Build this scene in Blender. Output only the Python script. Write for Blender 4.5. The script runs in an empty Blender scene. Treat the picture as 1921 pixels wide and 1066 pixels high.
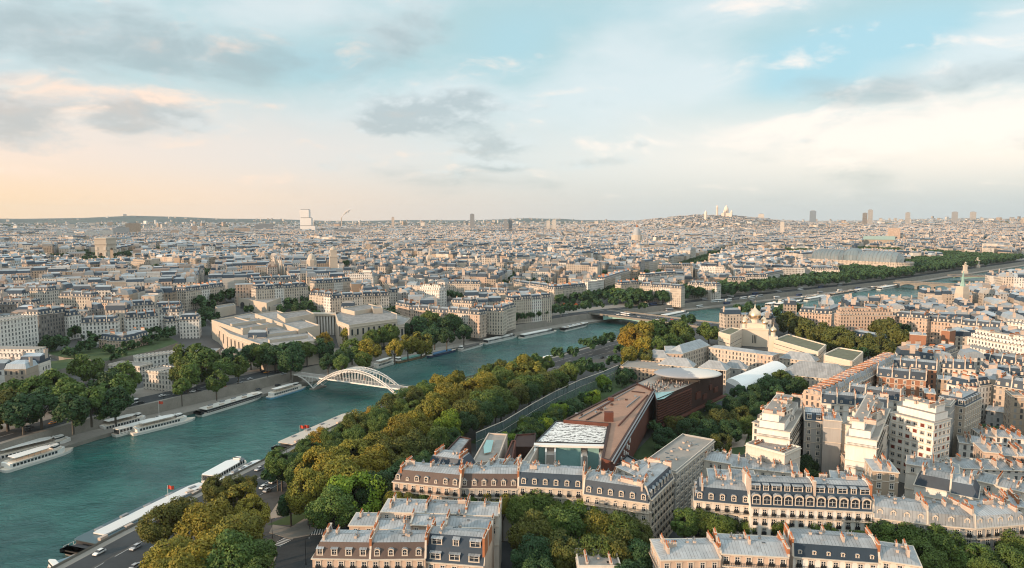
import bpy, math, random
import numpy as np
from mathutils import Vector, Matrix
random.seed(11); RNG = np.random.default_rng(11)
C = bpy.context.scene
COL = C.collection
PI = math.pi

# ------------------------------------------------------------------ camera
CAM_H, FPX, CXP, CYP = 122.0, 1300.0, 960.5, 533.0
PITCH = math.atan((533 - 406) / FPX)
cam_d = bpy.data.cameras.new('camera')
cam_d.sensor_width = 36.0
cam_d.lens = 36.0 * FPX / 1921.0
cam_d.clip_start = 1.0
cam_d.clip_end = 60000.0
cam = bpy.data.objects.new('camera', cam_d)
COL.objects.link(cam)
cam.location = (0, 0, CAM_H)
cam.rotation_euler = (PI / 2 - PITCH, 0, 0)
C.camera = cam

# ------------------------------------------------------------------ node helper
class NT:
    def __init__(s, tree): s.t = tree
    def put(s, sock, val):
        if isinstance(val, bpy.types.NodeSocket): s.t.links.new(val, sock)
        elif isinstance(val, (tuple, list)) and len(val) == 3 and sock.type == 'RGBA': sock.default_value = (*val, 1)
        else: sock.default_value = val
    def node(s, typ, ins=None, **props):
        n = s.t.nodes.new(typ)
        for k, v in props.items(): setattr(n, k, v)
        for k, v in (ins or {}).items(): s.put(n.inputs[k], v)
        return n
    def math(s, op, a, b=None, c=None, clamp=False):
        n = s.t.nodes.new('ShaderNodeMath'); n.operation = op; n.use_clamp = clamp
        for i, v in enumerate((a, b, c)):
            if v is not None: s.put(n.inputs[i], v)
        return n.outputs[0]
    def vm(s, op, a, b=None, out=0):
        n = s.t.nodes.new('ShaderNodeVectorMath'); n.operation = op
        s.put(n.inputs[0], a)
        if b is not None: s.put(n.inputs[1], b)
        return n.outputs[out]
    def mix(s, f, a, b, blend='MIX'):
        n = s.t.nodes.new('ShaderNodeMix'); n.data_type = 'RGBA'; n.blend_type = blend
        s.put(n.inputs[0], f); s.put(n.inputs[6], a); s.put(n.inputs[7], b)
        return n.outputs[2]
    def noise(s, vec, scale, detail=3.0, rough=0.55, dist=0.0, col=False):
        n = s.node('ShaderNodeTexNoise', {'Scale': scale, 'Detail': detail, 'Roughness': rough, 'Distortion': dist})
        if vec is not None: s.put(n.inputs['Vector'], vec)
        return n.outputs[1 if col else 0]
    def mr(s, v, a, b, c=0.0, d=1.0, smooth=True):
        n = s.node('ShaderNodeMapRange', {1: a, 2: b, 3: c, 4: d}, interpolation_type='SMOOTHSTEP' if smooth else 'LINEAR')
        s.put(n.inputs[0], v); return n.outputs[0]
    def sep(s, v):
        n = s.t.nodes.new('ShaderNodeSeparateXYZ'); s.put(n.inputs[0], v); return n.outputs
    def comb(s, x, y, z=0.0):
        n = s.t.nodes.new('ShaderNodeCombineXYZ')
        for i, v in enumerate((x, y, z)): s.put(n.inputs[i], v)
        return n.outputs[0]

# ------------------------------------------------------------------ sky, sun, exposure
SUN_AZ, SUN_EL = math.radians(236), math.radians(11.0)     # behind the camera on its left, low evening sun
wd = bpy.data.worlds.new('World'); C.world = wd; wd.use_nodes = True
wd.cycles.sampling_method = 'MANUAL'; wd.cycles.sample_map_resolution = 256
w = NT(wd.node_tree); wd.node_tree.nodes.clear()
sky = w.node('ShaderNodeTexSky', sky_type='NISHITA', sun_disc=False, sun_elevation=SUN_EL, sun_rotation=SUN_AZ)
bg_sky = w.node('ShaderNodeBackground', {'Color': sky.outputs[0], 'Strength': 0.12})
tc = w.node('ShaderNodeTexCoord').outputs['Generated']
dx, dy, dz = w.sep(w.vm('NORMALIZE', tc))
az = w.math('ARCTAN2', dx, dy)
el = w.math('ARCSINE', dz)
# direction-space coordinates for the cloud layers: wide and flat low down, as a deck seen edge on
def cpos(sx, sy, o):
    return w.comb(w.math('MULTIPLY', az, sx), w.math('MULTIPLY', w.math('POWER', w.math('MAXIMUM', el, 0.0), 0.85), sy), o)
wv = w.vm('MULTIPLY', w.vm('SUBTRACT', w.noise(cpos(4.0, 7.0, 1.7), 1.0, 3, 0.5, col=True), (0.5, 0.5, 0.5)), (1.3, 1.3, 1.3))
n_big = w.noise(w.vm('ADD', cpos(3.0, 6.5, 0.4), wv), 1.0, 3, 0.5)
n_mid = w.noise(w.vm('ADD', cpos(7.0, 17.0, 5.2), wv), 1.0, 10, 0.58)
n_top = w.noise(w.vm('ADD', cpos(7.0, 17.0, 5.2), w.vm('ADD', wv, (-0.12, 0.36, 0.0))), 1.0, 10, 0.58)
n_puff = w.noise(w.vm('ADD', cpos(17.0, 30.0, 2.2), wv), 1.0, 9, 0.60)
n_pufu = w.noise(w.vm('ADD', cpos(17.0, 30.0, 2.2), w.vm('ADD', wv, (-0.15, 0.40, 0.0))), 1.0, 9, 0.60)
def blob(x, y, rx, ry, s):
    """a soft patch of sky given by where it stands in the photo (pixels turned into azimuth and elevation)"""
    X, Y = (x - 960.5) / FPX, (533 - y) / FPX
    d = Vector((X, Y * math.sin(PITCH) + math.cos(PITCH), Y * math.cos(PITCH) - math.sin(PITCH))).normalized()
    p = w.math('POWER', w.math('DIVIDE', w.math('SUBTRACT', az, math.atan2(d.x, d.y)), rx / FPX * (1 - .25 * X * X)), 2.0)
    q = w.math('POWER', w.math('DIVIDE', w.math('SUBTRACT', el, math.asin(d.z)), ry / FPX), 2.0)
    return w.math('MULTIPLY', w.math('EXPONENT', w.math('MULTIPLY', w.math('ADD', p, q), -1.0)), s)
def total(xs):
    t = xs[0]
    for x in xs[1:]: t = w.math('ADD', t, x)
    return t
def azramp(stops):
    r = w.node('ShaderNodeValToRGB'); w.put(r.inputs[0], w.mr(az, -0.66, 0.66, smooth=False)); cr = r.color_ramp
    cr.elements[0].position, cr.elements[0].color = stops[0][0], (*stops[0][1], 1)
    cr.elements[1].position, cr.elements[1].color = stops[-1][0], (*stops[-1][1], 1)
    for p, c in stops[1:-1]: cr.elements.new(p).color = (*c, 1)
    return r.outputs[0]
low = azramp([(0.0, (1.0, 0.70, 0.43)), (0.2, (0.93, 0.71, 0.54)), (0.40, (0.74, 0.65, 0.58)), (0.62, (0.60, 0.625, 0.62)), (1.0, (0.50, 0.57, 0.60))])
midc = azramp([(0.0, (0.92, 0.74, 0.63)), (0.28, (0.76, 0.72, 0.69)), (0.5, (0.68, 0.72, 0.72)), (0.72, (0.84, 0.80, 0.75)), (1.0, (0.97, 0.86, 0.76))])
bluef = total([blob(1540, 110, 180, 56, 0.85), blob(1230, 20, 220, 40, 0.45), blob(960, 90, 120, 80, 0.55), blob(600, 120, 200, 60, 0.55), blob(1760, 40, 160, 50, 0.55), blob(1500, 170, 120, 30, .4)])
palef = total([blob(1150, 90, 150, 80, 0.30), blob(1320, 150, 150, 50, 0.4), blob(1750, 110, 190, 40, 0.55), blob(1350, 10, 160, 25, .5), blob(560, 20, 160, 40, .2), blob(760, 180, 160, 40, .25), blob(1880, 30, 90, 50, .4)])
greyf = total([blob(100, 60, 330, 80, 0.40), blob(420, 110, 260, 60, 0.26), blob(740, 70, 110, 45, 0.55), blob(1850, 140, 230, 26, 0.55), blob(1640, 175, 130, 22, 0.35), blob(1600, 285, 260, 22, 0.22), blob(1400, 345, 700, 30, 0.20), blob(620, 320, 240, 26, 0.18)])
pinkf = total([blob(150, 175, 190, 36, 0.75), blob(470, 270, 170, 30, 0.45), blob(1750, 240, 260, 55, 0.95), blob(1130, 270, 110, 24, 0.65), blob(1490, 235, 200, 34, 0.5), blob(60, 300, 160, 40, .4), blob(1450, 15, 130, 20, 0.55), blob(1740, 85, 120, 14, .5)])
cum = total([blob(790, 215, 120, 42, 1.0), blob(885, 185, 52, 28, 0.75), blob(725, 240, 60, 20, 0.6), blob(920, 280, 75, 32, 0.85), blob(960, 318, 70, 13, 0.5), blob(300, 215, 120, 32, 0.95), blob(215, 235, 50, 20, 0.6), blob(30, 225, 85, 50, 0.95), blob(310, 140, 50, 18, .45), blob(1130, 305, 85, 16, 0.62), blob(1195, 272, 34, 14, 0.55), blob(840, 325, 50, 10, 0.45), blob(1520, 265, 30, 10, 0.5), blob(640, 315, 90, 16, 0.38), blob(1000, 200, 60, 16, .4)])
pale = (0.67, 0.76, 0.78)
upc = w.mix(w.mr(w.math('ADD', w.math('SUBTRACT', w.math('ADD', n_mid, palef), bluef), w.math('MULTIPLY', w.math('SUBTRACT', n_big, 0.5), 1.1)), 0.0, 0.85), w.mix(w.mr(bluef, 0.2, 0.9), (0.43, 0.62, 0.655), (0.40, 0.65, 0.74)), pale)
c0 = w.mix(w.mr(el, 0.004, 0.085), low, midc)
c1 = w.mix(w.mr(w.math('ADD', el, w.math('MULTIPLY', w.math('SUBTRACT', n_big, 0.5), 0.10)), 0.085, 0.185), c0, upc)
lit = w.mr(w.math('ADD', pinkf, w.math('ADD', w.math('MULTIPLY', w.math('SUBTRACT', n_mid, 0.5), 1.6), w.math('MULTIPLY', w.math('SUBTRACT', n_mid, n_top), 1.8))), 0.22, 1.0)
c2 = w.mix(w.math('MULTIPLY', lit, w.mr(el, 0.01, 0.05)), c1, w.mix(w.mr(az, -0.3, 0.2), (0.98, 0.76, 0.62), (0.98, 0.88, 0.80)))
gr = w.mr(w.math('ADD', greyf, w.math('ADD', w.math('MULTIPLY', w.math('SUBTRACT', n_mid, 0.5), 1.7), w.math('MULTIPLY', w.math('SUBTRACT', n_top, n_mid), 1.3))), 0.14, 0.74)
c3 = w.mix(w.math('MULTIPLY', gr, 0.72), c2, w.mix(w.mr(n_top, .36, .64), (0.52, 0.58, 0.60), (0.36, 0.44, 0.465)))
cm = w.mr(w.math('ADD', cum, w.math('MULTIPLY', w.math('SUBTRACT', n_puff, 0.5), 1.9)), 0.26, 0.80)
body = w.mix(w.mr(w.math('ADD', w.math('SUBTRACT', n_puff, n_pufu), w.math('MULTIPLY', w.math('SUBTRACT', 0.75, cum), 0.28)), -0.10, 0.22), (0.40, 0.475, 0.505), (0.68, 0.74, 0.755))
body = w.mix(w.mr(az, -0.62, -0.25), w.mix(0.5, body, (0.50, 0.47, 0.46)), body)
c4 = w.mix(w.math('MULTIPLY', cm, 0.74), c3, body)
below = w.mix(w.mr(el, -0.10, 0.0), (0.10, 0.11, 0.11), c4)
highs = w.mix(w.mr(el, 0.32, 0.75), below, w.mix(w.mr(n_mid, .40, .62), (0.72, 0.95, 1.02), (1.16, 1.20, 1.18)))  # overhead sky out of view, brightened to raise the fill light
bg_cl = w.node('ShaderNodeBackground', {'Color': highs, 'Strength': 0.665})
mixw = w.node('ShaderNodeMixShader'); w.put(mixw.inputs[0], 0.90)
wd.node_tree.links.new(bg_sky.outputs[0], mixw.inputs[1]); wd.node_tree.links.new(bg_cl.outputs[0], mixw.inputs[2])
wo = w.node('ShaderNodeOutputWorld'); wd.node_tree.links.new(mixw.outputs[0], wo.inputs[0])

sun_d = bpy.data.lights.new('sun', 'SUN'); sun_d.energy = 3.2; sun_d.angle = math.radians(0.6); sun_d.color = (1.0, 0.69, 0.46)
sun = bpy.data.objects.new('sun', sun_d); COL.objects.link(sun)
sv = Vector((math.sin(SUN_AZ) * math.cos(SUN_EL), math.cos(SUN_AZ) * math.cos(SUN_EL), math.sin(SUN_EL)))
sun.rotation_euler = sv.to_track_quat('Z', 'Y').to_euler(); sun.location = (0, -200, 400)

C.view_settings.view_transform = 'Standard'; C.view_settings.look = 'None'
HAZE = 0.000024
C.view_settings.exposure = 0.77; C.view_settings.gamma = 1.0
cy = C.cycles
cy.max_bounces = 5; cy.diffuse_bounces = 3; cy.glossy_bounces = 2; cy.transmission_bounces = 3; cy.volume_bounces = 0; cy.transparent_max_bounces = 6
cy.use_denoising = True; cy.filter_width = 1.1; cy.caustics_reflective = False; cy.caustics_refractive = False
cy.sample_clamp_indirect = 4.0

# ------------------------------------------------------------------ pixel <-> world (photo pixels of the 1921 x 1066 original)
_sp, _cp = math.sin(PITCH), math.cos(PITCH)
def P(x, y, z=0.0):
    X, Y = (x - CXP) / FPX, (CYP - y) / FPX
    d = (X, Y * _sp + _cp, Y * _cp - _sp)
    t = (z - CAM_H) / d[2]
    return (d[0] * t, d[1] * t)
def inv(x, y, z):
    z = z - CAM_H
    f = y * _cp - z * _sp; u = y * _sp + z * _cp
    return (CXP + FPX * x / f, CYP - FPX * u / f, f)

# ------------------------------------------------------------------ river banks and terrain
RB = [(-420, -300), (-372, -40), (-318, 140), (-268, 250), (-247, 318), (-231, 370), (-200, 420), (-165, 462), (-140, 510), (-116, 542), (-90, 580), (-50, 632), (0, 690), (55, 750), (106, 800),
      (232, 886), (363, 980), (520, 1092), (683, 1212), (927, 1420), (1253, 1690), (2000, 2350), (3200, 3400), (5200, 5200)]
LB = [(-300, -330), (-230, -60), (-186, 120), (-170, 190), (-156, 240), (-136, 300), (-116, 355), (-96, 405), (-72, 460), (-25, 512), (25, 562), (72, 632), (130, 692), (205, 738), (302, 790),
      (430, 882), (590, 998), (755, 1115), (1000, 1322), (1325, 1592), (2070, 2250), (3270, 3300), (5280, 5100)]
RBa, LBa = np.array(RB, float), np.array(LB, float)
def sdist(poly, X, Y):
    X, Y = np.atleast_1d(np.asarray(X, float)), np.atleast_1d(np.asarray(Y, float))
    best = np.full(X.shape, 1e18); sg = np.ones(X.shape)
    for (ax, ay), (bx, by) in zip(poly[:-1], poly[1:]):
        ex, ey = bx - ax, by - ay; L2 = ex * ex + ey * ey
        t = np.clip(((X - ax) * ex + (Y - ay) * ey) / L2, 0, 1)
        qx, qy = X - ax - t * ex, Y - ay - t * ey
        d = qx * qx + qy * qy
        m = d < best
        best = np.where(m, d, best)
        sg = np.where(m, np.where(ex * (Y - ay) - ey * (X - ax) > 0, 1.0, -1.0), sg)
    return np.sqrt(best) * sg
def smooth(a, b, x):
    t = np.clip((x - a) / (b - a), 0, 1); return t * t * (3 - 2 * t)
MONT = (1330.0, 4650.0)
def ground(X, Y):
    X, Y = np.atleast_1d(np.asarray(X, float)), np.atleast_1d(np.asarray(Y, float))
    s = sdist(RBa, X, Y)
    r = np.hypot(X, Y); a = np.degrees(np.arctan2(X, Y))
    east = smooth(-4, 14, a)
    z = 8 + (19 - 11 * east) * smooth(46, 420, s) - 8 * (1 - east) * smooth(1700, 3200, r)
    z = z + 10 * smooth(2400, 4300, r) * np.exp(-((a - 15) / 14) ** 2)
    g = np.hypot((X - MONT[0]) / 1.35, Y - MONT[1])
    z = z + 66 * np.exp(-(g / 540) ** 2) + 16 * np.exp(-(g / 230) ** 2)
    z = z + 48 * smooth(3600, 6200, r) * smooth(22, 36, a)
    hills = 22 + 22 * np.sin(a * 0.21 + 1.2) + 14 * np.sin(a * 0.63 + 0.4) + 6 * np.sin(a * 1.9) + 26 * smooth(-8, -26, a)
    z = z + np.maximum(hills, 10) * smooth(8600, 11800, r) * (1 - 0.75 * smooth(2, 16, a)) * (1 + 0.28 * smooth(10, 18, -a))
    return np.where(s > 0, z, 8.0)
def gz(x, y): return float(ground(x, y)[0])
def PG(x, y, h=0.0):
    """photo pixel -> world point h metres above the terrain"""
    z = 8 + h
    for _ in range(14):
        p = P(x, y, min(z, 121.0)); z = 0.5 * z + 0.5 * (gz(*p) + h)
    return (p[0], p[1], z - h)
def rside(p): return float(sdist(RBa, p[0], p[1])[0])
def along(poly, s, off):
    """point at arc length s, off metres to the left of a polyline; and its direction"""
    for (ax, ay), (bx, by) in zip(poly[:-1], poly[1:]):
        L = math.hypot(bx - ax, by - ay)
        if s <= L:
            ux, uy = (bx - ax) / L, (by - ay) / L
            return (ax + ux * s - uy * off, ay + uy * s + ux * off), (ux, uy)
        s -= L
    return (bx - uy * off, by + ux * off), (ux, uy)
def arcpos(poly, p):
    """arc length of the polyline point nearest p"""
    best, out, acc = 1e18, 0, 0
    for (ax, ay), (bx, by) in zip(poly[:-1], poly[1:]):
        ex, ey = bx - ax, by - ay; L = math.hypot(ex, ey)
        t = min(1, max(0, ((p[0] - ax) * ex + (p[1] - ay) * ey) / L / L))
        d = (p[0] - ax - t * ex) ** 2 + (p[1] - ay - t * ey) ** 2
        if d < best: best, out = d, acc + t * L
        acc += L
    return out

# ------------------------------------------------------------------ objects and meshes
def tag(o, label=None, cat=None, group=None, kind=None):
    if label: o['label'] = label
    if cat: o['category'] = cat
    if group: o['group'] = group
    if kind: o['kind'] = kind
    return o
def empty(name, loc, label=None, cat=None, group=None):
    o = bpy.data.objects.new(name, None); COL.objects.link(o)
    o.location = loc; o.empty_display_size = 1.0
    return tag(o, label, cat, group)
def offset_poly(poly, ins):
    n = len(poly); out = []
    if not isinstance(ins, (list, tuple)): ins = [ins] * n
    lines = []
    for i in range(n):
        (ax, ay), (bx, by) = poly[i][:2], poly[(i + 1) % n][:2]
        L = math.hypot(bx - ax, by - ay) or 1e-6
        ux, uy = (bx - ax) / L, (by - ay) / L
        lines.append((ax - uy * ins[i], ay + ux * ins[i], ux, uy))
    for i in range(n):
        ax, ay, ux, uy = lines[i - 1]; bx, by, vx, vy = lines[i]
        den = ux * vy - uy * vx
        if abs(den) < 1e-4: out.append((bx, by))
        else:
            t = ((bx - ax) * vy - (by - ay) * vx) / den
            out.append((ax + ux * t, ay + uy * t))
    return out
def ccw(poly):
    a = sum(poly[i][0] * poly[(i + 1) % len(poly)][1] - poly[(i + 1) % len(poly)][0] * poly[i][1] for i in range(len(poly)))
    return list(poly) if a > 0 else list(poly)[::-1]
class MB:
    def __init__(s): s.v, s.f, s.m = [], [], []
    def add(s, vs, fs, m=0):
        o = len(s.v); s.v += [tuple(p) for p in vs]
        s.f += [tuple(i + o for i in f) for f in fs]; s.m += [m] * len(fs)
    def face(s, pts, m=0): s.add(pts, [tuple(range(len(pts)))], m)
    def frus(s, A, za, B, zb, m=0):
        n = len(A)
        s.add([(p[0], p[1], za) for p in A] + [(p[0], p[1], zb) for p in B], [(i, (i + 1) % n, n + (i + 1) % n, n + i) for i in range(n)], m)
    def cap(s, A, z, m=0): s.face([(p[0], p[1], z) for p in A], m)
    def prism(s, A, z0, z1, m=0, mt=None, bot=False):
        s.frus(A, z0, A, z1, m); s.cap(A, z1, m if mt is None else mt)
        if bot: s.face([(p[0], p[1], z0) for p in A][::-1], m)
    def box(s, c, ax, lx, ly, z0, z1, m=0, mt=None, bot=True):
        """box centred on c (2D), lx along the unit direction ax, ly across"""
        ux, uy = ax[0] * lx / 2, ax[1] * lx / 2; vx, vy = -ax[1] * ly / 2, ax[0] * ly / 2
        q = [(c[0] - ux - vx, c[1] - uy - vy), (c[0] + ux - vx, c[1] + uy - vy), (c[0] + ux + vx, c[1] + uy + vy), (c[0] - ux + vx, c[1] - uy + vy)]
        s.prism(q, z0, z1, m, mt, bot)
    def beam(s, a, b, w, h, m=0):
        """bar of section w x h from a to b (3D)"""
        a, b = Vector(a), Vector(b); d = (b - a).normalized()
        u = d.cross(Vector((0, 0, 1)))
        u = u.normalized() if u.length > 1e-4 else Vector((1, 0, 0))
        v = u.cross(d)
        u, v = u * (w / 2), v * (h / 2)
        s.add([a - u - v, a + u - v, a + u + v, a - u + v, b - u - v, b + u - v, b + u + v, b - u + v],
              [(0, 1, 2, 3), (7, 6, 5, 4), (0, 4, 5, 1), (1, 5, 6, 2), (2, 6, 7, 3), (3, 7, 4, 0)], m)
    def lathe(s, c, prof, n=12, m=0, ph=0.0, sx=1.0, sy=1.0):
        """prof = [(radius, z), ...] from bottom to top about the vertical through c"""
        vs = [(c[0] + r * math.cos(ph + 2 * PI * k / n) * sx, c[1] + r * math.sin(ph + 2 * PI * k / n) * sy, z) for r, z in prof for k in range(n)]
        fs = [(j * n + k, j * n + (k + 1) % n, (j + 1) * n + (k + 1) % n, (j + 1) * n + k) for j in range(len(prof) - 1) for k in range(n)]
        fs.append(tuple(range((len(prof) - 1) * n, len(prof) * n)))
        s.add(vs, fs, m)
    def tube(s, a, b, r, n=6, m=0, r2=None):
        a, b = Vector(a), Vector(b); d = (b - a).normalized(); r2 = r if r2 is None else r2
        u = d.orthogonal().normalized(); v = d.cross(u)
        vs = [a + (u * math.cos(2 * PI * k / n) + v * math.sin(2 * PI * k / n)) * r for k in range(n)] + [b + (u * math.cos(2 * PI * k / n) + v * math.sin(2 * PI * k / n)) * r2 for k in range(n)]
        s.add(vs, [(k, (k + 1) % n, n + (k + 1) % n, n + k) for k in range(n)] + [tuple(range(n))[::-1], tuple(range(n, 2 * n))], m)
    def mesh(s, name, mats, origin=(0, 0, 0), smooth=False):
        me = bpy.data.meshes.new(name)
        ox, oy, oz = origin
        me.from_pydata([(x - ox, y - oy, z - oz) for x, y, z in s.v], [], s.f)
        for m in mats: me.materials.append(m)
        if len(mats) > 1: me.polygons.foreach_set('material_index', s.m)
        if smooth: me.polygons.foreach_set('use_smooth', [True] * len(s.f))
        me.update(); return me
    def build(s, name, mats, parent=None, origin=None, smooth=False, color=None):
        if not isinstance(mats, (list, tuple)): mats = [mats]
        base = (0, 0, 0)
        if origin is None and parent is not None:
            q = parent
            while q is not None: base = tuple(base[i] + q.location[i] for i in range(3)); q = q.parent
        elif origin is not None: base = origin
        o = bpy.data.objects.new(name, s.mesh(name, mats, base, smooth)); COL.objects.link(o)
        if parent is not None: o.parent = parent
        else: o.location = base
        if color: o.color = (*color, 1)
        return o
def put(name, me, parent, loc, rz=0.0, scale=None, color=None):
    """one more object on shared mesh data"""
    o = bpy.data.objects.new(name, me); COL.objects.link(o)
    if parent is not None: o.parent = parent
    o.location = loc; o.rotation_euler = (0, 0, rz)
    if scale is not None: o.scale = scale
    if color: o.color = (*color, 1)
    return o
def unit(a, b):
    L = math.hypot(b[0] - a[0], b[1] - a[1]) or 1e-6
    return ((b[0] - a[0]) / L, (b[1] - a[1]) / L), L

# ------------------------------------------------------------------ materials
def mat(name, color=(0.5, 0.5, 0.5), rough=0.8, metal=0.0, var=0.12, scale=0.35, spec=0.3, bump=0.0, use_obj=False, attr=None):
    m = bpy.data.materials.new(name); m.use_nodes = True
    g = NT(m.node_tree); b = m.node_tree.nodes['Principled BSDF']
    pos = g.node('ShaderNodeNewGeometry').outputs['Position']
    n1 = g.noise(pos, scale, 4, 0.6)
    n2 = g.noise(pos, scale * 7.3, 2, 0.5)
    if use_obj: base = g.node('ShaderNodeObjectInfo').outputs['Color']
    elif attr: base = g.node('ShaderNodeAttribute', attribute_name=attr).outputs['Color']
    else: base = g.mix(0.0, color, color)
    f = g.math('ADD', g.math('MULTIPLY', g.math('SUBTRACT', n1, 0.5), 2.4 * var), g.math('MULTIPLY', g.math('SUBTRACT', n2, 0.5), 1.2 * var))
    f = g.math('ADD', f, 1.0)
    colr = g.vm('SCALE', base); colr.node.inputs['Scale'].default_value = 1
    m.node_tree.links.new(f, colr.node.inputs['Scale'])
    g.put(b.inputs['Base Color'], colr)
    b.inputs['Roughness'].default_value = rough; b.inputs['Metallic'].default_value = metal
    b.inputs['Specular IOR Level'].default_value = spec
    if bump:
        bp = g.node('ShaderNodeBump', {'Strength': bump, 'Distance': 0.1, 'Height': n2})
        g.put(b.inputs['Normal'], bp.outputs[0])
    m['_c'] = 1
    return m
def wallmat(name, windows=True, attr=None, pu=2.7, pv=3.15):
    """plastered or stone facade; far ones carry their window grid in the surface, measured in metres along the wall"""
    m = bpy.data.materials.new(name); m.use_nodes = True
    g = NT(m.node_tree); b = m.node_tree.nodes['Principled BSDF']
    geo = g.node('ShaderNodeNewGeometry'); pos, nor = geo.outputs['Position'], geo.outputs['True Normal']
    base = g.node('ShaderNodeAttribute', attribute_name=attr).outputs['Color'] if attr else g.node('ShaderNodeObjectInfo').outputs['Color']
    n1 = g.noise(pos, 0.16, 4, 0.6)
    streak = g.noise(g.vm('MULTIPLY', pos, (1.3, 1.3, 0.12)), 1.0, 3, 0.6)
    f = g.math('ADD', g.math('MULTIPLY', g.math('ADD', n1, streak), 0.34), 0.66)
    sc = g.vm('SCALE', base); m.node_tree.links.new(f, sc.node.inputs['Scale'])
    colr, rough = sc, 0.85
    if windows:
        t = g.vm('NORMALIZE', g.vm('CROSS_PRODUCT', nor, (0, 0, 1)))
        u = g.math('DIVIDE', g.vm('DOT_PRODUCT', pos, t, out=1), pu)
        v = g.math('DIVIDE', g.math('ADD', g.sep(pos)[2], 0.4), pv)
        fu, fv = g.math('FRACT', u), g.math('FRACT', v)
        wu = g.math('MULTIPLY', g.math('GREATER_THAN', fu, 0.29), g.math('LESS_THAN', fu, 0.71))
        wv = g.math('MULTIPLY', g.math('GREATER_THAN', fv, 0.16), g.math('LESS_THAN', fv, 0.80))
        win = g.math('MULTIPLY', wu, wv)
        wn = g.node('ShaderNodeTexWhiteNoise', noise_dimensions='2D'); g.put(wn.inputs['Vector'], g.comb(g.math('FLOOR', u), g.math('FLOOR', v)))
        shut = g.mix(g.math('GREATER_THAN', wn.outputs[0], 0.80), (0.035, 0.045, 0.055), (0.30, 0.29, 0.28))
        blank = g.math('GREATER_THAN', g.node('ShaderNodeTexNoise', {'Vector': pos, 'Scale': 0.035, 'Detail': 0.0}).outputs[0], 0.60) if attr else 0.0
        win = g.math('MULTIPLY', win, g.math('SUBTRACT', 1.0, blank))
        colr = g.mix(g.math('MULTIPLY', win, 0.9), sc, shut)
        line = g.math('MULTIPLY', g.math('LESS_THAN', fv, 0.09), 0.30)
        colr = g.mix(line, colr, (0.10, 0.10, 0.10))
        rough = g.mr(win, 0, 1, 0.85, 0.25)
    g.put(b.inputs['Base Color'], colr); g.put(b.inputs['Roughness'], rough)
    b.inputs['Specular IOR Level'].default_value = 0.3
    return m
def roofmat(name, color, seam=0.62, depth=0.35, rough=0.5, metal=0.0, var=0.16, attr=None, patch=True):
    """sheet-metal or slate roof with seams running down the slope and patched, weathered sheets"""
    m = bpy.data.materials.new(name); m.use_nodes = True
    g = NT(m.node_tree); b = m.node_tree.nodes['Principled BSDF']
    geo = g.node('ShaderNodeNewGeometry'); pos, nor = geo.outputs['Position'], geo.outputs['True Normal']
    base = g.node('ShaderNodeAttribute', attribute_name=attr).outputs['Color'] if attr else g.mix(0, color, color)
    t = g.vm('NORMALIZE', g.vm('CROSS_PRODUCT', nor, (0, 0, 1)))
    dn = g.vm('CROSS_PRODUCT', nor, t)
    u = g.vm('DOT_PRODUCT', pos, t, out=1); v = g.vm('DOT_PRODUCT', pos, dn, out=1)
    fu = g.math('FRACT', g.math('DIVIDE', u, seam))
    s = g.math('MULTIPLY', g.math('LESS_THAN', fu, 0.16), g.mr(g.noise(pos, 0.35, 3, .6), .35, .6, .35, 1.0))
    wn = g.node('ShaderNodeTexWhiteNoise', noise_dimensions='2D')
    g.put(wn.inputs['Vector'], g.comb(g.math('FLOOR', g.math('DIVIDE', u, seam * 2)), g.math('FLOOR', g.math('DIVIDE', v, 2.4))))
    n1 = g.noise(pos, 0.22, 5, 0.65)
    rnd = g.node('ShaderNodeObjectInfo').outputs['Random']
    f = g.math('ADD', 1.0, g.math('MULTIPLY', g.math('SUBTRACT', n1, 0.5), 3.0 * var))
    if patch: f = g.math('ADD', f, g.math('MULTIPLY', g.math('SUBTRACT', wn.outputs[0], 0.5), var * 1.1))
    f = g.math('ADD', f, g.math('MULTIPLY', g.math('SUBTRACT', rnd, 0.5), 0.42))
    f = g.math('MULTIPLY', f, g.math('SUBTRACT', 1.0, g.math('MULTIPLY', s, depth)))
    sc = g.vm('SCALE', base); m.node_tree.links.new(f, sc.node.inputs['Scale'])
    rust = g.mix(g.mr(g.noise(pos, 0.5, 5, 0.7), 0.54, 0.74, 0, 0.5), sc, (0.27, 0.22, 0.185))
    g.put(b.inputs['Base Color'], rust if patch else sc)
    b.inputs['Roughness'].default_value = rough; b.inputs['Metallic'].default_value = metal
    b.inputs['Specular IOR Level'].default_value = 0.4
    return m
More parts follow.
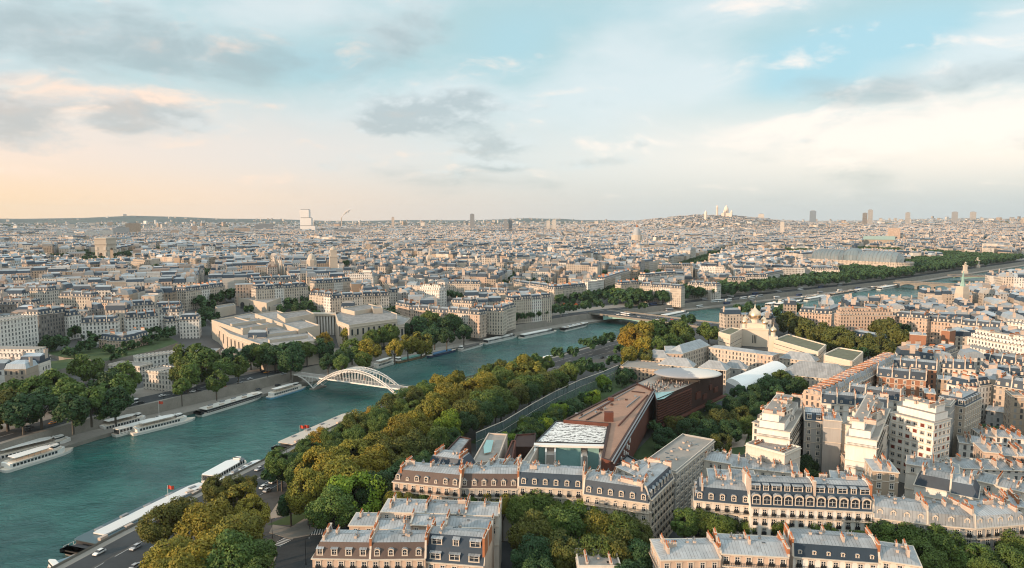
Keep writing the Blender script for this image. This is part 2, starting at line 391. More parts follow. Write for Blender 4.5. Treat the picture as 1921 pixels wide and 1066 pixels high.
def leafmat(name):
    m = bpy.data.materials.new(name); m.use_nodes = True
    g = NT(m.node_tree); b = m.node_tree.nodes['Principled BSDF']
    geo = g.node('ShaderNodeNewGeometry'); pos = geo.outputs['Position']
    oi = g.node('ShaderNodeObjectInfo')
    n1 = g.noise(pos, 0.30, 3, 0.6); n2 = g.noise(pos, 2.1, 2, 0.5)
    f = g.math('ADD', g.math('MULTIPLY', g.math('ADD', n1, n2), 1.0), 0.16)
    sc = g.vm('SCALE', oi.outputs['Color']); m.node_tree.links.new(f, sc.node.inputs['Scale'])
    warm = g.mix(g.mr(n1, 0.50, 0.72, 0, 0.30), sc, g.mix(1.0, oi.outputs['Color'], (1.55, 1.10, 0.5), 'MULTIPLY'))
    g.put(b.inputs['Base Color'], warm); b.inputs['Roughness'].default_value = 0.62
    b.inputs['Specular IOR Level'].default_value = 0.25
    tr = g.node('ShaderNodeBsdfTranslucent', {'Color': warm})
    mx = g.node('ShaderNodeMixShader'); mx.inputs[0].default_value = 0.15
    m.node_tree.links.new(b.outputs[0], mx.inputs[1]); m.node_tree.links.new(tr.outputs[0], mx.inputs[2])
    out = [n for n in m.node_tree.nodes if n.type == 'OUTPUT_MATERIAL'][0]
    m.node_tree.links.new(mx.outputs[0], out.inputs[0])
    return m
M = {}
M['stone'] = wallmat('stone wall', windows=False)
M['facade'] = wallmat('windowed facade')
M['facade_far'] = wallmat('windowed facade of the far city', attr='tint', pu=3.1, pv=3.3)
M['zinc'] = roofmat('zinc sheet roof', (0.305, 0.322, 0.332), seam=0.95, depth=.5, var=.24)
M['zinc_far'] = roofmat('zinc roofs of the far city', (0.3, 0.3, 0.3), attr='tint', seam=1.4, depth=.2)
M['slate'] = roofmat('blue slate', (0.026, 0.044, 0.066), seam=0.4, depth=0.2, rough=0.5, var=0.2, patch=False)
M['brown_slate'] = roofmat('brown slate', (0.095, 0.066, 0.055), seam=0.4, depth=0.2, rough=0.6, var=0.2, patch=False)
M['pot'] = mat('terracotta chimney pot', (0.34, 0.125, 0.055), 0.85, var=0.3, scale=0.8)
M['plaster'] = mat('chimney render', (0.50, 0.41, 0.34), 0.9, var=0.25, scale=0.3)
M['brick'] = mat('orange brick', (0.38, 0.15, 0.068), 0.9, var=0.22, scale=0.6)
M['glass'] = mat('window glass', (0.025, 0.032, 0.04), 0.12, var=0.3, scale=0.2, spec=0.6)
M['white'] = mat('white paint', (0.74, 0.72, 0.68), 0.5, var=0.06, scale=0.4)
M['trim'] = mat('pale stone trim', (0.60, 0.52, 0.43), 0.85, var=0.12)
M['iron'] = mat('dark ironwork', (0.018, 0.02, 0.022), 0.5, var=0.2)
M['shutter'] = mat('red brown shutter', (0.16, 0.035, 0.025), 0.6, var=0.15)
M['gravel_roof'] = mat('gravel flat roof', (0.30, 0.27, 0.24), 0.95, var=0.22, scale=0.15)
M['gold'] = mat('gold leaf', (0.95, 0.70, 0.47), 0.36, 1.0, var=0.05, scale=0.5)
M['rust'] = mat('rust red panel', (0.118, 0.042, 0.028), 0.75, var=0.25, scale=0.25)
M['dark_rust'] = mat('dark brown panel', (0.055, 0.026, 0.02), 0.7, var=0.25, scale=0.3)
M['terra'] = mat('terracotta roof deck', (0.34, 0.20, 0.14), 0.9, var=0.22, scale=0.09)
M['dark'] = mat('dark metal', (0.03, 0.032, 0.036), 0.5, var=0.15)
M['grey'] = mat('grey metal', (0.22, 0.23, 0.24), 0.6, var=0.15)
M['asphalt'] = mat('asphalt', (0.045, 0.050, 0.054), 0.85, var=0.25, scale=0.12)
M['paving'] = mat('stone paving', (0.26, 0.235, 0.205), 0.9, var=0.22, scale=0.12, bump=0.2)
M['quaystone'] = mat('quay stone', (0.24, 0.22, 0.19), 0.9, var=0.3, scale=0.18, bump=0.3)
M['earth'] = mat('city ground', (0.085, 0.082, 0.078), 0.95, var=0.4, scale=0.05)
M['lawn'] = mat('lawn', (0.055, 0.085, 0.03), 0.95, var=0.35, scale=0.15)
M['sand'] = mat('sandy path', (0.36, 0.30, 0.24), 0.95, var=0.2, scale=0.1)
M['mark'] = mat('road paint', (0.62, 0.62, 0.60), 0.7, var=0.25, scale=0.9)
M['bark'] = mat('bark', (0.10, 0.085, 0.07), 0.9, var=0.3, scale=0.8)
M['leaf'] = leafmat('leaves')
M['red'] = mat('red cloth', (0.50, 0.07, 0.04), 0.8, var=0.1)
M['teal_glass'] = mat('teal glass', (0.22, 0.40, 0.39), 0.15, var=0.15, scale=0.2, spec=0.6)
M['tint'] = mat('coloured paint', rough=0.35, use_obj=True, var=0.05, spec=0.5)
M['copper'] = mat('green copper', (0.25, 0.40, 0.35), 0.7, var=0.2)
M['hill'] = mat('wooded hill', (0.07, 0.095, 0.085), 1.0, var=0.5, scale=0.004)

# ================================================================== THE SETTING
def resample(poly, step):
    out = []
    for (ax, ay), (bx, by) in zip(poly[:-1], poly[1:]):
        n = max(1, int(math.hypot(bx - ax, by - ay) / step))
        out += [(ax + (bx - ax) * k / n, ay + (by - ay) * k / n) for k in range(n)]
    return out + [poly[-1]]
def smoothed(poly, it=3):
    p = [tuple(q) for q in poly]
    for _ in range(it):
        p = [p[0]] + [((a[0] + 2 * b[0] + c[0]) / 4, (a[1] + 2 * b[1] + c[1]) / 4) for a, b, c in zip(p[:-2], p[1:-1], p[2:])] + [p[-1]]
    return p
RS = smoothed(resample(RB, 25)); LS = smoothed(resample(LB, 25))
def normals(poly):
    out = []
    for i in range(len(poly)):
        (ux, uy), _ = unit(poly[max(0, i - 1)], poly[min(len(poly) - 1, i + 1)])
        out.append((-uy, ux))
    return out
RN, LN = normals(RS), normals(LS)
def strip(name, poly, nor, o0, z0, o1, z1, material, label=None, cat=None, kind='structure', i0=0, i1=None):
    """a band along a bank from offset o0 at height z0 to o1 at z1 (z may be a function of the point)"""
    b = MB(); vs = []
    i1 = len(poly) if i1 is None else i1
    f = lambda z, p: z(p) if callable(z) else z
    for k in range(i0, i1):
        p, n = poly[k], nor[k]
        a = (p[0] + n[0] * o0, p[1] + n[1] * o0); c = (p[0] + n[0] * o1, p[1] + n[1] * o1)
        vs += [(*a, f(z0, a)), (*c, f(z1, c))]
    n = i1 - i0
    fs = [(2 * k, 2 * k + 2, 2 * k + 3, 2 * k + 1) for k in range(n - 1)]
    if o1 < o0: fs = [f_[::-1] for f_ in fs]
    b.add(vs, fs); o = b.build(name, [material])
    return tag(o, label, cat, None, kind)
# water
def watermat():
    m = bpy.data.materials.new('river water'); m.use_nodes = True
    g = NT(m.node_tree); b = m.node_tree.nodes['Principled BSDF']
    pos = g.node('ShaderNodeNewGeometry').outputs['Position']
    st = g.vm('MULTIPLY', pos, (0.75, 1.2, 1))
    n1 = g.noise(st, 0.13, 5, 0.66, 0.6); n2 = g.noise(pos, 0.018, 4, 0.6); n3 = g.noise(st, 0.75, 3, 0.6)
    h = g.math('ADD', g.math('MULTIPLY', n1, 1.0), g.math('MULTIPLY', n3, 0.25))
    bp = g.node('ShaderNodeBump', {'Strength': 0.8, 'Distance': 2.0, 'Height': h})
    colr = g.mix(g.mr(n2, 0.40, 0.60), (0.002, 0.060, 0.058), (0.014, 0.108, 0.096))
    g.put(b.inputs['Base Color'], colr); g.put(b.inputs['Normal'], bp.outputs[0])
    stq = g.noise(g.vm('MULTIPLY', pos, (0.010, 0.006, 1)), 1.0, 4, 0.6, 0.8); g.put(b.inputs['Roughness'], g.mr(stq, 0.36, 0.64, 0.08, 0.34)); b.inputs['Specular IOR Level'].default_value = 0.42
    return m
wb = MB(); wb.face([(-1500, -900, 0), (5600, -900, 0), (5600, 5600, 0), (-1500, 5600, 0)])
tag(wb.build('river', [watermat()]), kind='structure')
# right bank: low quay, quay wall, avenue, then the town rising to the hills
QW = 13.0
strip('low_quay', RS, RN, 0, 2.0, QW, 2.2, M['paving'])
strip('quay_face', RS, RN, 0, -1.0, 0, 2.0, M['quaystone'])
tag(strip('quay_wall', RS, RN, QW, 2.0, QW + 1.0, 8.9, M['quaystone']), 'long pale stone quay wall on the far bank of the river', 'wall', None, 'thing')
strip('quay_pavement', RS, RN, QW + 1.0, 8.0, 60, lambda p: gz(*p), M['paving'])
strip('avenue', RS, RN, QW + 7, 8.06, QW + 23, 8.06, M['asphalt'])
lb_ = MB()
for k in range(0, len(RS) - 1):
    for off in (QW + 15,):
        p, n = RS[k], RN[k]
        c = (p[0] + n[0] * off, p[1] + n[1] * off)
        if math.hypot(*c) < 1200: lb_.box(c, (n[1], -n[0]), 8, 0.25, 8.07, 8.09)
tag(lb_.build('lane_marking', [M['mark']]), kind='structure')
OFF = [60, 90, 130, 180, 240, 310, 400, 520, 700, 900, 1150, 1450, 1800, 2200, 2700, 3200, 3700, 4050, 4300, 4550, 4800, 5050, 5400, 5900, 6500, 7300, 8200, 9000, 9600, 10200, 10800, 11400, 12000, 12800, 14000]
lv = []
idx = list(range(0, len(RS), 1))
for i in idx:
    p, n = RS[i], RN[i]
    r = math.hypot(*p); e = (p[0] / r, p[1] / r)
    if p[1] < 0: e = (-1.0, 0.15)
    q0 = (p[0] + n[0] * 60, p[1] + n[1] * 60)
    lv += [(q0[0] + e[0] * (o - 60), q0[1] + e[1] * (o - 60)) for o in OFF]
la = np.array(lv); lz = ground(la[:, 0], la[:, 1])
b = MB(); nO = len(OFF)
b.add([(x, y, z) for (x, y), z in zip(lv, lz)], [(i * nO + j, (i + 1) * nO + j, (i + 1) * nO + j + 1, i * nO + j + 1) for i in range(len(idx) - 1) for j in range(nO - 1)])
def townmat():
    m = bpy.data.materials.new('town ground and haze-blue wooded hills'); m.use_nodes = True; g = NT(m.node_tree); bs = m.node_tree.nodes['Principled BSDF']
    pos = g.node('ShaderNodeNewGeometry').outputs['Position']; x_, y_, z_ = g.sep(pos)
    r_ = g.math('SQRT', g.math('ADD', g.math('MULTIPLY', x_, x_), g.math('MULTIPLY', y_, y_)))
    n1 = g.noise(pos, 0.05, 4, .6); n2 = g.noise(pos, 0.0011, 5, .65)
    f = g.mr(g.math('ADD', r_, g.math('MULTIPLY', g.math('SUBTRACT', n2, .5), 2600)), 8300, 9300)
    hazy_wood = g.mix(g.mr(n2, .42, .62), (.012, .040, .042), (.050, .075, .065))  # bluish green woods; the blue of distant haze is put into the colour
    g.put(bs.inputs['Base Color'], g.mix(f, g.mix(n1, (.05, .052, .054), (.12, .115, .11)), hazy_wood)); bs.inputs['Roughness'].default_value = .95; return m
tag(b.build('ground', [townmat()], smooth=True), kind='structure')
# left bank
strip('low_quay', LS, LN, 0, 2.2, -12, 2.3, M['asphalt'])
strip('quay_edge', LS, LN, 0, 2.215, -3.2, 2.26, M['paving'])
strip('quay_face', LS, LN, 0, -1.0, 0, 2.2, M['quaystone'])
tag(strip('quay_wall', LS, LN, -12, 2.2, -12.8, 8.9, M['quaystone']), 'stone quay wall on the near bank behind the moored barges', 'wall', None, 'thing')
poly = [(p[0] - n[0] * 12.8, p[1] - n[1] * 12.8) for p, n in zip(LS, LN)]
b = MB(); b.face([(x, y, 8.0) for x, y in ([(q[0], q[1]) for q in poly] + [(7000, 4600), (5200, -600), (-100, -600)])][::-1])
me_o = b.build('ground', [M['earth']]); tag(me_o, kind='structure')
strip('riverside_path', LS, LN, -13, 8.02, -16, 8.02, M['paving'])
strip('parking_lane', LS, LN, -16, 8.03, -24.2, 8.03, M['asphalt'])
strip('quay_road', LS, LN, -25, 8.04, -39, 8.04, M['asphalt'])
lb_ = MB()
for k in range(0, len(LS) - 1):
    p, n = LS[k], LN[k]
    if math.hypot(*p) < 800:
        for off, ln, wd_ in ((-32, 7, .22), (-25.6, 24, .16), (-38.4, 24, .16)):
            c = (p[0] + n[0] * off, p[1] + n[1] * off); lb_.box(c, (n[1], -n[0]), ln, wd_, 8.05, 8.07)
tag(lb_.build('lane_marking', [M['mark']]), kind='structure')
def sheet(name, pts, z, material, kind='structure'):
    b = MB(); b.face([(x, y, z) for x, y in ccw(pts)]); return tag(b.build(name, [material]), kind=kind)
PP = lambda pts, z=8.0: [P(x, y, z) for x, y in pts]
# avenue crossing in the lower left of the picture, with kerbed corners and zebra stripes
sheet('crossroads', PP([(498, 1062), (530, 1000), (590, 978), (640, 958), (690, 940), (720, 950), (680, 1000), (600, 1080), (560, 1180), (440, 1180)], 8.0), 8.05, M['asphalt'])
sheet('avenue_road', PP([(590, 978), (600, 1110), (1900, 1180), (1990, 1070), (1300, 985), (980, 965), (730, 950)], 8.0), 8.045, M['asphalt'])
b = MB(); b.prism(ccw(PP([(505, 1000), (545, 1012), (580, 1005), (600, 985), (585, 965), (545, 990), (512, 985)])), 8.0, 8.15, 0)
tag(b.build('pavement', [M['paving']]), kind='structure')
b = MB(); b.prism(ccw(PP([(490, 1020), (520, 1042), (512, 1060), (488, 1080), (440, 1080), (450, 1040)])), 8.0, 8.15, 0)
tag(b.build('pavement', [M['paving']]), kind='structure')
zb = MB()
for (xa, ya, xb, yb, n, L) in [(586, 999, 618, 997, 8, 4.5), (520, 1023, 545, 1008, 8, 3.6)]:
    A, B_ = P(xa, ya, 8), P(xb, yb, 8); u, d = unit(A, B_)
    for k in range(n):
        c = (A[0] + u[0] * d * k / (n - 1), A[1] + u[1] * d * k / (n - 1))
        zb.box(c, u, d / n * 0.5, L, 8.055, 8.06)
tag(zb.build('zebra_crossing', [M['mark']]), kind='structure')
# gardens
sheet('garden_lawn', PP([(880, 830), (1000, 770), (1165, 690), (1240, 690), (1060, 790), (960, 850)]), 8.03, M['lawn'])
sheet('garden_lawn', PP([(1180, 860), (1250, 790), (1400, 720), (1520, 700), (1500, 740), (1400, 850), (1330, 880)]), 8.03, M['lawn'])
sheet('garden_lawn', PP([(500, 985), (560, 960), (700, 850), (820, 800), (900, 790), (800, 860), (720, 920), (600, 985)]), 8.03, M['lawn'])
sheet('garden_path', PP([(500, 975), (520, 945), (548, 918), (560, 915), (540, 950), (528, 970)]), 8.06, M['sand'])
sheet('garden_path', PP([(1330, 845), (1395, 838), (1408, 800), (1385, 800), (1340, 822)]), 8.06, M['sand'])
def terrace(name, pts, h, material):
    w3 = [PG(x, y, h) for x, y in pts]
    q = ccw([(p[0], p[1]) for p in w3]); zt = max(p[2] for p in w3) + h
    b = MB(); b.prism(q, min(p[2] for p in w3) - 1, zt, 1, 0); return tag(b.build(name, [material, M['quaystone']]), kind='structure')
terrace('terrace_garden', [(62, 695), (85, 680), (140, 672), (137, 692), (62, 712)], 4.0, M['lawn'])
terrace('terrace_garden', [(75, 660), (180, 655), (310, 628), (335, 650), (290, 668), (200, 690), (120, 678)], 1.0, M['lawn'])

# ================================================================== TREES
def crown_mesh(name, n_leaf, size, n_clump, seed, squash=1.0, top=0.0):
    """a crown of radius 1 about the origin: leaf sprays spread over many clumps with gaps between them"""
    r = np.random.default_rng(seed)
    cl = []
    while len(cl) < n_clump:
        d = r.normal(size=3); d /= np.linalg.norm(d)
        if d[2] < -0.75: continue
        q = d * (0.42 + 0.34 * r.random()) * np.array([1, 1, 0.95 + top * max(0, d[2])])
        cl.append((q, 0.20 + 0.20 * r.random()))
    V, F = [], []
    per = n_leaf // n_clump
    for q, cr in cl:
        d = r.normal(size=(per, 3)); d /= np.linalg.norm(d, axis=1)[:, None]
        flip = (d * q).sum(1) < -0.12 * np.linalg.norm(q); d[flip] *= -1
        rad = cr * (0.62 + 0.48 * r.random(per) ** 0.6)
        p = q + d * rad[:, None]
        nrm = d + 0.55 * r.normal(size=(per, 3)) + np.array([0, 0, 0.25]); nrm /= np.linalg.norm(nrm, axis=1)[:, None]
        a = np.cross(nrm, r.normal(size=(per, 3))); a /= np.linalg.norm(a, axis=1)[:, None]
        bb = np.cross(nrm, a)
        s = size * (0.6 + 0.8 * r.random(per))[:, None]
        V.append(np.stack([p - a * s, p - bb * s * 0.62, p + a * s, p + bb * s * 0.62], axis=1).reshape(-1, 3))
    V = np.concatenate(V) * np.array([1, 1, squash]); nq = len(V) // 4
    me = bpy.data.meshes.new(name); me.vertices.add(len(V)); me.vertices.foreach_set('co', V.astype(np.float32).ravel())
    me.loops.add(nq * 4); me.loops.foreach_set('vertex_index', np.arange(nq * 4, dtype=np.int32))
    me.polygons.add(nq); me.polygons.foreach_set('loop_start', np.arange(0, nq * 4, 4, dtype=np.int32))
    me.materials.append(M['leaf']); me.update(calc_edges=True); return me
def trunk_mesh(name, seed, n_limb=5):
    """unit tree: foot at z = -1.6, limbs reaching into a crown of radius 1 about the origin"""
    r = random.Random(seed); b = MB()
    b.tube((0, 0, -1.75), (0, 0, -0.75), 0.065, 7, 0, 0.05)
    for k in range(n_limb):
        a = 2 * PI * k / n_limb + r.random()
        q = (0.42 * math.cos(a), 0.42 * math.sin(a), -0.10 + 0.3 * r.random())
        b.tube((0, 0, -0.78), q, 0.042, 5, 0, 0.018)
        b.tube(q, (q[0] * 1.6, q[1] * 1.6, q[2] + 0.3), 0.018, 4, 0, 0.008)
    b.tube((0, 0, -0.78), (0, 0, 0.4), 0.045, 5, 0, 0.012)
    return b.mesh(name, [M['bark']])
CROWN_NEAR = [crown_mesh('crown', 11000, 0.047, 34 + 3 * k, 20 + k, 0.95) for k in range(5)]
CROWN_MID = [crown_mesh('crown', 3600, 0.084, 22 + 2 * k, 40 + k, 0.95) for k in range(5)]
CROWN_FAR = [crown_mesh('crown', 620, 0.19, 14 + k, 60 + k, 0.92) for k in range(5)]
CROWN_POPLAR = [crown_mesh('crown', 2300, 0.10, 24, 80 + k, 1.0) for k in range(2)]
TRUNK = [trunk_mesh('trunk', 5 + k) for k in range(4)]
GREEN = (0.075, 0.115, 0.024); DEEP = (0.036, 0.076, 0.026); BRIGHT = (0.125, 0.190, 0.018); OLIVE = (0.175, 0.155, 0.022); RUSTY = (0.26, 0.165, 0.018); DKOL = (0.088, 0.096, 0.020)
TREES = []
def tree(x, y, zc, R, color, z0=None, kind='tree', squash=1.0, group=None, label=None, lod=None):
    """crown of radius R about (x, y, zc) on a trunk standing on z0"""
    z0 = gz(x, y) if z0 is None else z0
    TREES.append((x, y, zc, R, color, z0, kind, squash, group, lod))
def grow(x, y, zc, R, color, z0, kind, squash, group, lod):
    d = math.hypot(x, y); label = None
    root = empty(kind, (x, y, z0), label, 'tree', group)
    s = R * random.uniform(0.94, 1.08)
    src = CROWN_NEAR if (d < 420 or lod == 0) else CROWN_MID if d < 900 else CROWN_FAR
    if kind == 'poplar': src = CROWN_POPLAR
    jit = random.uniform(0.82, 1.2); hue = random.uniform(-0.1, 0.1)
    colr = (color[0] * jit * (1 + hue), color[1] * jit, color[2] * jit * (1 - hue))
    sq = squash * random.uniform(0.95, 1.1)
    put('crown', random.choice(src), root, (0, 0, zc - z0), random.uniform(0, 6.28), (s * random.uniform(.94, 1.06), s, s * sq), colr)
    hgt = zc - z0
    put('trunk', random.choice(TRUNK), root, (0, 0, hgt), random.uniform(0, 6.28), (s, s, max(0.6, hgt / 1.7)))
    return root
EXC = []          # circles (x, y, r) where the automatic town keeps clear
def tpx(pts, color, zc=16.0, group=None, kind='tree', squash=1.0, grow_=1.0, exc=False):
    """trees by the pixel of the crown's middle and its radius in pixels; zc is the crown's height over the ground there"""
    for t in pts:
        x, y, r = t[:3]; cc = t[3] if len(t) > 3 else color
        z = 8 + zc
        for _ in range(14):
            p = P(x, y, min(z, 118)); z = 0.5 * z + 0.5 * (gz(*p) + zc)
        s_ = rside(p)
        if 0 < s_ < 19:                                   # keep trunks on the avenue, behind the quay wall
            gx, gy = rside((p[0] + 1, p[1])) - s_, rside((p[0], p[1] + 1)) - s_; p = (p[0] + gx * (19 - s_), p[1] + gy * (19 - s_))
        f = inv(p[0], p[1], z)[2]
        R = r * f / FPX * 1.14 * grow_
        g0 = gz(*p)
        tree(p[0], p[1], z, R, cc, g0, kind, squash, group)
        if exc: EXC.append((p[0], p[1], R + 9))
# near bank: the dense trees between the quay road and the museum
G_Q = 'trees crowding the near quay'
tpx([(300, 985, 34, DKOL), (345, 965, 32, DKOL), (318, 1040, 42, OLIVE), (390, 985, 46, OLIVE), (375, 1050, 50, OLIVE), (440, 1000, 48, OLIVE), (445, 950, 40, OLIVE), (430, 1058, 52, GREEN), (480, 1040, 36, GREEN),
     (476, 965, 32, OLIVE), (340, 1085, 45, OLIVE), (300, 1090, 40, OLIVE), (485, 1085, 38, GREEN), (405, 918, 24, DKOL), (440, 915, 22, DKOL)], OLIVE, 13.5, G_Q)
tpx([(538, 872, 26, DEEP), (520, 884, 18, DEEP), (600, 826, 23, RUSTY), (545, 945, 24, DEEP), (680, 790, 23, OLIVE), (700, 778, 16, RUSTY), (730, 768, 26, DKOL), (752, 752, 22, GREEN), (505, 893, 13, GREEN), (560, 852, 14, DKOL), (640, 812, 15, GREEN), (657, 802, 13, DKOL), (716, 778, 16, OLIVE), (470, 905, 14, DKOL), (575, 846, 12, GREEN), (775, 738, 15, DKOL), (795, 728, 14, GREEN), (820, 715, 13, OLIVE)], GREEN, 8.5, G_Q)
tpx([(578, 920, 36, OLIVE), (600, 885, 38, OLIVE), (622, 955, 40, GREEN), (640, 905, 44, OLIVE), (668, 935, 46, BRIGHT), (660, 860, 36, OLIVE), (690, 880, 38, OLIVE), (705, 845, 36, OLIVE), (735, 860, 38, DKOL), (745, 822, 36, OLIVE),
     (700, 925, 36, DEEP), (735, 905, 30, DEEP), (775, 845, 36, DKOL), (780, 800, 34, OLIVE), (812, 770, 32, OLIVE), (838, 802, 33, BRIGHT), (815, 830, 28, GREEN), (845, 755, 33, OLIVE), (880, 738, 30, OLIVE), (875, 780, 32, DKOL), (905, 765, 30, GREEN), (912, 728, 28, OLIVE), (940, 755, 28, GREEN),
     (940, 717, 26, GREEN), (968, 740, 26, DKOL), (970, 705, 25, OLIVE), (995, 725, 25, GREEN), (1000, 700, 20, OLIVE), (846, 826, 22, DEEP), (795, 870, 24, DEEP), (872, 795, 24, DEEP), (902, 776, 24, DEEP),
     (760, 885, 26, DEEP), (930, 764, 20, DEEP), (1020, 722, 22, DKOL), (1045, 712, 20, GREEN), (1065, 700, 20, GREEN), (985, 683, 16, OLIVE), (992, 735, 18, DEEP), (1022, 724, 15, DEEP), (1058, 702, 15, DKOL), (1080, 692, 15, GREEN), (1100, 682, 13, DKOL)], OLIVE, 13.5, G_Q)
s0 = arcpos(LB, P(560, 925, 8)); s1 = arcpos(LB, P(1010, 705, 8))
for k in range(15):
    for off in (-45, -58):
        p, _ = along(LB, s0 + (s1 - s0) * (k + random.uniform(-.3, .3)) / 14, off + random.uniform(-2, 2))
        tree(p[0], p[1], 8 + 11.5 + random.uniform(-1, 1), 6.6 * random.uniform(.85, 1.15), random.choice([GREEN, GREEN, OLIVE, DKOL]), 8.0, group=G_Q)
# museum garden along the glass fence and behind the museum
G_G = 'low trees in the museum garden'
for k in range(46):
    t = random.random(); s_ = random.uniform(0.36, 1.0)
    x = 900 + 270 * t; y0, y1 = 838 - 142 * t, 868 - 160 * t
    tpx([(x + 26 * s_ + random.uniform(-6, 6), y0 + (y1 - y0) * s_ - 10, random.uniform(11, 17) * (1.15 - 0.3 * t))], random.choice([GREEN, DEEP, DEEP, BRIGHT]), 5.5, G_G)
for (x, y, r) in [(1245, 820, 20), (1265, 795, 18), (1290, 805, 20), (1310, 790, 18), (1325, 810, 22), (1350, 790, 22), (1370, 810, 22), (1390, 785, 20), (1352, 830, 20), (1300, 832, 18), (1270, 840, 16), (1375, 760, 18), (1400, 755, 18), (1420, 740, 18), (1440, 725, 20),
                  (1465, 712, 18), (1480, 725, 18), (1500, 720, 14), (1405, 800, 18), (1425, 770, 16), (1385, 735, 14), (1340, 765, 14), (1240, 850, 14), (1455, 740, 16), (1230, 800, 12), (1430, 712, 14)]:
    tpx([(x, y, r)], random.choice([DEEP, DEEP, GREEN, DKOL]), 6.5, G_G)
# big clumps further along the near bank
G_B = 'trees by the next bridge on the near bank'
tpx([(1185, 640, 24, RUSTY), (1180, 625, 20, OLIVE), (1205, 625, 24, OLIVE), (1230, 622, 24, GREEN), (1255, 620, 24, GREEN), (1280, 622, 22, GREEN), (1205, 650, 20, OLIVE), (1232, 650, 20, GREEN), (1262, 645, 22, GREEN), (1288, 640, 18, GREEN), (1161, 655, 10, RUSTY),
     (1330, 622, 17, GREEN), (1290, 600, 13, OLIVE), (1180, 668, 18, OLIVE), (1210, 668, 14, DKOL), (1150, 676, 12, DKOL)], GREEN, 12, G_B, exc=True)
tpx([(1094, 642, 8, DKOL), (1110, 645, 12, OLIVE), (1124, 640, 13, GREEN), (1139, 634, 13, GREEN)], GREEN, 9, G_B, 'poplar', 1.7)
tpx([(1048, 662, 12, OLIVE), (1076, 660, 11, OLIVE), (1105, 690, 13, BRIGHT), (1085, 685, 12, DKOL), (1128, 690, 11, DEEP)], OLIVE, 8, G_B)
tpx([(1390, 590, 20), (1408, 583, 16), (1478, 580, 15), (1495, 578, 12), (1430, 583, 13), (1452, 586, 12)], DEEP, 11, G_B, exc=True)
tpx([(1480, 608, 20), (1500, 612, 18), (1518, 622, 24), (1545, 628, 22), (1548, 606, 12), (1572, 636, 24), (1595, 645, 22), (1605, 612, 20), (1630, 612, 20), (1655, 625, 26), (1680, 638, 24), (1660, 660, 20), (1630, 655, 18), (1692, 620, 14), (1640, 640, 20), (1612, 662, 14), (1512, 600, 12)], DKOL, 11, 'trees round the villa beyond the gold domes', exc=True)
# foreground avenue and courtyard trees
G_A = 'avenue trees in front of the long apartment facades'
tpx([(738, 938, 18, OLIVE), (765, 945, 18, DKOL), (795, 940, 16, GREEN), (848, 932, 23, OLIVE), (880, 945, 16, GREEN), (915, 935, 24, OLIVE), (943, 945, 20, OLIVE)], OLIVE, 14, G_A)
tpx([(985, 960, 30), (1020, 950, 32), (1052, 948, 32), (1085, 950, 34, BRIGHT), (1118, 955, 36, BRIGHT), (1150, 960, 36), (1185, 968, 32), (1000, 1000, 38, DKOL), (1040, 990, 38), (1080, 995, 42), (1122, 1000, 42, OLIVE), (1160, 1005, 42), (1195, 1005, 30, DKOL), (995, 1045, 38, DEEP), (1030, 1035, 36, DEEP),
     (1075, 1040, 42, DKOL), (1120, 1045, 42), (1165, 1045, 40, DKOL), (1200, 1050, 34, DEEP), (1010, 1085, 36, DEEP), (1180, 1090, 36, DEEP)], GREEN, 13, G_A)
tpx([(1285, 982, 26), (1318, 978, 26), (1350, 985, 27), (1382, 975, 26), (1412, 982, 25), (1440, 982, 24), (1462, 992, 22), (1535, 1000, 18), (1565, 1005, 20), (1605, 1010, 20), (1650, 1005, 27), (1682, 1012, 32), (1715, 1022, 34), (1752, 1020, 34), (1785, 1040, 38), (1735, 1055, 36), (1690, 1050, 30), (1825, 1050, 30),
     (1885, 1000, 30), (1910, 1030, 32), (1895, 1060, 34), (1860, 1070, 26), (1940, 990, 26)], GREEN, 12.5, G_A)
tpx([(1512, 872, 20, DEEP), (1525, 890, 16, DEEP), (1595, 868, 9, DEEP), (1820, 800, 9, GREEN), (1845, 805, 10, DEEP), (1870, 808, 9, DEEP)], DEEP, 6, 'courtyard trees among the right-hand roofs')
# far bank: large crowns along the avenue and in the gardens above it
G_F = 'trees along the far quay'
tpx([(12, 768, 36, DKOL), (60, 776, 34, DEEP), (25, 740, 26), (58, 738, 30), (95, 728, 32), (90, 766, 34, DEEP), (128, 742, 30), (135, 772, 30, DEEP), (170, 760, 30), (165, 690, 25), (200, 720, 25, DEEP), (230, 712, 27), (245, 740, 27), (215, 755, 26, DEEP), (262, 735, 18),  
     (352, 672, 26), (378, 684, 30), (345, 702, 24, DKOL), (375, 712, 22), (340, 725, 15), (405, 715, 18), (438, 672, 22, DEEP), (430, 695, 20), (455, 690, 17), (488, 666, 22), (470, 664, 18, DEEP), (515, 668, 20, DEEP), (540, 668, 22, DEEP), (564, 660, 18), (565, 668, 22, DEEP), (585, 660, 15), (545, 680, 20, DEEP), (607, 640, 17, RUSTY), (620, 655, 20, DEEP), (615, 680, 16, DEEP), (640, 682, 15),
     (655, 630, 18, OLIVE), (660, 655, 18), (692, 655, 18, OLIVE), (695, 635, 16), (720, 628, 18), (745, 630, 18), (740, 655, 18, OLIVE), (765, 648, 18, OLIVE), (790, 645, 20, OLIVE), (780, 615, 20, DEEP), (805, 605, 20), (815, 630, 20, DEEP), (842, 612, 18, DEEP), (838, 632, 17, DEEP), (862, 610, 16, DEEP), (870, 625, 15, DEEP), (680, 675, 14), (645, 668, 16, DEEP)], GREEN, 12, G_F, exc=True, grow_=1.04)
s0 = arcpos(RB, P(885, 640, 8)); s1 = arcpos(RB, P(1112, 592, 8))
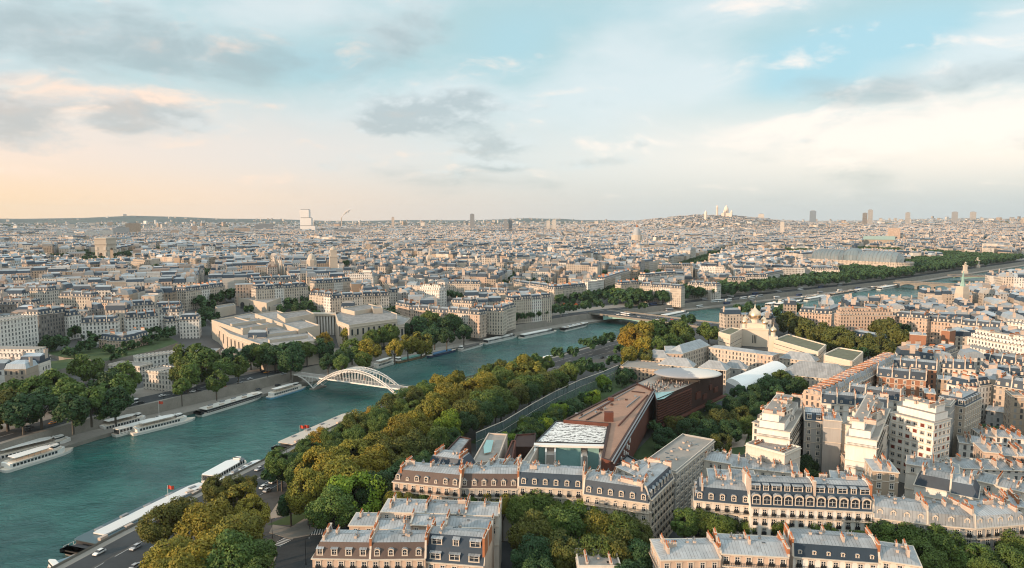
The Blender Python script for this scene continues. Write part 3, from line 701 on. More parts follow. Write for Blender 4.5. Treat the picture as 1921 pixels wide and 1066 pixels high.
for k in range(20):
    for off in (QW + 5, QW + 26):
        p, _ = along(RB, s0 + (s1 - s0) * k / 19, off + random.uniform(-1, 1))
        tree(p[0], p[1], 8 + 8.5, 5.0 * random.uniform(.85, 1.15), random.choice([GREEN, GREEN, OLIVE]), 8.0, group=G_F)
# the garden avenue beyond the bridge, upstream
s0 = arcpos(RB, P(1075, 570, 8)) + 60; s1 = arcpos(RB, P(1900, 500, 8)) + 250
G_U = 'trees of the long riverside avenue beyond the bridge'
n_u = 56
for k in range(n_u):
    for off in (27, 38, 50, 63, 78):
        s_ = s0 + (s1 - s0) * (k + random.uniform(-.25, .25)) / (n_u - 1)
        p, _ = along(RB, s_, off + random.uniform(-4, 4))
        tree(p[0], p[1], 8 + 11.0, 9.6 * random.uniform(.85, 1.18), random.choice([DEEP, DEEP, GREEN]), 8.0, group=G_U)
        EXC.append((p[0], p[1], 18))
for k in range(46):
    for off in (96, 110, 124):
        p, _ = along(RB, s0 + (s1 - s0) * (.42 + .58 * (k + random.uniform(-.3, .3)) / 45), off + random.uniform(-5, 5)); TREES.append((p[0], p[1], 8 + 12.5, 9.5 * random.uniform(.85, 1.2), DEEP, 8.0, 'tree', 1.0, G_U, None)); EXC.append((p[0], p[1], 14))
tpx([(1055, 562, 12), (1080, 560, 13), (1105, 558, 14), (1130, 556, 12), (1150, 545, 12), (1165, 556, 13), (1185, 562, 12), (1210, 556, 12), (1235, 552, 12), (1152, 565, 10), (1125, 570, 9), (1100, 572, 9), (1180, 574, 8), (1205, 574, 8)], DEEP, 10, 'trees round the square at the bridge', exc=True)
# town gardens on the far side
G_T = 'garden trees among the far-bank houses'
tpx([(372, 565, 14), (390, 575, 14, BRIGHT), (385, 590, 15), (405, 560, 12), (420, 555, 14), (440, 552, 13), (455, 545, 12), (400, 595, 12), (375, 605, 12), (465, 580, 9), (545, 570, 13), (560, 580, 14), (580, 575, 13), (530, 580, 10), (565, 562, 10), (595, 590, 9), (632, 572, 9), (725, 575, 9), (740, 580, 8),
     (275, 500, 14), (295, 505, 11), (285, 515, 9), (135, 515, 9), (150, 513, 9), (175, 517, 8), (235, 527, 9), (245, 532, 8), (80, 530, 8), (120, 575, 8), (155, 572, 8), (830, 552, 10), (845, 552, 9), (860, 555, 9), (720, 522, 8), (735, 525, 7), (785, 540, 6), (1235, 485, 9), (1228, 490, 8),
     (90, 622, 12), (92, 645, 16), (115, 640, 14, DEEP), (140, 622, 12, DEEP), (165, 628, 10), (180, 640, 14, DEEP), (155, 650, 14, DEEP), (130, 660, 12), (205, 655, 11), (240, 648, 12, DEEP), (262, 640, 12, DEEP), (285, 636, 12, DEEP), (305, 628, 12, DEEP), (320, 622, 11), (215, 670, 8, RUSTY), (230, 660, 10, DEEP), (290, 620, 9), (275, 622, 8)], DEEP, 8, G_T, exc=True)

# the 300 trees that show largest stand as single trees; the rest join the far mass
TREES.sort(key=lambda t: -t[3] / math.hypot(t[0], t[1]) * (1.0 if -60 < inv(t[0], t[1], t[2])[0] < 1980 else .2))
TREE_MASS = [(t[0], t[1], t[2], t[3]) for t in TREES[296:]]
TREES = [(grow(*t), t[0], t[1], t[2], t[3], t[4]) for t in TREES[:296]]

# ================================================================== BUILDINGS
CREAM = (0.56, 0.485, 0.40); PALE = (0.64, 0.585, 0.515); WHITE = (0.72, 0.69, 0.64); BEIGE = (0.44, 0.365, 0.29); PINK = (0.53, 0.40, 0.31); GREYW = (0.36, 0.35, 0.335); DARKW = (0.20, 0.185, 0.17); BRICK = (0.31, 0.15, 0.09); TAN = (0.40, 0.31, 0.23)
CNAME = {CREAM: 'cream', PALE: 'pale', WHITE: 'white', BEIGE: 'beige', PINK: 'pinkish', GREYW: 'grey', DARKW: 'dark', BRICK: 'orange brick', TAN: 'tan'}
def window_mesh(w, h, kind):
    """local frame: x along the wall, -y outwards, z up, origin at the middle of the sill"""
    b = MB(); a = w / 2
    fr = 0.09
    b.add([(-a, -0.02, 0), (a, -0.02, 0), (a, -0.02, h), (-a, -0.02, h)], [(0, 1, 2, 3)], 1)
    for x in (-a, a - fr, -fr / 2): b.box((x + fr / 2, -0.04), (1, 0), fr, 0.06, 0, h, 0)
    for z in (0, h * 0.66, h - fr): b.box((0, -0.035), (1, 0), w, 0.05, z, z + fr, 0)
    sw = 0.2
    b.box((-a - sw / 2, -0.06), (1, 0), sw, 0.16, -0.1, h + 0.2, 2); b.box((a + sw / 2, -0.06), (1, 0), sw, 0.16, -0.1, h + 0.2, 2)
    b.box((0, -0.09), (1, 0), w + 0.7, 0.24, h + 0.05, h + 0.28, 2)
    if kind == 'rail':
        b.box((0, -0.28), (1, 0), w + 0.3, 0.05, 0, 0.95, 3)
    if kind == 'sill': b.box((0, -0.12), (1, 0), w + 0.5, 0.3, -0.18, -0.02, 2)
    if kind == 'shut': b.face([(-a, -0.10, 0), (a, -0.10, 0), (a, -0.10, h), (-a, -0.10, h)], 4)
    if kind == 'arch':
        n = 8; c = [(a * math.cos(PI * k / n), -0.02, h + a * math.sin(PI * k / n)) for k in range(n + 1)]
        b.face(c[::-1] if False else c, 1)
        for k in range(n):
            t0, t1 = PI * k / n, PI * (k + 1) / n
            b.beam(((a + .1) * math.cos(t0), -0.1, h + (a + .1) * math.sin(t0)), ((a + .1) * math.cos(t1), -0.1, h + (a + .1) * math.sin(t1)), 0.2, 0.24, 2)
    return b.mesh('window', [M['white'], M['glass'], M['trim'], M['iron'], M['shutter']])
WIN = {k: window_mesh(w, h, kk) for k, w, h, kk in [('rail', 1.25, 2.15, 'rail'), ('sill', 1.25, 1.9, 'sill'), ('modern', 1.6, 1.45, 'sill'), ('shut', 1.6, 1.45, 'shut'), ('arch', 1.3, 1.5, 'arch'), ('strip', 2.3, 1.6, 'sill')]}
def dormer_mesh(w, h, d, kind):
    """dormer standing out of a steep roof, front at y = 0 facing -y, body running back d"""
    b = MB(); a = w / 2
    b.box((-a + 0.08, d / 2), (0, 1), d, 0.16, 0, h, 2); b.box((a - 0.08, d / 2), (0, 1), d, 0.16, 0, h, 2)
    b.box((-a + 0.14, 0.0), (1, 0), 0.28, 0.3, 0, h, 0); b.box((a - 0.14, 0.0), (1, 0), 0.28, 0.3, 0, h, 0)
    b.box((0, 0.0), (1, 0), w + 0.1, 0.36, -0.15, 0.12, 0)
    wn = MB(); wn.add([(-a, 0.06, 0), (a, 0.06, 0), (a, 0.06, h), (-a, 0.06, h)], [(0, 1, 2, 3)], 1)
    wn.box((0, 0.03), (1, 0), 0.09, 0.08, 0, h, 4)
    wn.box((0, 0.03), (1, 0), w - .5, 0.08, h * .62, h * .62 + .08, 4)
    if kind == 'flat':
        b.add([(-a - .15, -.25, h + .02), (a + .15, -.25, h + .02), (a + .15, d, h + .35), (-a - .15, d, h + .35), (-a - .15, -.25, h + .16), (a + .15, -.25, h + .16), (a + .15, d, h + .5), (-a - .15, d, h + .5)],
              [(4, 5, 6, 7), (0, 1, 5, 4), (1, 2, 6, 5), (3, 0, 4, 7)], 3)
    elif kind == 'gable':
        b.face([(-a - .15, -.12, h), (a + .15, -.12, h), (0, -.12, h + .75)], 0)
        b.add([(-a - .2, -.2, h - .03), (0, -.2, h + .8), (0, d + .4, h + .8), (-a - .2, d, h - .03)], [(0, 1, 2, 3)], 3)
        b.add([(a + .2, -.2, h - .03), (0, -.2, h + .8), (0, d + .4, h + .8), (a + .2, d, h - .03)], [(3, 2, 1, 0)], 3)
    else:
        n = 7; q = [((a + .12) * math.cos(PI * k / n), h + (a + .1) * math.sin(PI * k / n) * .75) for k in range(n + 1)]
        b.face([(x, -.08, z) for x, z in q], 0)
        b.face([(x * .62, -.10, h - .1 + (z - h) * .62) for x, z in q], 1)
        for k in range(n): b.add([(q[k][0], -.2, q[k][1] + .05), (q[k + 1][0], -.2, q[k + 1][1] + .05), (q[k + 1][0], d + .3, q[k + 1][1] + .05), (q[k][0], d + .3, q[k][1] + .05)], [(0, 1, 2, 3)], 3)
    ml = [M['trim'], M['glass'], M['slate'], M['zinc'], M['white']]
    return b.mesh('dormer', ml), wn.mesh('window', ml)
DORM = {k: dormer_mesh(w, h, d, kk) for k, w, h, d, kk in [('flat', 1.8, 1.7, 1.5, 'flat'), ('gable', 1.6, 1.6, 1.5, 'gable'), ('round', 1.6, 1.35, 1.4, 'round'), ('wide', 3.1, 1.6, 1.6, 'flat'), ('oeil', 1.0, 0.7, 1.0, 'round'), ('bigarch', 2.7, 2.3, 1.5, 'round')]}
def put_dormer(ky, root, loc, rz):
    d = put('dormer', DORM[ky][0], root, loc, rz); put('window', DORM[ky][1], d, (0, 0, 0)); return d
def skylight_mesh():
    b = MB(); b.box((0, 0), (1, 0), 0.95, 1.3, 0, 0.14, 0, 1); return b.mesh('skylight', [M['grey'], M['glass']])
SKYL = skylight_mesh()
def vent_mesh():
    b = MB(); b.box((0, 0), (1, 0), 0.7, 0.9, -0.4, 0.9, 0); b.box((0, 0), (1, 0), 0.9, 1.1, 0.9, 1.02, 1); b.tube((0, 0, 1), (0, 0, 1.7), 0.14, 6, 2)
    return b.mesh('roof_vent', [M['plaster'], M['zinc'], M['grey']])
VENT = vent_mesh()
_CH = {}
def chimney_mesh(L, h, lod, brick, th=0.62):
    """party-wall chimney stack along local x, pots on top, foot at z = 0"""
    L = round(L * 2) / 2; h = round(h * 2) / 2; key = (L, h, lod, brick, th)
    if key in _CH: return _CH[key]
    b = MB(); b.box((0, 0), (1, 0), L, th, 0, h, 0, bot=False); b.box((0, 0), (1, 0), L + 0.16, th + 0.16, h, h + 0.16, 2)
    r = random.Random(len(_CH)); n = max(2, int(L / 0.5))
    if lod == 0:
        for k in range(n):
            if r.random() < 0.85:
                x = -L / 2 + L * (k + .5) / n; t = 0.35 + 0.5 * r.random()
                b.tube((x, 0, h + .16), (x, 0, h + .16 + t), 0.17, 6, 1, 0.13)
    else: b.box((0, 0), (1, 0), L * .85, th * .5, h + .16, h + .85, 1, bot=False)
    me = b.mesh('chimney', [M['brick'] if brick else M['plaster'], M['pot'], M['trim']]); _CH[key] = me; return me
BUILDINGS = []
def away(a, b):
    """unit vector across a-b pointing away from the camera"""
    (ux, uy), L = unit(a, b); n = (-uy, ux); m = ((a[0] + b[0]) / 2, (a[1] + b[1]) / 2)
    return n if n[0] * m[0] + n[1] * m[1] > 0 else (uy, -ux)
def building(foot, z0, H, style='mansard', color=CREAM, lod=1, roof='zinc', slope='slate', mh=4.2, party=(False, False), name='apartment_building', label=None, group=None, auto=True,
             floors=None, dorm='flat', win='rail', faces=(0,), chim=True, blank=False, balcony=True, bay=2.75, mi=1.7, two=False, attic=None):
    """foot = four ground corners: front-left, front-right, back-right, back-left (any winding). Its top is at z0 + H (cornice)."""
    a, bq, c, d = foot
    cen = (sum(p[0] for p in foot) / 4, sum(p[1] for p in foot) / 4)
    root = empty(name, (cen[0], cen[1], z0), label, {'apartment_building': 'building', 'office_block': 'building', 'house': 'house', 'museum_wing': 'building', 'barracks': 'building'}.get(name, 'building'), group)
    flip = ccw(foot) != list(foot)
    F = [a, bq, c, d] if not flip else [bq, a, d, c]
    pl, pr = party if not flip else party[::-1]
    zc = z0 + H
    wallm = [M['stone'] if (lod == 0 or blank) else M['facade'], M['trim'], M['gravel_roof']]
    wb = MB(); wb.frus(F, z0 - 2, F, zc, 0)
    co = offset_poly(F, [-0.45, 0 if pr else -0.3, -0.45, 0 if pl else -0.3])
    wb.prism(co, zc, zc + 0.3, 1, 1, True)
    if lod == 0:
        for k, zz in enumerate((zc - 3.35, zc - 9.6)):
            c2 = offset_poly(F, [-0.25, 0 if pr else -0.2, -0.25, 0 if pl else -0.2]); wb.prism(c2, zz, zz + 0.22, 1, 1, True)
    zr = zc + 0.3
    rb = MB(); S = {'slate': 1, 'zinc': 0, 'brown': 2}[slope]
    ridge = zr; top = F
    if style == 'flat':
        par = offset_poly(F, 0.35)
        wb.frus(F, zr, F, zr + 0.8, 0); wb.frus(par[::-1], zr + 0.1, par[::-1], zr + 0.8, 0)
        for i in range(4): wb.face([(*F[i], zr + .8), (*F[(i + 1) % 4], zr + .8), (*par[(i + 1) % 4], zr + .8), (*par[i], zr + .8)], 1)
        rb.cap(par, zr + 0.12, 3); ridge = zr + 0.12; top = par
    elif style == 'terrace':
        cur = F; zz = zr
        for k in range(2):
            wb.cap(cur, zz + .02, 2)
            nx = offset_poly(cur, [2.4, 0 if pr else 1.0, 0.8, 0 if pl else 1.0])
            wb.frus(nx, zz, nx, zz + 2.9, 0); zz += 2.9; cur = nx
        wb.prism(offset_poly(cur, -0.25), zz, zz + .25, 1, 1, True)
        rb.cap(offset_poly(cur, .2), zz + .27, 3); ridge = zz + .27; top = cur
    else:
        ins = [mi, 0.02 if pr else mi, mi, 0.02 if pl else mi]
        cur = F; zz = zr
        if style == 'mansard':
            for k in range(2 if two else 1):
                nx = offset_poly(cur, [v * (1 if k == 0 else 1.1) for v in ins]); h_ = mh if k == 0 else 2.9
                rb.frus(cur, zz, nx, zz + h_, S); cur = nx; zz += h_
        (ux, uy), wl = unit(cur[0], cur[1]); dl = math.hypot(cur[3][0] - cur[0][0], cur[3][1] - cur[0][1])
        rin = max(0.3, min(dl, wl if not (pl or pr) else 99) / 2 - 0.4)
        rise = {'mansard': 0.20, 'low': 0.24, 'hip': 0.85, 'gable': 0.5}[style] * rin
        fl = 0.03
        ins2 = [rin, fl if (pr or style == 'gable') else rin, rin, fl if (pl or style == 'gable') else rin]
        tp = offset_poly(cur, ins2)
        rb.frus(cur, zz, tp, zz + rise, 1 if style == 'hip' and slope == 'slate' else 0); rb.cap(tp, zz + rise, 0)
        ridge = zz + rise; top = cur
        if style in ('mansard', 'gable', 'low') and (pl or pr):
            for i, flag in ((1, pr), (3, pl)):
                if flag or style == 'gable':
                    p, q = F[i], F[(i + 1) % 4]; tq, tr = cur[i], cur[(i + 1) % 4]
                    (vx, vy), _ = unit(p, q); nx_, ny_ = vy * 0.28, -vx * 0.28
                    prof = [(*p, zr), (*q, zr), (tr[0], tr[1], zz + .45), (tp[(i + 1) % 4][0], tp[(i + 1) % 4][1], ridge + .45), (tp[i][0], tp[i][1], ridge + .45), (tq[0], tq[1], zz + .45)]
                    o_ = [(x - nx_, y - ny_, z) for x, y, z in prof]; i_ = [(x + nx_ * .9, y + ny_ * .9, z) for x, y, z in prof]
                    n_ = len(prof)
                    wb.face(o_[::-1], 0); wb.face(i_, 0)
                    for k in range(n_): wb.face([o_[k], o_[(k + 1) % n_], i_[(k + 1) % n_], i_[k]], 1)
    wo = wb.build('wall', wallm, root, color=color)
    rb_m = [M['zinc'], M['slate'], M['brown_slate'], M['gravel_roof']]
    if lod >= 1 and style == 'mansard':
        for i in ((0, 1, 2, 3)):
            if (i == 1 and pr) or (i == 3 and pl): continue
            p, q = F[i], F[(i + 1) % 4]; u, L = unit(p, q); n = max(1, int(L / 3.2))
            for k in range(n):
                t = (k + .5) / n * L; cc = (p[0] + u[0] * t - u[1] * 1.0, p[1] + u[1] * t + u[0] * 1.0)
                if (-u[1]) * cc[0] + u[0] * cc[1] > 0 or lod == 1 and math.hypot(*cc) < 500:
                    rb.box(cc, u, 1.3, 1.5, zr + .7, zr + 2.5, 4, 0, False)
        rb_m = rb_m + [M['trim']]
    rb.build('roof', rb_m, root)
    rx, ry, rz_ = root.location
    # windows, dormers and balconies on the faces one can see
    if lod == 0:
        vis = []
        for i in range(4):
            p, q = F[i], F[(i + 1) % 4]; u, L = unit(p, q); out = (u[1], -u[0])
            m_ = ((p[0] + q[0]) / 2, (p[1] + q[1]) / 2)
            if out[0] * m_[0] + out[1] * m_[1] < -2 and not ((i == 1 and pr) or (i == 3 and pl)): vis.append((i, p, q, u, L, out))
        if blank: vis = []
        cnt = 0
        nf = int(H / 3.15) if floors is None else floors
        for i, p, q, u, L, out in vis:
            rz = math.atan2(u[1], u[0]); n = max(1, int((L - 1.0) / bay))
            for fl_ in range(nf):
                for k in range(n):
                    if cnt >= 96: break
                    t = L * (k + .5) / n; zz = zc - 3.0 - 3.15 * fl_ + .35
                    if zz < z0 + .5: continue
                    kind = win
                    if win == 'modern' and (k * 7 + fl_ * 3 + i) % 4 == 0: kind = 'shut'
                    put('window', WIN[kind], root, (p[0] + u[0] * t - rx, p[1] + u[1] * t - ry, zz - rz_), rz); cnt += 1
                if balcony and fl_ in (0, 3):
                    bb = MB(); cz = zc - 3.15 * (fl_ + 1) + .25
                    cc = ((p[0] + q[0]) / 2 + out[0] * .42, (p[1] + q[1]) / 2 + out[1] * .42)
                    bb.box(cc, u, L - .6, 0.84, cz - .18, cz, 0)
                    bal = bb.build('balcony', [M['trim'], M['iron']], root); bb = MB()
                    cr_ = ((p[0] + q[0]) / 2 + out[0] * .8, (p[1] + q[1]) / 2 + out[1] * .8)
                    bb.box(cr_, u, L - .6, 0.04, cz + .85, cz + .92, 1)
                    for k in range(int(L * 2.2)):
                        t = (k + .5) / int(L * 2.2) * (L - .8) - (L - .8) / 2
                        bb.box((cr_[0] + u[0] * t, cr_[1] + u[1] * t), u, 0.1, 0.04, cz, cz + .86, 1)
                    bb.build('railing', [M['trim'], M['iron']], bal)
            if style == 'mansard' and dorm:
                nd = max(1, int((L - 1.0) / (bay * (1.15 if dorm != 'wide' else 1.6))))
                for k in range(nd):
                    t = L * (k + .5) / nd; ky = dorm
                    if dorm == 'mix': ky = 'oeil' if k % 3 == 1 else 'round'
                    put_dormer(ky, root, (p[0] + u[0] * t - out[0] * .45 - rx, p[1] + u[1] * t - out[1] * .45 - ry, zr + .75 - rz_), rz)
                if two:
                    for k in range(nd):
                        t = L * (k + .5) / nd
                        put_dormer('wide' if (dorm == 'wide' or two == 'wide') and k % 2 == 0 else 'flat', root, (p[0] + u[0] * t - out[0] * (mi + .5) - rx, p[1] + u[1] * t - out[1] * (mi + .5) - ry, zr + mh + .5 - rz_), rz)
    # chimneys on the party walls
    if chim:
        br = random.random() < 0.2
        for i, flag in ((1, pr), (3, pl)):
            p, q = F[i], F[(i + 1) % 4]; u, L = unit(p, q); rz = math.atan2(u[1], u[0])
            if i == 3 and pl and pr and lod == 1: continue
            for t in ((0.26, 0.72) if L > 9 else (0.5,)):
                if lod == 1 and t == 0.72 and random.random() < .45: continue
                t += random.uniform(-.07, .07)
                side = 0.0 if flag else 2.6
                x = p[0] + u[0] * L * t - u[1] * side; y = p[1] + u[1] * L * t + u[0] * side
                zb = (ridge - 0.6) if style in ('flat', 'terrace') else (zr + (mh if style == 'mansard' else 0.2)) - 1.2
                put('chimney', chimney_mesh(random.choice([2.5, 3.0, 3.5, 4.5]), ridge - zb + random.uniform(0.4, 1.0), lod, br), root, (x - rx, y - ry, zb - rz_), rz)
    if lod == 0:
        u, L = unit(F[0], F[1]); v, D = unit(F[1], F[2]); rz = math.atan2(u[1], u[0])
        for k in range(int(L * D / 26)):
            s_, t_ = random.uniform(.15, .85), random.uniform(.3, .8)
            x, y = F[0][0] + u[0] * L * s_ + v[0] * D * t_, F[0][1] + u[1] * L * s_ + v[1] * D * t_
            zz = ridge - 0.20 * abs(t_ - .5) * D
            if style == 'flat': zz = ridge
            if k % 4 == 3 and style != 'flat':
                put('chimney', chimney_mesh(random.choice([1.5, 2.5, 3.5]), 2.0, 0, False, .55), root, (x - rx, y - ry, zz - rz_ - .9), rz + random.choice([0, PI / 2])); continue
            put('skylight' if k % 2 else 'roof_vent', SKYL if k % 2 else VENT, root, (x - rx, y - ry, zz - rz_ - (0.05 if k % 2 else 0.2)), rz)
    EXC.append((cen[0], cen[1], 0.5 * math.hypot(c[0] - a[0], c[1] - a[1]) + 6))
    BUILDINGS.append((root, cen[0], cen[1], z0 + H, color, style, roof, auto)); return root
def row(x1, y1, x2, y2, H, depth, n=1, color=CREAM, style='mansard', lod=1, cols=None, pends=(False, False), z0=None, jit=0.6, labels=None, flipn=False, **kw):
    """n houses side by side; (x1,y1)-(x2,y2) is the cornice line in the photo, H its height over the street"""
    if z0 is None:
        pa, pb = PG(x1, y1, H), PG(x2, y2, H); A, B_ = pa[:2], pb[:2]; z0 = min(pa[2], pb[2])
    else: A, B_ = P(x1, y1, z0 + H), P(x2, y2, z0 + H)
    nv = away(A, B_); out = []
    if flipn: nv = (-nv[0], -nv[1])
    ws = [random.uniform(.8, 1.2) for _ in range(n)]; t = [0]
    for w_ in ws: t.append(t[-1] + w_ / sum(ws))
    L = lambda s: (A[0] + (B_[0] - A[0]) * s, A[1] + (B_[1] - A[1]) * s)
    for k in range(n):
        p, q = L(t[k]), L(t[k + 1])
        f = [p, q, (q[0] + nv[0] * depth, q[1] + nv[1] * depth), (p[0] + nv[0] * depth, p[1] + nv[1] * depth)]
        col = cols[k % len(cols)] if cols else color
        kk = dict(kw)
        if labels: kk['label'] = labels[k]; kk['auto'] = False
        pl_, pr_ = (k > 0 or pends[0]), (k < n - 1 or pends[1])
        out.append(building(f, z0, H + (random.uniform(-jit, jit) if n > 1 else 0), style, col, lod, party=(pl_, pr_), **kk))
    return out

# ------------------------------------------------------------------ near blocks (left bank), cornice lines taken from the photo
GN = 'near apartment houses under zinc roofs'; HC = 22.9
# bottom centre block
row(586, 1049, 694, 1051, 19, 11, 1, PINK, z0=8, lod=0, floors=3, slope='brown', dorm='flat', mh=4.0, pends=(False, True), group=GN, labels=['orange-lit corner house with brown mansard and square white dormers by the crossroads'])
row(694, 1051, 798, 1050, 19, 11, 1, PINK, z0=8, lod=0, floors=3, slope='brown', dorm='round', mh=4.0, pends=(True, True), group=GN, labels=['house with brown mansard and round-headed dormers in the middle of the bottom block'])
row(798, 1055, 907, 1064, 17.5, 12, 1, PINK, z0=8, lod=0, floors=3, slope='slate', dorm='wide', mh=3.6, two=True, pends=(True, True), group=GN, labels=['house with two tiers of wide dormers beside the tall blank gable wall'])
ra = [P(640, 985, 28), P(760, 985, 28)]
row(655, 990, 770, 992, 18, 9, 2, PINK, style='low', z0=8, lod=0, floors=2, win='sill', balcony=False, group=GN, labels=['low zinc-roofed rear house with orange chimney blocks at the left of the bottom block', 'low zinc-roofed courtyard house with an ochre shutter inside the bottom block'])
row(770, 985, 922, 990, 19.5, 9, 2, PINK, style='low', z0=8, lod=0, floors=2, win='sill', balcony=False, group=GN, pends=(True, True), labels=['zinc-roofed house with rows of small roof boxes behind the two-tier dormers', 'zinc-roofed rear house ending at the tall blank gable wall'])
row(715, 962, 936, 968, 20, 10, 3, PALE, style='low', z0=8, lod=0, floors=2, win='sill', balcony=False, group=GN, pends=(False, True), labels=['rear zinc roof of the bottom block nearest the street crossing', 'rear zinc roof of the bottom block between two stepped chimney walls', 'rear zinc roof of the bottom block at the top of the blank gable wall'])
# middle block
row(737, 905, 862, 917, 20, 12, 1, PINK, z0=8, lod=0, floors=4, slope='brown', dorm='mix', mh=4.0, pends=(False, True), group=GN, labels=['orange-lit house with brown mansard and alternating round dormers by the quay trees'])
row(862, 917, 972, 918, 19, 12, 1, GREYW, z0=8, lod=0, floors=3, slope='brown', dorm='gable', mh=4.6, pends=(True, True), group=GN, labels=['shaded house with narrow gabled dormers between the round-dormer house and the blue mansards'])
row(972, 913, 1094, 920, 20, 12, 1, CREAM, z0=8, lod=0, floors=4, slope='slate', dorm='round', mh=4.4, pends=(True, True), group=GN, labels=['cream house with nine small dormers in a blue slate mansard behind the courtyard trees'])
row(1094, 928, 1217, 946, 19.5, 12, 1, CREAM, z0=8, lod=0, floors=4, slope='slate', dorm='round', win='arch', mh=4.4, pends=(True, False), group=GN, labels=['ornate corner house with arched dormers over orange pediments in the middle block'])
row(1221, 940, 1264, 898, 20, 11, 1, CREAM, z0=8, lod=0, floors=6, slope='slate', dorm='gable', mh=4.0, pends=(True, True), group=GN, labels=['side-street facade with iron balconies running back from the ornate corner house'])
row(800, 878, 870, 888, 20, 11, 1, PALE, style='mansard', z0=8, lod=0, floors=1, dorm=None, group=GN, labels=['zinc-roofed rear house with tall cream chimney stacks below the grey museum wings'])
row(905, 878, 975, 885, 20.5, 12, 2, PALE, style='low', z0=8, lod=0, floors=1, balcony=False, group=GN, labels=['rear house with wide zinc roof and skylights under the left museum wing', 'rear house with zinc roof touching the white-roofed museum wing'])
row(1100, 905, 1160, 912, 20, 12, 1, PALE, style='low', z0=8, lod=0, floors=1, balcony=False, group=GN, labels=['zinc-roofed rear house below the teal glass museum front'])
row(985, 892, 1050, 896, 20, 11, 1, PALE, style='low', z0=8, lod=0, floors=1, balcony=False, group=GN, labels=['zinc-roofed rear house with orange-topped chimneys left of the teal glass front'])
row(1195, 895, 1250, 880, 22, 11, 1, PALE, style='low', z0=8, lod=0, floors=1, balcony=False, group=GN, labels=['zinc-roofed house with a comb of orange chimney walls at the corner of the side street'])
row(1268, 889, 1340, 829, 19, 14, 1, GREYW, style='flat', z0=8, lod=0, floors=6, win='strip', balcony=False, chim=False, bay=4.2, name='office_block', labels=['long plain modern block with flat gravel roof and square windows by the side street'])
# right foreground: ornate row over the avenue
row(1302, 940, 1409, 950, 19, 12, 1, PALE, z0=8, lod=0, floors=4, slope='slate', dorm='round', mh=4.2, pends=(False, True), group=GN, labels=['pale corner house with six round-headed dormers at the left of the ornate avenue row'])
row(1409, 952, 1530, 957, 19.8, 13, 1, WHITE, z0=8, lod=0, floors=4, slope='slate', dorm='bigarch', win='rail', mh=4.2, two='wide', bay=2.6, pends=(True, True), group=GN, labels=['ornate pale house with arched windows and a planted loggia in its dark mansard'])
row(1530, 957, 1637, 962, 19.8, 13, 1, WHITE, z0=8, lod=0, floors=4, slope='slate', dorm='bigarch', win='rail', mh=4.2, two='wide', bay=2.6, pends=(True, True), group=GN, labels=['ornate pale house with a glazed studio window in its roof beside the grey mansards'])
row(1638, 972, 1740, 985, 18, 12, 1, GREYW, z0=8, lod=0, floors=4, slope='zinc', dorm='gable', mh=3.4, mi=0.8, pends=(True, True), group=GN, labels=['grey zinc-fronted house with white dormer windows right of the ornate pale houses'])
row(1740, 985, 1830, 993, 18, 12, 1, GREYW, z0=8, lod=0, floors=4, slope='zinc', dorm='gable', mh=3.4, mi=0.8, pends=(True, True), group=GN, labels=['grey zinc-fronted house with alternating small and large dormers before the last corner'])
row(1830, 993, 1925, 985, 18, 12, 1, GREYW, z0=8, lod=0, floors=4, slope='zinc', dorm='gable', mh=3.4, mi=0.8, pends=(True, False), group=GN, labels=['grey zinc-fronted corner house at the right edge above the avenue trees'])
row(1638, 884, 1686, 888, 26, 12, 1, TAN, style='low', z0=8, lod=0, floors=5, win='sill', balcony=False, group=GN, labels=['narrow tan house with four rows of windows rising behind the grey zinc fronts'])
row(1715, 912, 1835, 936, 19, 13, 2, WHITE, z0=8, lod=0, blank=True, slope='slate', dorm=None, mh=3.6, group=GN, labels=['long blank cream wall under a white roof with blue arched shutters', 'right half of the blank cream wall under orange chimney walls'])
for (a_, b_, c_, d_, h_, n_, l_) in [(1700, 872, 1800, 888, 19, 2, ['zinc-roofed house behind the blank cream wall with skylights', 'zinc-roofed house behind the blank cream wall with brick chimney rows']),
                                     (1815, 900, 1925, 925, 19, 2, ['zinc house with many brown chimney rows near the right edge', 'zinc house with stacked brown chimneys touching the right edge']),
                                     (1845, 945, 1930, 955, 18, 2, ['low zinc roof with orange chimneys right of the blank cream wall', 'low zinc roof with orange chimneys cut by the right edge']),
                                     (1560, 905, 1640, 915, 17, 2, ['white-roofed courtyard house behind the ornate avenue houses', 'white-roofed courtyard house beside the narrow tan house']),
                                     (1330, 898, 1420, 905, 18, 2, ['grey curved zinc roof behind the corner house with round dormers', 'bright zinc roof behind the ornate row with a tall dormer'])]:
    row(a_, b_, c_, d_, h_, 11, n_, PALE, style='low', z0=8, lod=0, floors=1, win='sill', balcony=False, group=GN, labels=l_)
for (a_, b_, c_, d_, l_) in [(1372, 876, 1440, 884, 'low grey zinc roofs at the foot of the pale blank-walled block'), (1440, 884, 1500, 890, 'low white roofs beside the dark courtyard trees'), (1310, 862, 1375, 872, 'low house with a curved grey roof by the end of the modern block')]:
    row(a_, b_, c_, d_, 15, 12, 1, PALE, style='low', z0=8, lod=0, floors=1, win='sill', balcony=False, group=GN, labels=[l_])
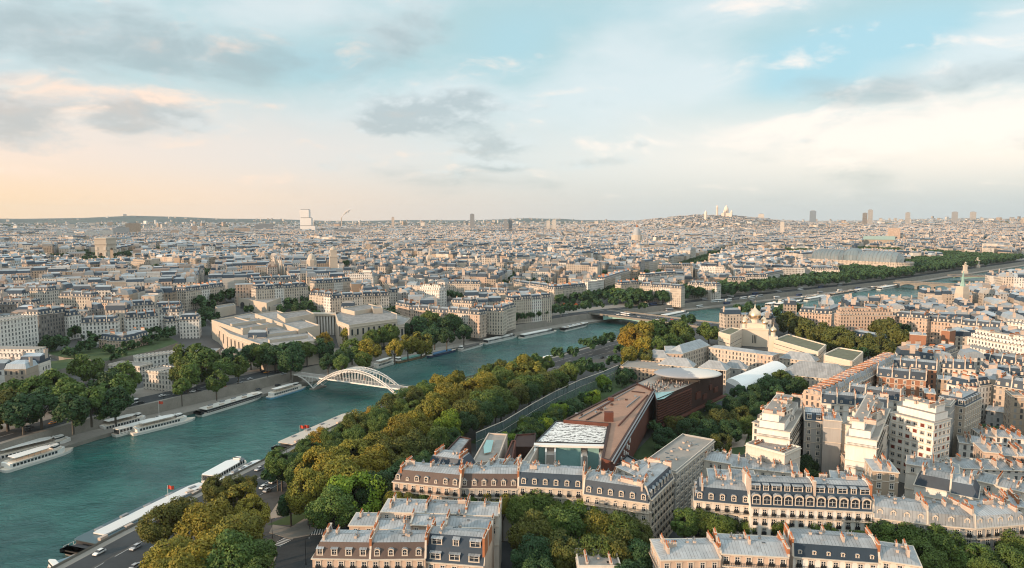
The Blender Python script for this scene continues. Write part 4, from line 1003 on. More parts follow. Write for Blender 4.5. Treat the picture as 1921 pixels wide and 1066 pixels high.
# bottom right block
row(1240, 1052, 1352, 1050, 20, 12, 1, PINK, style='low', z0=8, lod=0, floors=2, win='sill', group=GN, pends=(False, True), labels=['zinc roof with rows of brown chimney pots right of the bottom courtyard trees'])
row(1352, 1040, 1480, 1047, 21, 12, 1, PINK, style='low', z0=8, lod=0, floors=2, group=GN, pends=(True, True), labels=['zinc roof with a dark slate patch beside the tall orange chimney wall at the bottom'])
row(1488, 1046, 1650, 1058, 19, 12, 1, WHITE, z0=8, lod=0, floors=2, dorm='oeil', mh=3.4, mi=1.2, group=GN, pends=(True, True), labels=['white house with a dark blue slate mansard and small skylights at the bottom right'])
row(1650, 1052, 1728, 1064, 20, 12, 1, PALE, style='low', z0=8, lod=0, floors=2, group=GN, pends=(True, False), labels=['zinc roof end with fans of brown chimney pots at the bottom right corner'])
row(1085, 1068, 1165, 1068, 15, 10, 1, PALE, style='flat', z0=8, lod=0, floors=1, balcony=False, labels=['small rooftop terrace house with yellow shrubs at the bottom edge among the trees'])
# right middle: tall blocks
GR = 'tall blocks right of the museum garden'
row(1399, 836, 1472, 856, 20, 13, 1, PALE, style='flat', z0=8, lod=0, blank=True, group=GR, labels=['pale orange-lit block with blank walls and flat roof right of the museum garden'])
row(1482, 812, 1508, 768, 26, 13, 1, WHITE, style='terrace', z0=8, lod=0, floors=7, win='rail', group=GR, labels=['white side facade with planted balconies running back behind the pale blank-walled block'])
row(1509, 789, 1545, 792, 25, 12, 1, GREYW, z0=8, lod=0, floors=6, win='sill', balcony=False, slope='slate', mh=3.2, group=GR, pends=(True, True), labels=['grey courtyard house with a small blue mansard and pairs of windows'])
row(1545, 788, 1579, 791, 27, 12, 1, GREYW, style='low', z0=8, lod=0, blank=True, group=GR, pends=(True, False), labels=['tall windowless grey wall in the middle of the right-hand blocks'])
row(1580, 796, 1645, 810, 25, 12, 1, PALE, style='terrace', z0=8, lod=0, blank=True, group=GR, labels=['orange-lit stepped block with a green roof terrace at its foot'])
row(1645, 828, 1669, 768, 26, 11, 1, WHITE, style='terrace', z0=8, lod=0, floors=7, win='rail', group=GR, labels=['receding balcony facade between the orange stepped block and the white shuttered block'])
row(1672, 775, 1752, 795, 29, 13, 1, WHITE, style='terrace', z0=8, lod=0, floors=8, win='modern', balcony=False, bay=2.6, group=GR, labels=['tall white block with brown-red shutters and small square windows facing the camera'])
row(1757, 760, 1783, 764, 29, 12, 1, GREYW, style='flat', z0=8, lod=0, blank=True, chim=False, group=GR, labels=['narrow windowless grey slab beside the red brick wall'])
row(1783, 752, 1809, 754, 29, 12, 1, BRICK, style='flat', z0=8, lod=0, blank=True, group=GR, labels=['windowless red-brown brick wall at the right of the tall white block'])
row(1810, 765, 1842, 748, 27, 12, 1, BEIGE, z0=8, lod=0, floors=6, win='sill', balcony=False, mh=3.5, group=GR, labels=['beige house with blue mansard right of the red-brown brick wall'])
row(1588, 872, 1640, 876, 12, 12, 1, PINK, style='flat', z0=8, lod=0, blank=True, chim=False, labels=['low orange-lit block with a dark green roof terrace below the stepped blocks'])
row(1752, 905, 1796, 908, 12, 18, 1, WHITE, style='flat', z0=8, lod=0, floors=3, win='modern', balcony=False, chim=False, name='office_block', labels=['low white flat-roofed block with roof boxes below the grey slab'])
row(1412, 793, 1474, 806, 25, 13, 1, PALE, style='terrace', z0=8, lod=1, group=GR, labels=['small stepped block at the edge of the museum garden trees'])
# chimney-comb terrace and its wings
GC = 'red brick and white wings of the chimney-comb terrace'
row(1657, 686, 1757, 696, 19, 11, 3, BRICK, z0=8, lod=1, pends=(True, True), group=GC)
row(1645, 707, 1737, 717, 20, 11, 3, BRICK, z0=8, lod=0, floors=6, win='sill', balcony=False, dorm='oeil', pends=(True, True), group=GC, labels=['left part of the red-brick and white striped wing in the chimney-comb terrace', 'middle part of the red-brick and white striped wing in the chimney-comb terrace', 'right part of the red-brick and white striped wing by its white gable'])
row(1592, 742, 1688, 756, 20, 11, 3, WHITE, z0=8, lod=0, floors=3, win='sill', balcony=False, dorm='oeil', pends=(True, True), group=GC, labels=['left house of the blue mansard wing behind the white shuttered block', 'middle house of the blue mansard wing behind the white shuttered block', 'right house of the blue mansard wing behind the white shuttered block'])
row(1540, 756, 1665, 768, 20, 11, 4, WHITE, z0=8, lod=0, floors=3, win='sill', balcony=False, dorm='oeil', pends=(True, True), group=GC, labels=['first house from the left in the front wing with blue roof windows', 'second house from the left in the front wing with blue roof windows', 'third house from the left in the front wing with blue roof windows', 'last house on the right of the front wing with blue roof windows'])
sp = row(1502, 748, 1650, 676, 20, 11, 11, PINK, flipn=True, z0=8, lod=1, pends=(True, True), group='chimney-comb terrace', slope='zinc', chim=False)
for k_, r_ in enumerate(sp):
    for j in range(2):
        m_ = chimney_mesh(6.5, 4.0, 0, True, 0.9)
        u_ = unit(P(1502, 748, 28), P(1640, 684, 28))[0]
        put('chimney', m_, r_, ((-3 + 6 * j) * u_[0], (-3 + 6 * j) * u_[1], 21.5), math.atan2(u_[1], u_[0]) + PI / 2)
# more of the right side
row(1690, 656, 1752, 676, 17, 14, 2, PALE, z0=8, slope='zinc', group=GR); row(1752, 676, 1797, 658, 17, 12, 2, GREYW, z0=8, group=GR)
row(1708, 628, 1738, 630, 25, 12, 1, BRICK, style='low', z0=8, blank=True, labels=['windowless orange brick wall right of the villa trees']); row(1766, 620, 1782, 622, 25, 10, 1, BRICK, style='low', z0=8, blank=True, labels=['tall narrow orange brick gable beside a green copper roof'])
row(1802, 650, 1912, 672, 18, 14, 2, WHITE, style='flat', z0=8, chim=False, name='office_block', group=GR); row(1815, 632, 1925, 652, 21, 12, 3, WHITE, style='terrace', z0=8, group=GR)
row(1884, 606, 1935, 612, 24, 14, 1, WHITE, style='flat', z0=8, chim=False, name='office_block', group=GR)
row(1738, 602, 1782, 606, 20, 12, 2, PINK, z0=8, group=GR); row(1782, 608, 1884, 618, 20, 12, 4, CREAM, z0=8, group=GR)
row(1577, 592, 1680, 592, 24, 12, 4, PINK, style='terrace', z0=8, group=GR); row(1680, 594, 1740, 600, 22, 12, 2, PINK, z0=8, group=GR)
row(1498, 586, 1560, 590, 22, 12, 2, PINK, z0=8, group=GR); row(1560, 590, 1583, 580, 22, 11, 1, PALE, z0=8, group=GR)
row(1596, 630, 1648, 640, 12, 12, 1, CREAM, style='mansard', z0=8, name='house', labels=['villa with blue slate roof and orange chimneys among the trees'])
for (a_, b_, c_, d_, h_, n_, co_, st_) in [(1815, 730, 1860, 724, 20, 2, WHITE, 'mansard'), (1760, 712, 1800, 716, 19, 1, TAN, 'low'), (1865, 725, 1930, 735, 21, 2, BEIGE, 'mansard'), (1845, 700, 1925, 706, 20, 3, WHITE, 'mansard'), (1765, 690, 1830, 696, 20, 3, PALE, 'mansard'),
                                           (1800, 830, 1862, 838, 14, 3, WHITE, 'low'), (1842, 820, 1930, 826, 16, 3, WHITE, 'low'), (1845, 850, 1935, 858, 17, 3, PINK, 'low'), (1898, 745, 1935, 748, 22, 1, TAN, 'flat'), (1850, 770, 1905, 778, 10, 1, GREYW, 'low'), (1735, 738, 1755, 740, 21, 1, BRICK, 'low'),
                                           (1838, 675, 1925, 690, 19, 4, PALE, 'mansard'), (1805, 880, 1935, 885, 15, 4, WHITE, 'low')]:
    row(a_, b_, c_, d_, h_, 12, n_, co_, style=st_, z0=8, lod=1, group=GR, pends=(False, False))
# courtyard palace beside the domes
GP = 'courtyard palace below the gold domes'
PB = dict(z0=8, name='barracks', group=GP, chim=False)
row(1281, 664, 1332, 648, 14, 12, 1, CREAM, style='hip', slope='zinc', labels=['orange-lit palace wing with brick chimneys and dormers right of the big tree clump'], **PB); row(1250, 664, 1281, 665, 14, 30, 1, PINK, style='low', labels=['orange-lit end block of the palace with large red chimneys'], **PB)
row(1330, 652, 1420, 664, 14, 12, 1, CREAM, style='low', labels=['palace front with arched windows facing the courtyard'], **PB); row(1420, 664, 1450, 668, 14, 12, 1, PINK, style='low', labels=['orange-lit right end of the palace front with arched windows'], **PB)
row(1163, 690, 1252, 698, 9, 26, 1, TAN, style='flat', labels=['long low tan building with blank wall at the end of the glass fence'], **PB)
row(1208, 670, 1256, 674, 11, 12, 1, CREAM, style='hip', slope='zinc', labels=['small hipped pavilion with orange chimneys before the palace'], **PB); row(1235, 684, 1300, 690, 10, 12, 1, CREAM, style='hip', slope='zinc', labels=['long grey-roofed wing across the palace forecourt'], **PB)
row(1310, 690, 1362, 696, 10, 12, 1, CREAM, style='hip', slope='zinc', labels=['grey hipped wing with orange chimneys behind the oval roof'], **PB); row(1355, 690, 1400, 694, 8, 12, 1, GREYW, style='hip', slope='zinc', labels=['low grey pavilion left of the white hangar'], **PB)
row(1468, 703, 1600, 716, 9, 20, 1, CREAM, style='hip', slope='zinc', mi=1, labels=['long grey-roofed stable building with arched doors by the garden trees'], **PB); row(1462, 672, 1530, 680, 9, 12, 1, CREAM, style='hip', slope='zinc', labels=['grey-roofed stable wing below the rounded white blocks'], **PB)
# ------------------------------------------------------------------ far bank rows
GFB = 'apartment houses on the far bank'
FB = dict(group=GFB)
row(-70, 614, 70, 590, 29, 18, 1, WHITE, style='flat', chim=False, name='office_block', labels=['large white office block with a regular window grid at the left edge'])
row(-60, 668, 62, 676, 17, 16, 1, WHITE, style='terrace', chim=False, name='office_block', labels=['lower white block with balcony terraces at the left edge above the quay trees'])
row(72, 593, 128, 582, 24, 14, 2, DARKW, **FB); row(128, 594, 152, 590, 20, 12, 1, WHITE, **FB); row(152, 604, 220, 603, 19, 13, 3, WHITE, **FB); row(236, 597, 297, 594, 18, 12, 3, WHITE, **FB)
row(300, 585, 335, 587, 18, 12, 2, WHITE, **FB); row(312, 605, 334, 603, 12, 10, 1, WHITE, **FB); row(336, 600, 373, 600, 17, 14, 1, WHITE, labels=['white corner house with dark blue mansard left of the pillared museum'])
row(185, 633, 232, 641, 11, 15, 1, PINK, style='mansard', name='house', labels=['left half of the old mansion with slate roof in the terrace gardens']); row(232, 641, 281, 628, 11, 15, 1, PINK, style='mansard', name='house', labels=['right half of the old mansion with orange-lit walls in the terrace gardens'])
for (a_, b_, c_, d_, h_, n_, co_, st_) in [(165, 562, 228, 572, 19, 3, PINK, 'mansard'), (232, 575, 290, 572, 18, 3, PALE, 'mansard'), (291, 576, 343, 575, 18, 2, PALE, 'mansard'), (110, 554, 172, 558, 20, 3, CREAM, 'mansard'), (247, 530, 290, 529, 20, 2, BEIGE, 'low'), (295, 533, 326, 533, 18, 1, WHITE, 'mansard'),
        (347, 548, 422, 535, 20, 5, CREAM, 'mansard'), (205, 496, 242, 492, 22, 2, WHITE, 'flat'), (242, 494, 268, 496, 21, 1, BEIGE, 'terrace'), (170, 509, 208, 508, 18, 2, WHITE, 'mansard'), (45, 507, 125, 508, 20, 5, BEIGE, 'mansard'), (0, 527, 48, 526, 20, 3, PALE, 'mansard'), (65, 525, 118, 524, 20, 2, WHITE, 'flat'),
        (480, 543, 532, 540, 23, 3, CREAM, 'mansard'), (532, 540, 578, 538, 23, 3, CREAM, 'mansard'), (580, 549, 620, 558, 22, 3, CREAM, 'mansard'), (620, 558, 730, 555, 22, 6, CREAM, 'mansard'), (730, 547, 778, 547, 20, 3, PALE, 'mansard'), (784, 540, 824, 546, 27, 2, WHITE, 'terrace'), (742, 570, 768, 578, 21, 2, PINK, 'mansard'),
        (768, 581, 900, 592, 20, 7, PINK, 'mansard'), (845, 566, 885, 570, 21, 2, CREAM, 'mansard'), (885, 583, 944, 585, 21, 3, CREAM, 'mansard'), (944, 582, 968, 575, 21, 2, CREAM, 'mansard'), (960, 565, 1035, 559, 25, 4, CREAM, 'mansard'), (960, 524, 1040, 544, 22, 5, CREAM, 'mansard'), (1040, 544, 1100, 537, 22, 4, CREAM, 'mansard'),
        (1103, 530, 1133, 526, 24, 2, WHITE, 'flat'), (1135, 527, 1182, 508, 23, 5, BEIGE, 'mansard'), (1165, 536, 1200, 534, 20, 2, CREAM, 'mansard'), (1200, 537, 1278, 542, 22, 4, CREAM, 'mansard'), (1290, 534, 1345, 538, 19, 4, PALE, 'mansard'), (1370, 526, 1400, 526, 19, 2, CREAM, 'mansard'), (1400, 520, 1440, 520, 20, 3, PALE, 'mansard'),
        (1440, 518, 1470, 512, 20, 2, WHITE, 'mansard'), (1458, 505, 1510, 505, 22, 3, PALE, 'flat'), (1520, 505, 1575, 507, 20, 4, PALE, 'mansard'), (1310, 505, 1360, 508, 20, 3, WHITE, 'terrace'), (1210, 520, 1270, 515, 22, 3, WHITE, 'mansard'), (1240, 500, 1300, 500, 22, 3, DARKW, 'mansard'),
        (0, 568, 60, 572, 19, 3, DARKW, 'mansard'), (20, 545, 90, 548, 20, 3, CREAM, 'mansard'), (590, 532, 660, 528, 22, 4, CREAM, 'mansard'), (470, 526, 560, 524, 22, 5, GREYW, 'mansard'), (650, 520, 700, 522, 22, 2, WHITE, 'terrace'), (840, 530, 900, 534, 21, 4, CREAM, 'mansard'), (900, 545, 950, 550, 21, 3, CREAM, 'mansard')]:
    row(a_, b_, c_, d_, h_, 13, n_, co_, style=st_, lod=1, cols=[co_, co_, random.choice([CREAM, PALE, WHITE])], chim=st_ != 'flat', **FB)
row(268, 696, 332, 702, 12, 16, 2, PALE, style='flat', chim=False, labels=['low white block with roof plant at the left, behind the quay trees', 'low white block with rows of windows facing the quay'])
row(203, 683, 262, 690, 6, 12, 1, PALE, style='flat', chim=False, labels=['long low terrace wall block planted with shrubs above the quay']); row(332, 660, 405, 660, 7, 12, 1, GREYW, style='low', chim=False, labels=['low grey glass-roofed hall left of the pillared museum']); row(258, 672, 335, 662, 9, 9, 1, WHITE, style='flat', chim=False, labels=['white balcony block on the terraces above the quay'])

# ================================================================== LANDMARKS
def thing(name, loc, label, cat, group=None): return empty(name, loc, label, cat, group)
# ---- footbridge
A, B_ = P(566, 701, 9.0), P(800, 733, 9.0)
fu, fl_ = unit(A, B_); fv = (-fu[1], fu[0])
fb = thing('footbridge', ((A[0] + B_[0]) / 2, (A[1] + B_[1]) / 2, 0), 'white steel arched footbridge with planked deck crossing the green river', 'footbridge')
at = lambda s, o, z: (A[0] + fu[0] * s + fv[0] * o, A[1] + fu[1] * s + fv[1] * o, z)
s1 = (P(612, 721, 1)[0] - A[0]) * fu[0] + (P(612, 721, 1)[1] - A[1]) * fu[1]
s2 = s1 + 76.0
b = MB(); b.beam(at(-4, 0, 8.6), at(s2 + 18, 0, 8.6), 7.2, 0.5)
b.beam(at(-4, 3.7, 8.5), at(s2 + 18, 3.7, 8.5), 0.3, 0.9, 1); b.beam(at(-4, -3.7, 8.5), at(s2 + 18, -3.7, 8.5), 0.3, 0.9, 1)
b.build('deck', [mat('grey timber planks', (0.30, 0.27, 0.24), .9, var=.25, scale=.5), M['white']], fb)
ZA = lambda t: 0.8 + 15.6 * (1 - (2 * t - 1) ** 2)
for o in (-4.6, 4.6):
    b = MB(); n = 28; pts = [(s1 + (s2 - s1) * k / n, ZA(k / n)) for k in range(n + 1)]
    for (sa, za), (sb, zb) in zip(pts[:-1], pts[1:]):
        b.beam(at(sa, o, za), at(sb, o, zb), 0.40, 0.36); b.beam(at(sa, o, za + 1.7), at(sb, o, zb + 1.7), 0.34, 0.32)
        b.beam(at(sa, o, za), at(sb, o, zb + 1.7), 0.2, 0.2); b.beam(at(sa, o, za + 1.7), at(sb, o, zb), 0.2, 0.2); b.beam(at(sa, o, za), at(sa, o, za + 1.7), .2, .2)
    b.build('arch', [M['white']], fb)
    for k in range(5, 24):
        s_, z_ = pts[k]
        if z_ > 10.4: hb = MB(); hb.beam(at(s_, o * .86, 8.6), at(s_, o, z_), 0.2, 0.2); hb.build('hanger', [M['white']], fb)
    b = MB()
    for k in range(10):
        t, t2 = k / 10, (k + 1) / 10; f_ = lambda t: (s1 * (1 - t) + 1 * t, 0.8 + 7.2 * (1 - (1 - t) ** 1.7))
        (sa, za), (sb, zb) = f_(t), f_(t2); b.beam(at(sa, o, za), at(sb, o, zb), 0.55, 0.6)
        if k % 2: b.beam(at(sa, o, za), at(sa, o * .86, 8.6), .25, .25)
    b.build('half_arch', [M['white']], fb)
    rb_ = MB(); rb_.beam(at(-4, o * .78, 9.9), at(s2 + 18, o * .78, 9.9), .08, .08)
    for k in range(50): rb_.beam(at(-4 + (s2 + 22) * k / 49, o * .78, 8.8), at(-4 + (s2 + 22) * k / 49, o * .78, 9.9), .08, .08)
    rb_.build('railing', [M['grey']], fb)
b = MB()
for k in range(9, 20):
    s_, z_ = pts[k]; b.beam(at(s_, -4.6, z_ + 1.7), at(s_, 4.6, z_ + 1.7), .3, .3); b.beam(at(s_, -4.6, z_ + 1.7), at(pts[k + 1][0], 4.6, pts[k + 1][1] + 1.7), .18, .18)
b.build('cross_bracing', [M['white']], fb)
for s_ in (s1, s2):
    b = MB(); b.box(at(s_, 0, 0)[:2], fu, 4.5, 13, -2, 0.9, 0); b.build('pier', [M['quaystone']], fb)
b = MB(); b.box(at(-5.5, 0, 0)[:2], fu, 3, 9, 2, 8.4, 0); b.build('abutment', [M['quaystone']], fb)
# ---- stone stair ramp at its far end and the quay platform with cars
# ---- bridges upstream
def road_bridge(name, label, pa, pb, w_, zdeck, nspan, kind, ext=14):
    u, L = unit(pa, pb); v = (-u[1], u[0])
    r = thing(name, ((pa[0] + pb[0]) / 2, (pa[1] + pb[1]) / 2, 0), label, 'bridge')
    q = lambda s, o: (pa[0] + u[0] * s + v[0] * o, pa[1] + u[1] * s + v[1] * o)
    b = MB(); c = q(L / 2, 0); b.box(c, u, L + 2 * ext, w_, zdeck - 1.0, zdeck, 0, 1); b.build('deck', [M['quaystone'], M['asphalt']], r)
    for s in (-1, 1):
        b = MB(); b.box(q(L / 2, s * (w_ / 2 - 2.2)), u, L + 2 * ext, 4.0, zdeck, zdeck + .15, 0); b.build('pavement', [M['paving']], r)
        b = MB(); b.box(q(L / 2, s * (w_ / 2 - .2)), u, L + 2 * ext, .3, zdeck + .15, zdeck + 1.15, 0); b.build('parapet', [M['quaystone']], r)
        b = MB(); n = 40
        for k in range(n):
            f = lambda k: zdeck - 1.0 - (0.8 + 4.2 * ((2 * ((k / n * nspan) % 1) - 1) ** 2 if k < n else 1.0))
            a_, c_ = q(L * k / n, s * (w_ / 2 - .5)), q(L * (k + 1) / n, s * (w_ / 2 - .5))
            b.face([(*a_, zdeck - 1), (*c_, zdeck - 1), (*c_, f(k + 1)), (*a_, f(k))], 0)
        b.build('girder' if kind == 'steel' else 'spandrel', [M['copper'] if kind == 'steel' else M['quaystone']], r)
    for k in range(1, nspan):
        b = MB(); b.box(q(L * k / nspan, 0), u, 5 if kind == 'steel' else 4, w_ + 5, -2, zdeck - 4.5, 0); b.build('pier', [M['quaystone']], r)
    mk = MB()
    for k in range(int(L / 9)):
        for o in (-w_ * .13, w_ * .13, 0): mk.box(q(9 * k + 3, o), u, 4, .3, zdeck + .004, zdeck + .02, 0)
    mk.build('lane_marking', [M['mark']], r)
    return u, v, q, L
al = road_bridge('road_bridge', 'wide grey road bridge on a green steel beam beyond the tree clump', P(1150, 588, 9), P(1345, 612, 9), 38, 9.0, 2, 'steel', 22)
iv = road_bridge('stone_bridge', 'pale stone arch bridge beyond the moored boats upstream', P(1690, 530, 9), P(1815, 536, 9), 26, 9.5, 4, 'stone', 10)
ax3 = road_bridge('low_arch_bridge', 'low dark arched bridge with gilded columns far upstream', P(1795, 518, 9), P(1890, 519, 9), 30, 9.5, 1, 'steel', 10)
for k, (x, y) in enumerate(((1810, 513), (1833, 502))):
    p = P(x, y, 9); r = thing('gilded_column', (*p, 9), ['nearer gold-topped stone column of the far bridge', 'farther gold-topped stone column of the far bridge'][k], 'column', 'gold-topped columns of the far bridge')
    b = MB(); b.box(p, (1, 0), 8, 8, 9, 14, 0); b.box(p, (1, 0), 5.6, 5.6, 14, 24, 0); b.box(p, (1, 0), 7, 7, 24, 25.5, 0); b.build('pillar', [M['trim']], r)
    b = MB(); b.lathe(p, [(1.9, 25.5), (2.2, 26.5), (1.6, 27.8), (2.0, 29.2), (0.9, 30.8), (.4, 32.2)], 8, 0); b.beam((p[0] - 3, p[1], 28.5), (p[0] + 3, p[1], 30.5), 1.0, 1.4, 0); b.build('statue', [M['gold']], r)
# ---- pillared museum on the far bank
STN = mat('pale limestone', (0.50, 0.43, 0.35), .9, var=.14, scale=.12)
TROOF = roofmat('pale terrace roof', (0.36, 0.345, 0.33), seam=3.2, depth=.45, rough=.8, var=.12)
def slab(parent, name, pts, h, z_at=None, par=0.9, low=None, mats=None):
    """block whose roof outline is given by photo pixels at height h above the ground"""
    w3 = [PG(x, y, h) for x, y in pts] if z_at is None else [(*P(x, y, z_at + h), z_at) for x, y in pts]
    g0 = min(p[2] for p in w3); zt = g0 + h
    w3 = [P(x, y, zt) for x, y in pts]; q = ccw(w3)
    b = MB(); b.frus(q, g0 - 6, q, zt + par, 0); i_ = offset_poly(q, .6)
    for k in range(len(q)): b.face([(*q[k], zt + par), (*q[(k + 1) % len(q)], zt + par), (*i_[(k + 1) % len(q)], zt + par), (*i_[k], zt + par)], 0)
    b.frus(i_[::-1], zt, i_[::-1], zt + par, 0); b.cap(i_, zt, 1)
    o = b.build(name, mats or [STN, TROOF], parent); return o, q, g0, zt
pm = PG(590, 620, 0); mus = thing('pillared_museum', (pm[0], pm[1], pm[2]), 'long pale stone museum with tall colonnade and flat terrace roofs on the far bank', 'museum')
slab(mus, 'wing', [(396, 603), (472, 588), (575, 622), (597, 640), (500, 652), (430, 628)], 17, 9)
slab(mus, 'wing', [(397, 602), (440, 596), (500, 612), (455, 622)], 20, 9)
slab(mus, 'upper_block', [(478, 590), (520, 584), (600, 612), (560, 620)], 20, 9)
slab(mus, 'upper_block', [(520, 590), (575, 583), (590, 590), (535, 600)], 23, 9)
slab(mus, 'wing', [(628, 587), (690, 574), (716, 580), (745, 590), (745, 600), (655, 612), (634, 604)], 21, 9)
slab(mus, 'wing', [(652, 606), (742, 590), (770, 598), (758, 610), (700, 618), (660, 614)], 15, 9)
slab(mus, 'roof_pavilion', [(640, 580), (690, 571), (715, 577), (665, 586)], 24, 9)
slab(mus, 'roof_lantern', [(697, 575), (716, 575), (718, 580), (700, 581)], 25, 9)
p0, p1 = P(572, 588, 30), P(632, 589, 30); nv = away(p0, p1); u, L = unit(p0, p1)
b = MB(); c = ((p0[0] + p1[0]) / 2 + nv[0] * 4, (p0[1] + p1[1]) / 2 + nv[1] * 4); b.box(c, u, L, 9, 27.6, 30, 0); b.build('entablature', [STN], mus)
b = MB(); c2 = (c[0] + nv[0] * 4, c[1] + nv[1] * 4); b.box(c2, u, L, 2, 6, 27.6, 0); b.build('portico_wall', [mat('shaded portico stone', (.27, .235, .20), .9)], mus)  # porch shade is put into this darker stone colour
for k in range(11):
    t = (k + .5) / 11 * L; b = MB(); b.lathe((p0[0] + u[0] * t + nv[0] * 1.2, p0[1] + u[1] * t + nv[1] * 1.2), [(1.3, 8), (1.3, 9), (1.0, 9.2), (.92, 27), (1.2, 27.6)], 8, 0); b.build('column', [M['white']], mus, smooth=False)  # limestone columns coloured white: the sunlight on them is painted in
for k_, (xa, ya, xb, yb) in enumerate([(430, 610, 500, 600), (450, 618, 520, 607), (470, 632, 560, 622), (500, 640, 580, 630), (530, 598, 575, 590), (660, 600, 735, 590), (650, 592, 690, 585), (420, 604, 470, 597)]):
    zt = 27.5 if k_ not in (0, 1, 4) else 30.5; p, q_ = P(xa, ya, zt), P(xb, yb, zt); u_, L_ = unit(p, q_)
    b = MB(); b.box(((p[0] + q_[0]) / 2, (p[1] + q_[1]) / 2), u_, L_ * .9, 3.0, zt - 2.5, zt + .9, 0, 1); b.build('roof_light', [STN, M['zinc']], mus)
for pts_, zt, n_, hh in (([(396, 603), (430, 628)], 26, 5, 8), ([(430, 628), (500, 652)], 26, 9, 6), ([(500, 652), (597, 640)], 26, 10, 6), ([(634, 604), (655, 612)], 30, 3, 9), ([(655, 612), (745, 600)], 30, 9, 5), ([(660, 614), (700, 618)], 24, 5, 6), ([(700, 618), (758, 610)], 24, 7, 6)):
    p, q_ = P(*pts_[0], zt), P(*pts_[1], zt); u_, L_ = unit(p, q_); o_ = away(p, q_)
    for k_ in range(n_):
        t_ = L_ * (k_ + .5) / n_; b = MB(); b.box((p[0] + u_[0] * t_ - o_[0] * .1, p[1] + u_[1] * t_ - o_[1] * .1), u_, 1.5, .5, zt - 3.2 - hh, zt - 3.2, 0); b.build('tall_window', [M['glass']], mus)
    b = MB(); b.box((p[0] + u_[0] * L_ / 2 - o_[0] * .2, p[1] + u_[1] * L_ / 2 - o_[1] * .2), u_, L_, .7, zt - 1.6, zt - 1.0, 0); b.build('cornice', [M['trim']], mus)
for k_ in range(0):
    p = P(402 + 9 * k_, 612 + 6.5 * k_, 22); b = MB(); b.box((p[0] - .5, p[1] - 1.2), unit(P(396, 603, 26), P(430, 628, 26))[0], 1.6, 1.2, 13, 22, 0); b.build('tall_window', [M['glass']], mus)
EXC += [(*P(x, y, 20), 38) for x, y in ((412, 602), (440, 600), (425, 635), (430, 620), (480, 620), (600, 600), (560, 600), (530, 625), (580, 620), (640, 600), (700, 600), (750, 605))]
# old palace with arcade behind the trees
pg = PG(470, 585, 0); gal = thing('garden_palace', pg, 'old stone garden palace with an arched pavilion and colonnades among trees', 'palace')
slab(gal, 'pavilion', [(440, 558), (470, 552), (527, 560), (500, 570)], 14); slab(gal, 'side_gallery', [(402, 575), (438, 570), (442, 574), (408, 580)], 9); slab(gal, 'side_gallery', [(500, 572), (528, 570), (532, 574), (506, 577)], 9)
for (xa, ya, xb, yb, n) in ((406, 581, 440, 575, 8), (503, 578, 531, 575, 7)):
    for k in range(n):
        p = PG(xa + (xb - xa) * k / (n - 1), ya + (yb - ya) * k / (n - 1), 7); b = MB(); b.lathe(p, [(.6, p[2]), (.5, p[2] + 8)], 6, 0); b.build('column', [STN], gal)
for k in range(3):
    p = PG(455 + 17 * k, 574, 5); b = MB(); n = 8; z0_ = p[2] + 2
    b.face([(p[0] + 2.2 * math.cos(PI * t / n), p[1] - .3, z0_ + 5 + 2.2 * math.sin(PI * t / n)) for t in range(n + 1)] + [(p[0] - 2.2, p[1] - .3, z0_), (p[0] + 2.2, p[1] - .3, z0_)], 0); b.build('arched_window', [M['glass']], gal)
EXC += [(*PG(x, y, 8)[:2], 26) for x, y in ((420, 580), (455, 575), (490, 575), (520, 577))]
# ---- triumphal arch
ap = (-866.0, 1478.0); az_ = gz(*ap); arc = thing('triumphal_arch', (*ap, az_), 'massive square stone triumphal arch above the roofs at left', 'arch')
th = math.radians(16); u = (math.cos(th), math.sin(th)); v = (-u[1], u[0])
th2 = math.radians(206 - 31.6); # outward bearing of the narrow face
nrm = (math.sin(th2), math.cos(th2)); u = (nrm[1], -nrm[0]); v = nrm     # u along narrow face, v along the long axis
W_, D_ = 23, 45
b = MB()
def archface(c, ax, wd, half, hgt, rad, z0_, ztop, out):
    """wall of width wd with an arched opening, in the plane through c along ax"""
    n = 12; f = lambda x, z: (c[0] + ax[0] * x + out[0], c[1] + ax[1] * x + out[1], z)
    b.face([f(-wd / 2, z0_), f(-half, z0_), f(-half, hgt), f(-wd / 2, hgt)]); b.face([f(half, z0_), f(wd / 2, z0_), f(wd / 2, hgt), f(half, hgt)])
    for k in range(n):
        x0, x1 = half * math.cos(PI * (k + 1) / n), half * math.cos(PI * k / n); y0, y1 = hgt + half * math.sin(PI * (k + 1) / n), hgt + half * math.sin(PI * k / n)
        b.face([f(x0, y0), f(x1, y1), f(x1, ztop), f(x0, ztop)])
        ci = (-out[0] * .6, -out[1] * .6)
        b.face([f(x1, y1), f(x0, y0), (f(x0, y0)[0] + ci[0], f(x0, y0)[1] + ci[1], y0), (f(x1, y1)[0] + ci[0], f(x1, y1)[1] + ci[1], y1)])
    for sx in (-half, half): q = f(sx, z0_); b.face([q, (*f(sx, hgt),), (f(sx, hgt)[0] - out[0] * .6, f(sx, hgt)[1] - out[1] * .6, hgt), (q[0] - out[0] * .6, q[1] - out[1] * .6, z0_)])
    b.face([f(-wd / 2, hgt), f(-half, hgt), f(-half, ztop), f(-wd / 2, ztop)]); b.face([f(half, hgt), f(wd / 2, hgt), f(wd / 2, ztop), f(half, ztop)])
for s in (-1, 1):
    archface(ap, u, W_, 4.3, az_ + 14, 4.3, az_, az_ + 36, (v[0] * s * D_ / 2, v[1] * s * D_ / 2))
    archface(ap, v, D_, 7.3, az_ + 21.5, 7.3, az_, az_ + 36, (u[0] * s * W_ / 2, u[1] * s * W_ / 2))
b.build('pier_block', [STN], arc)
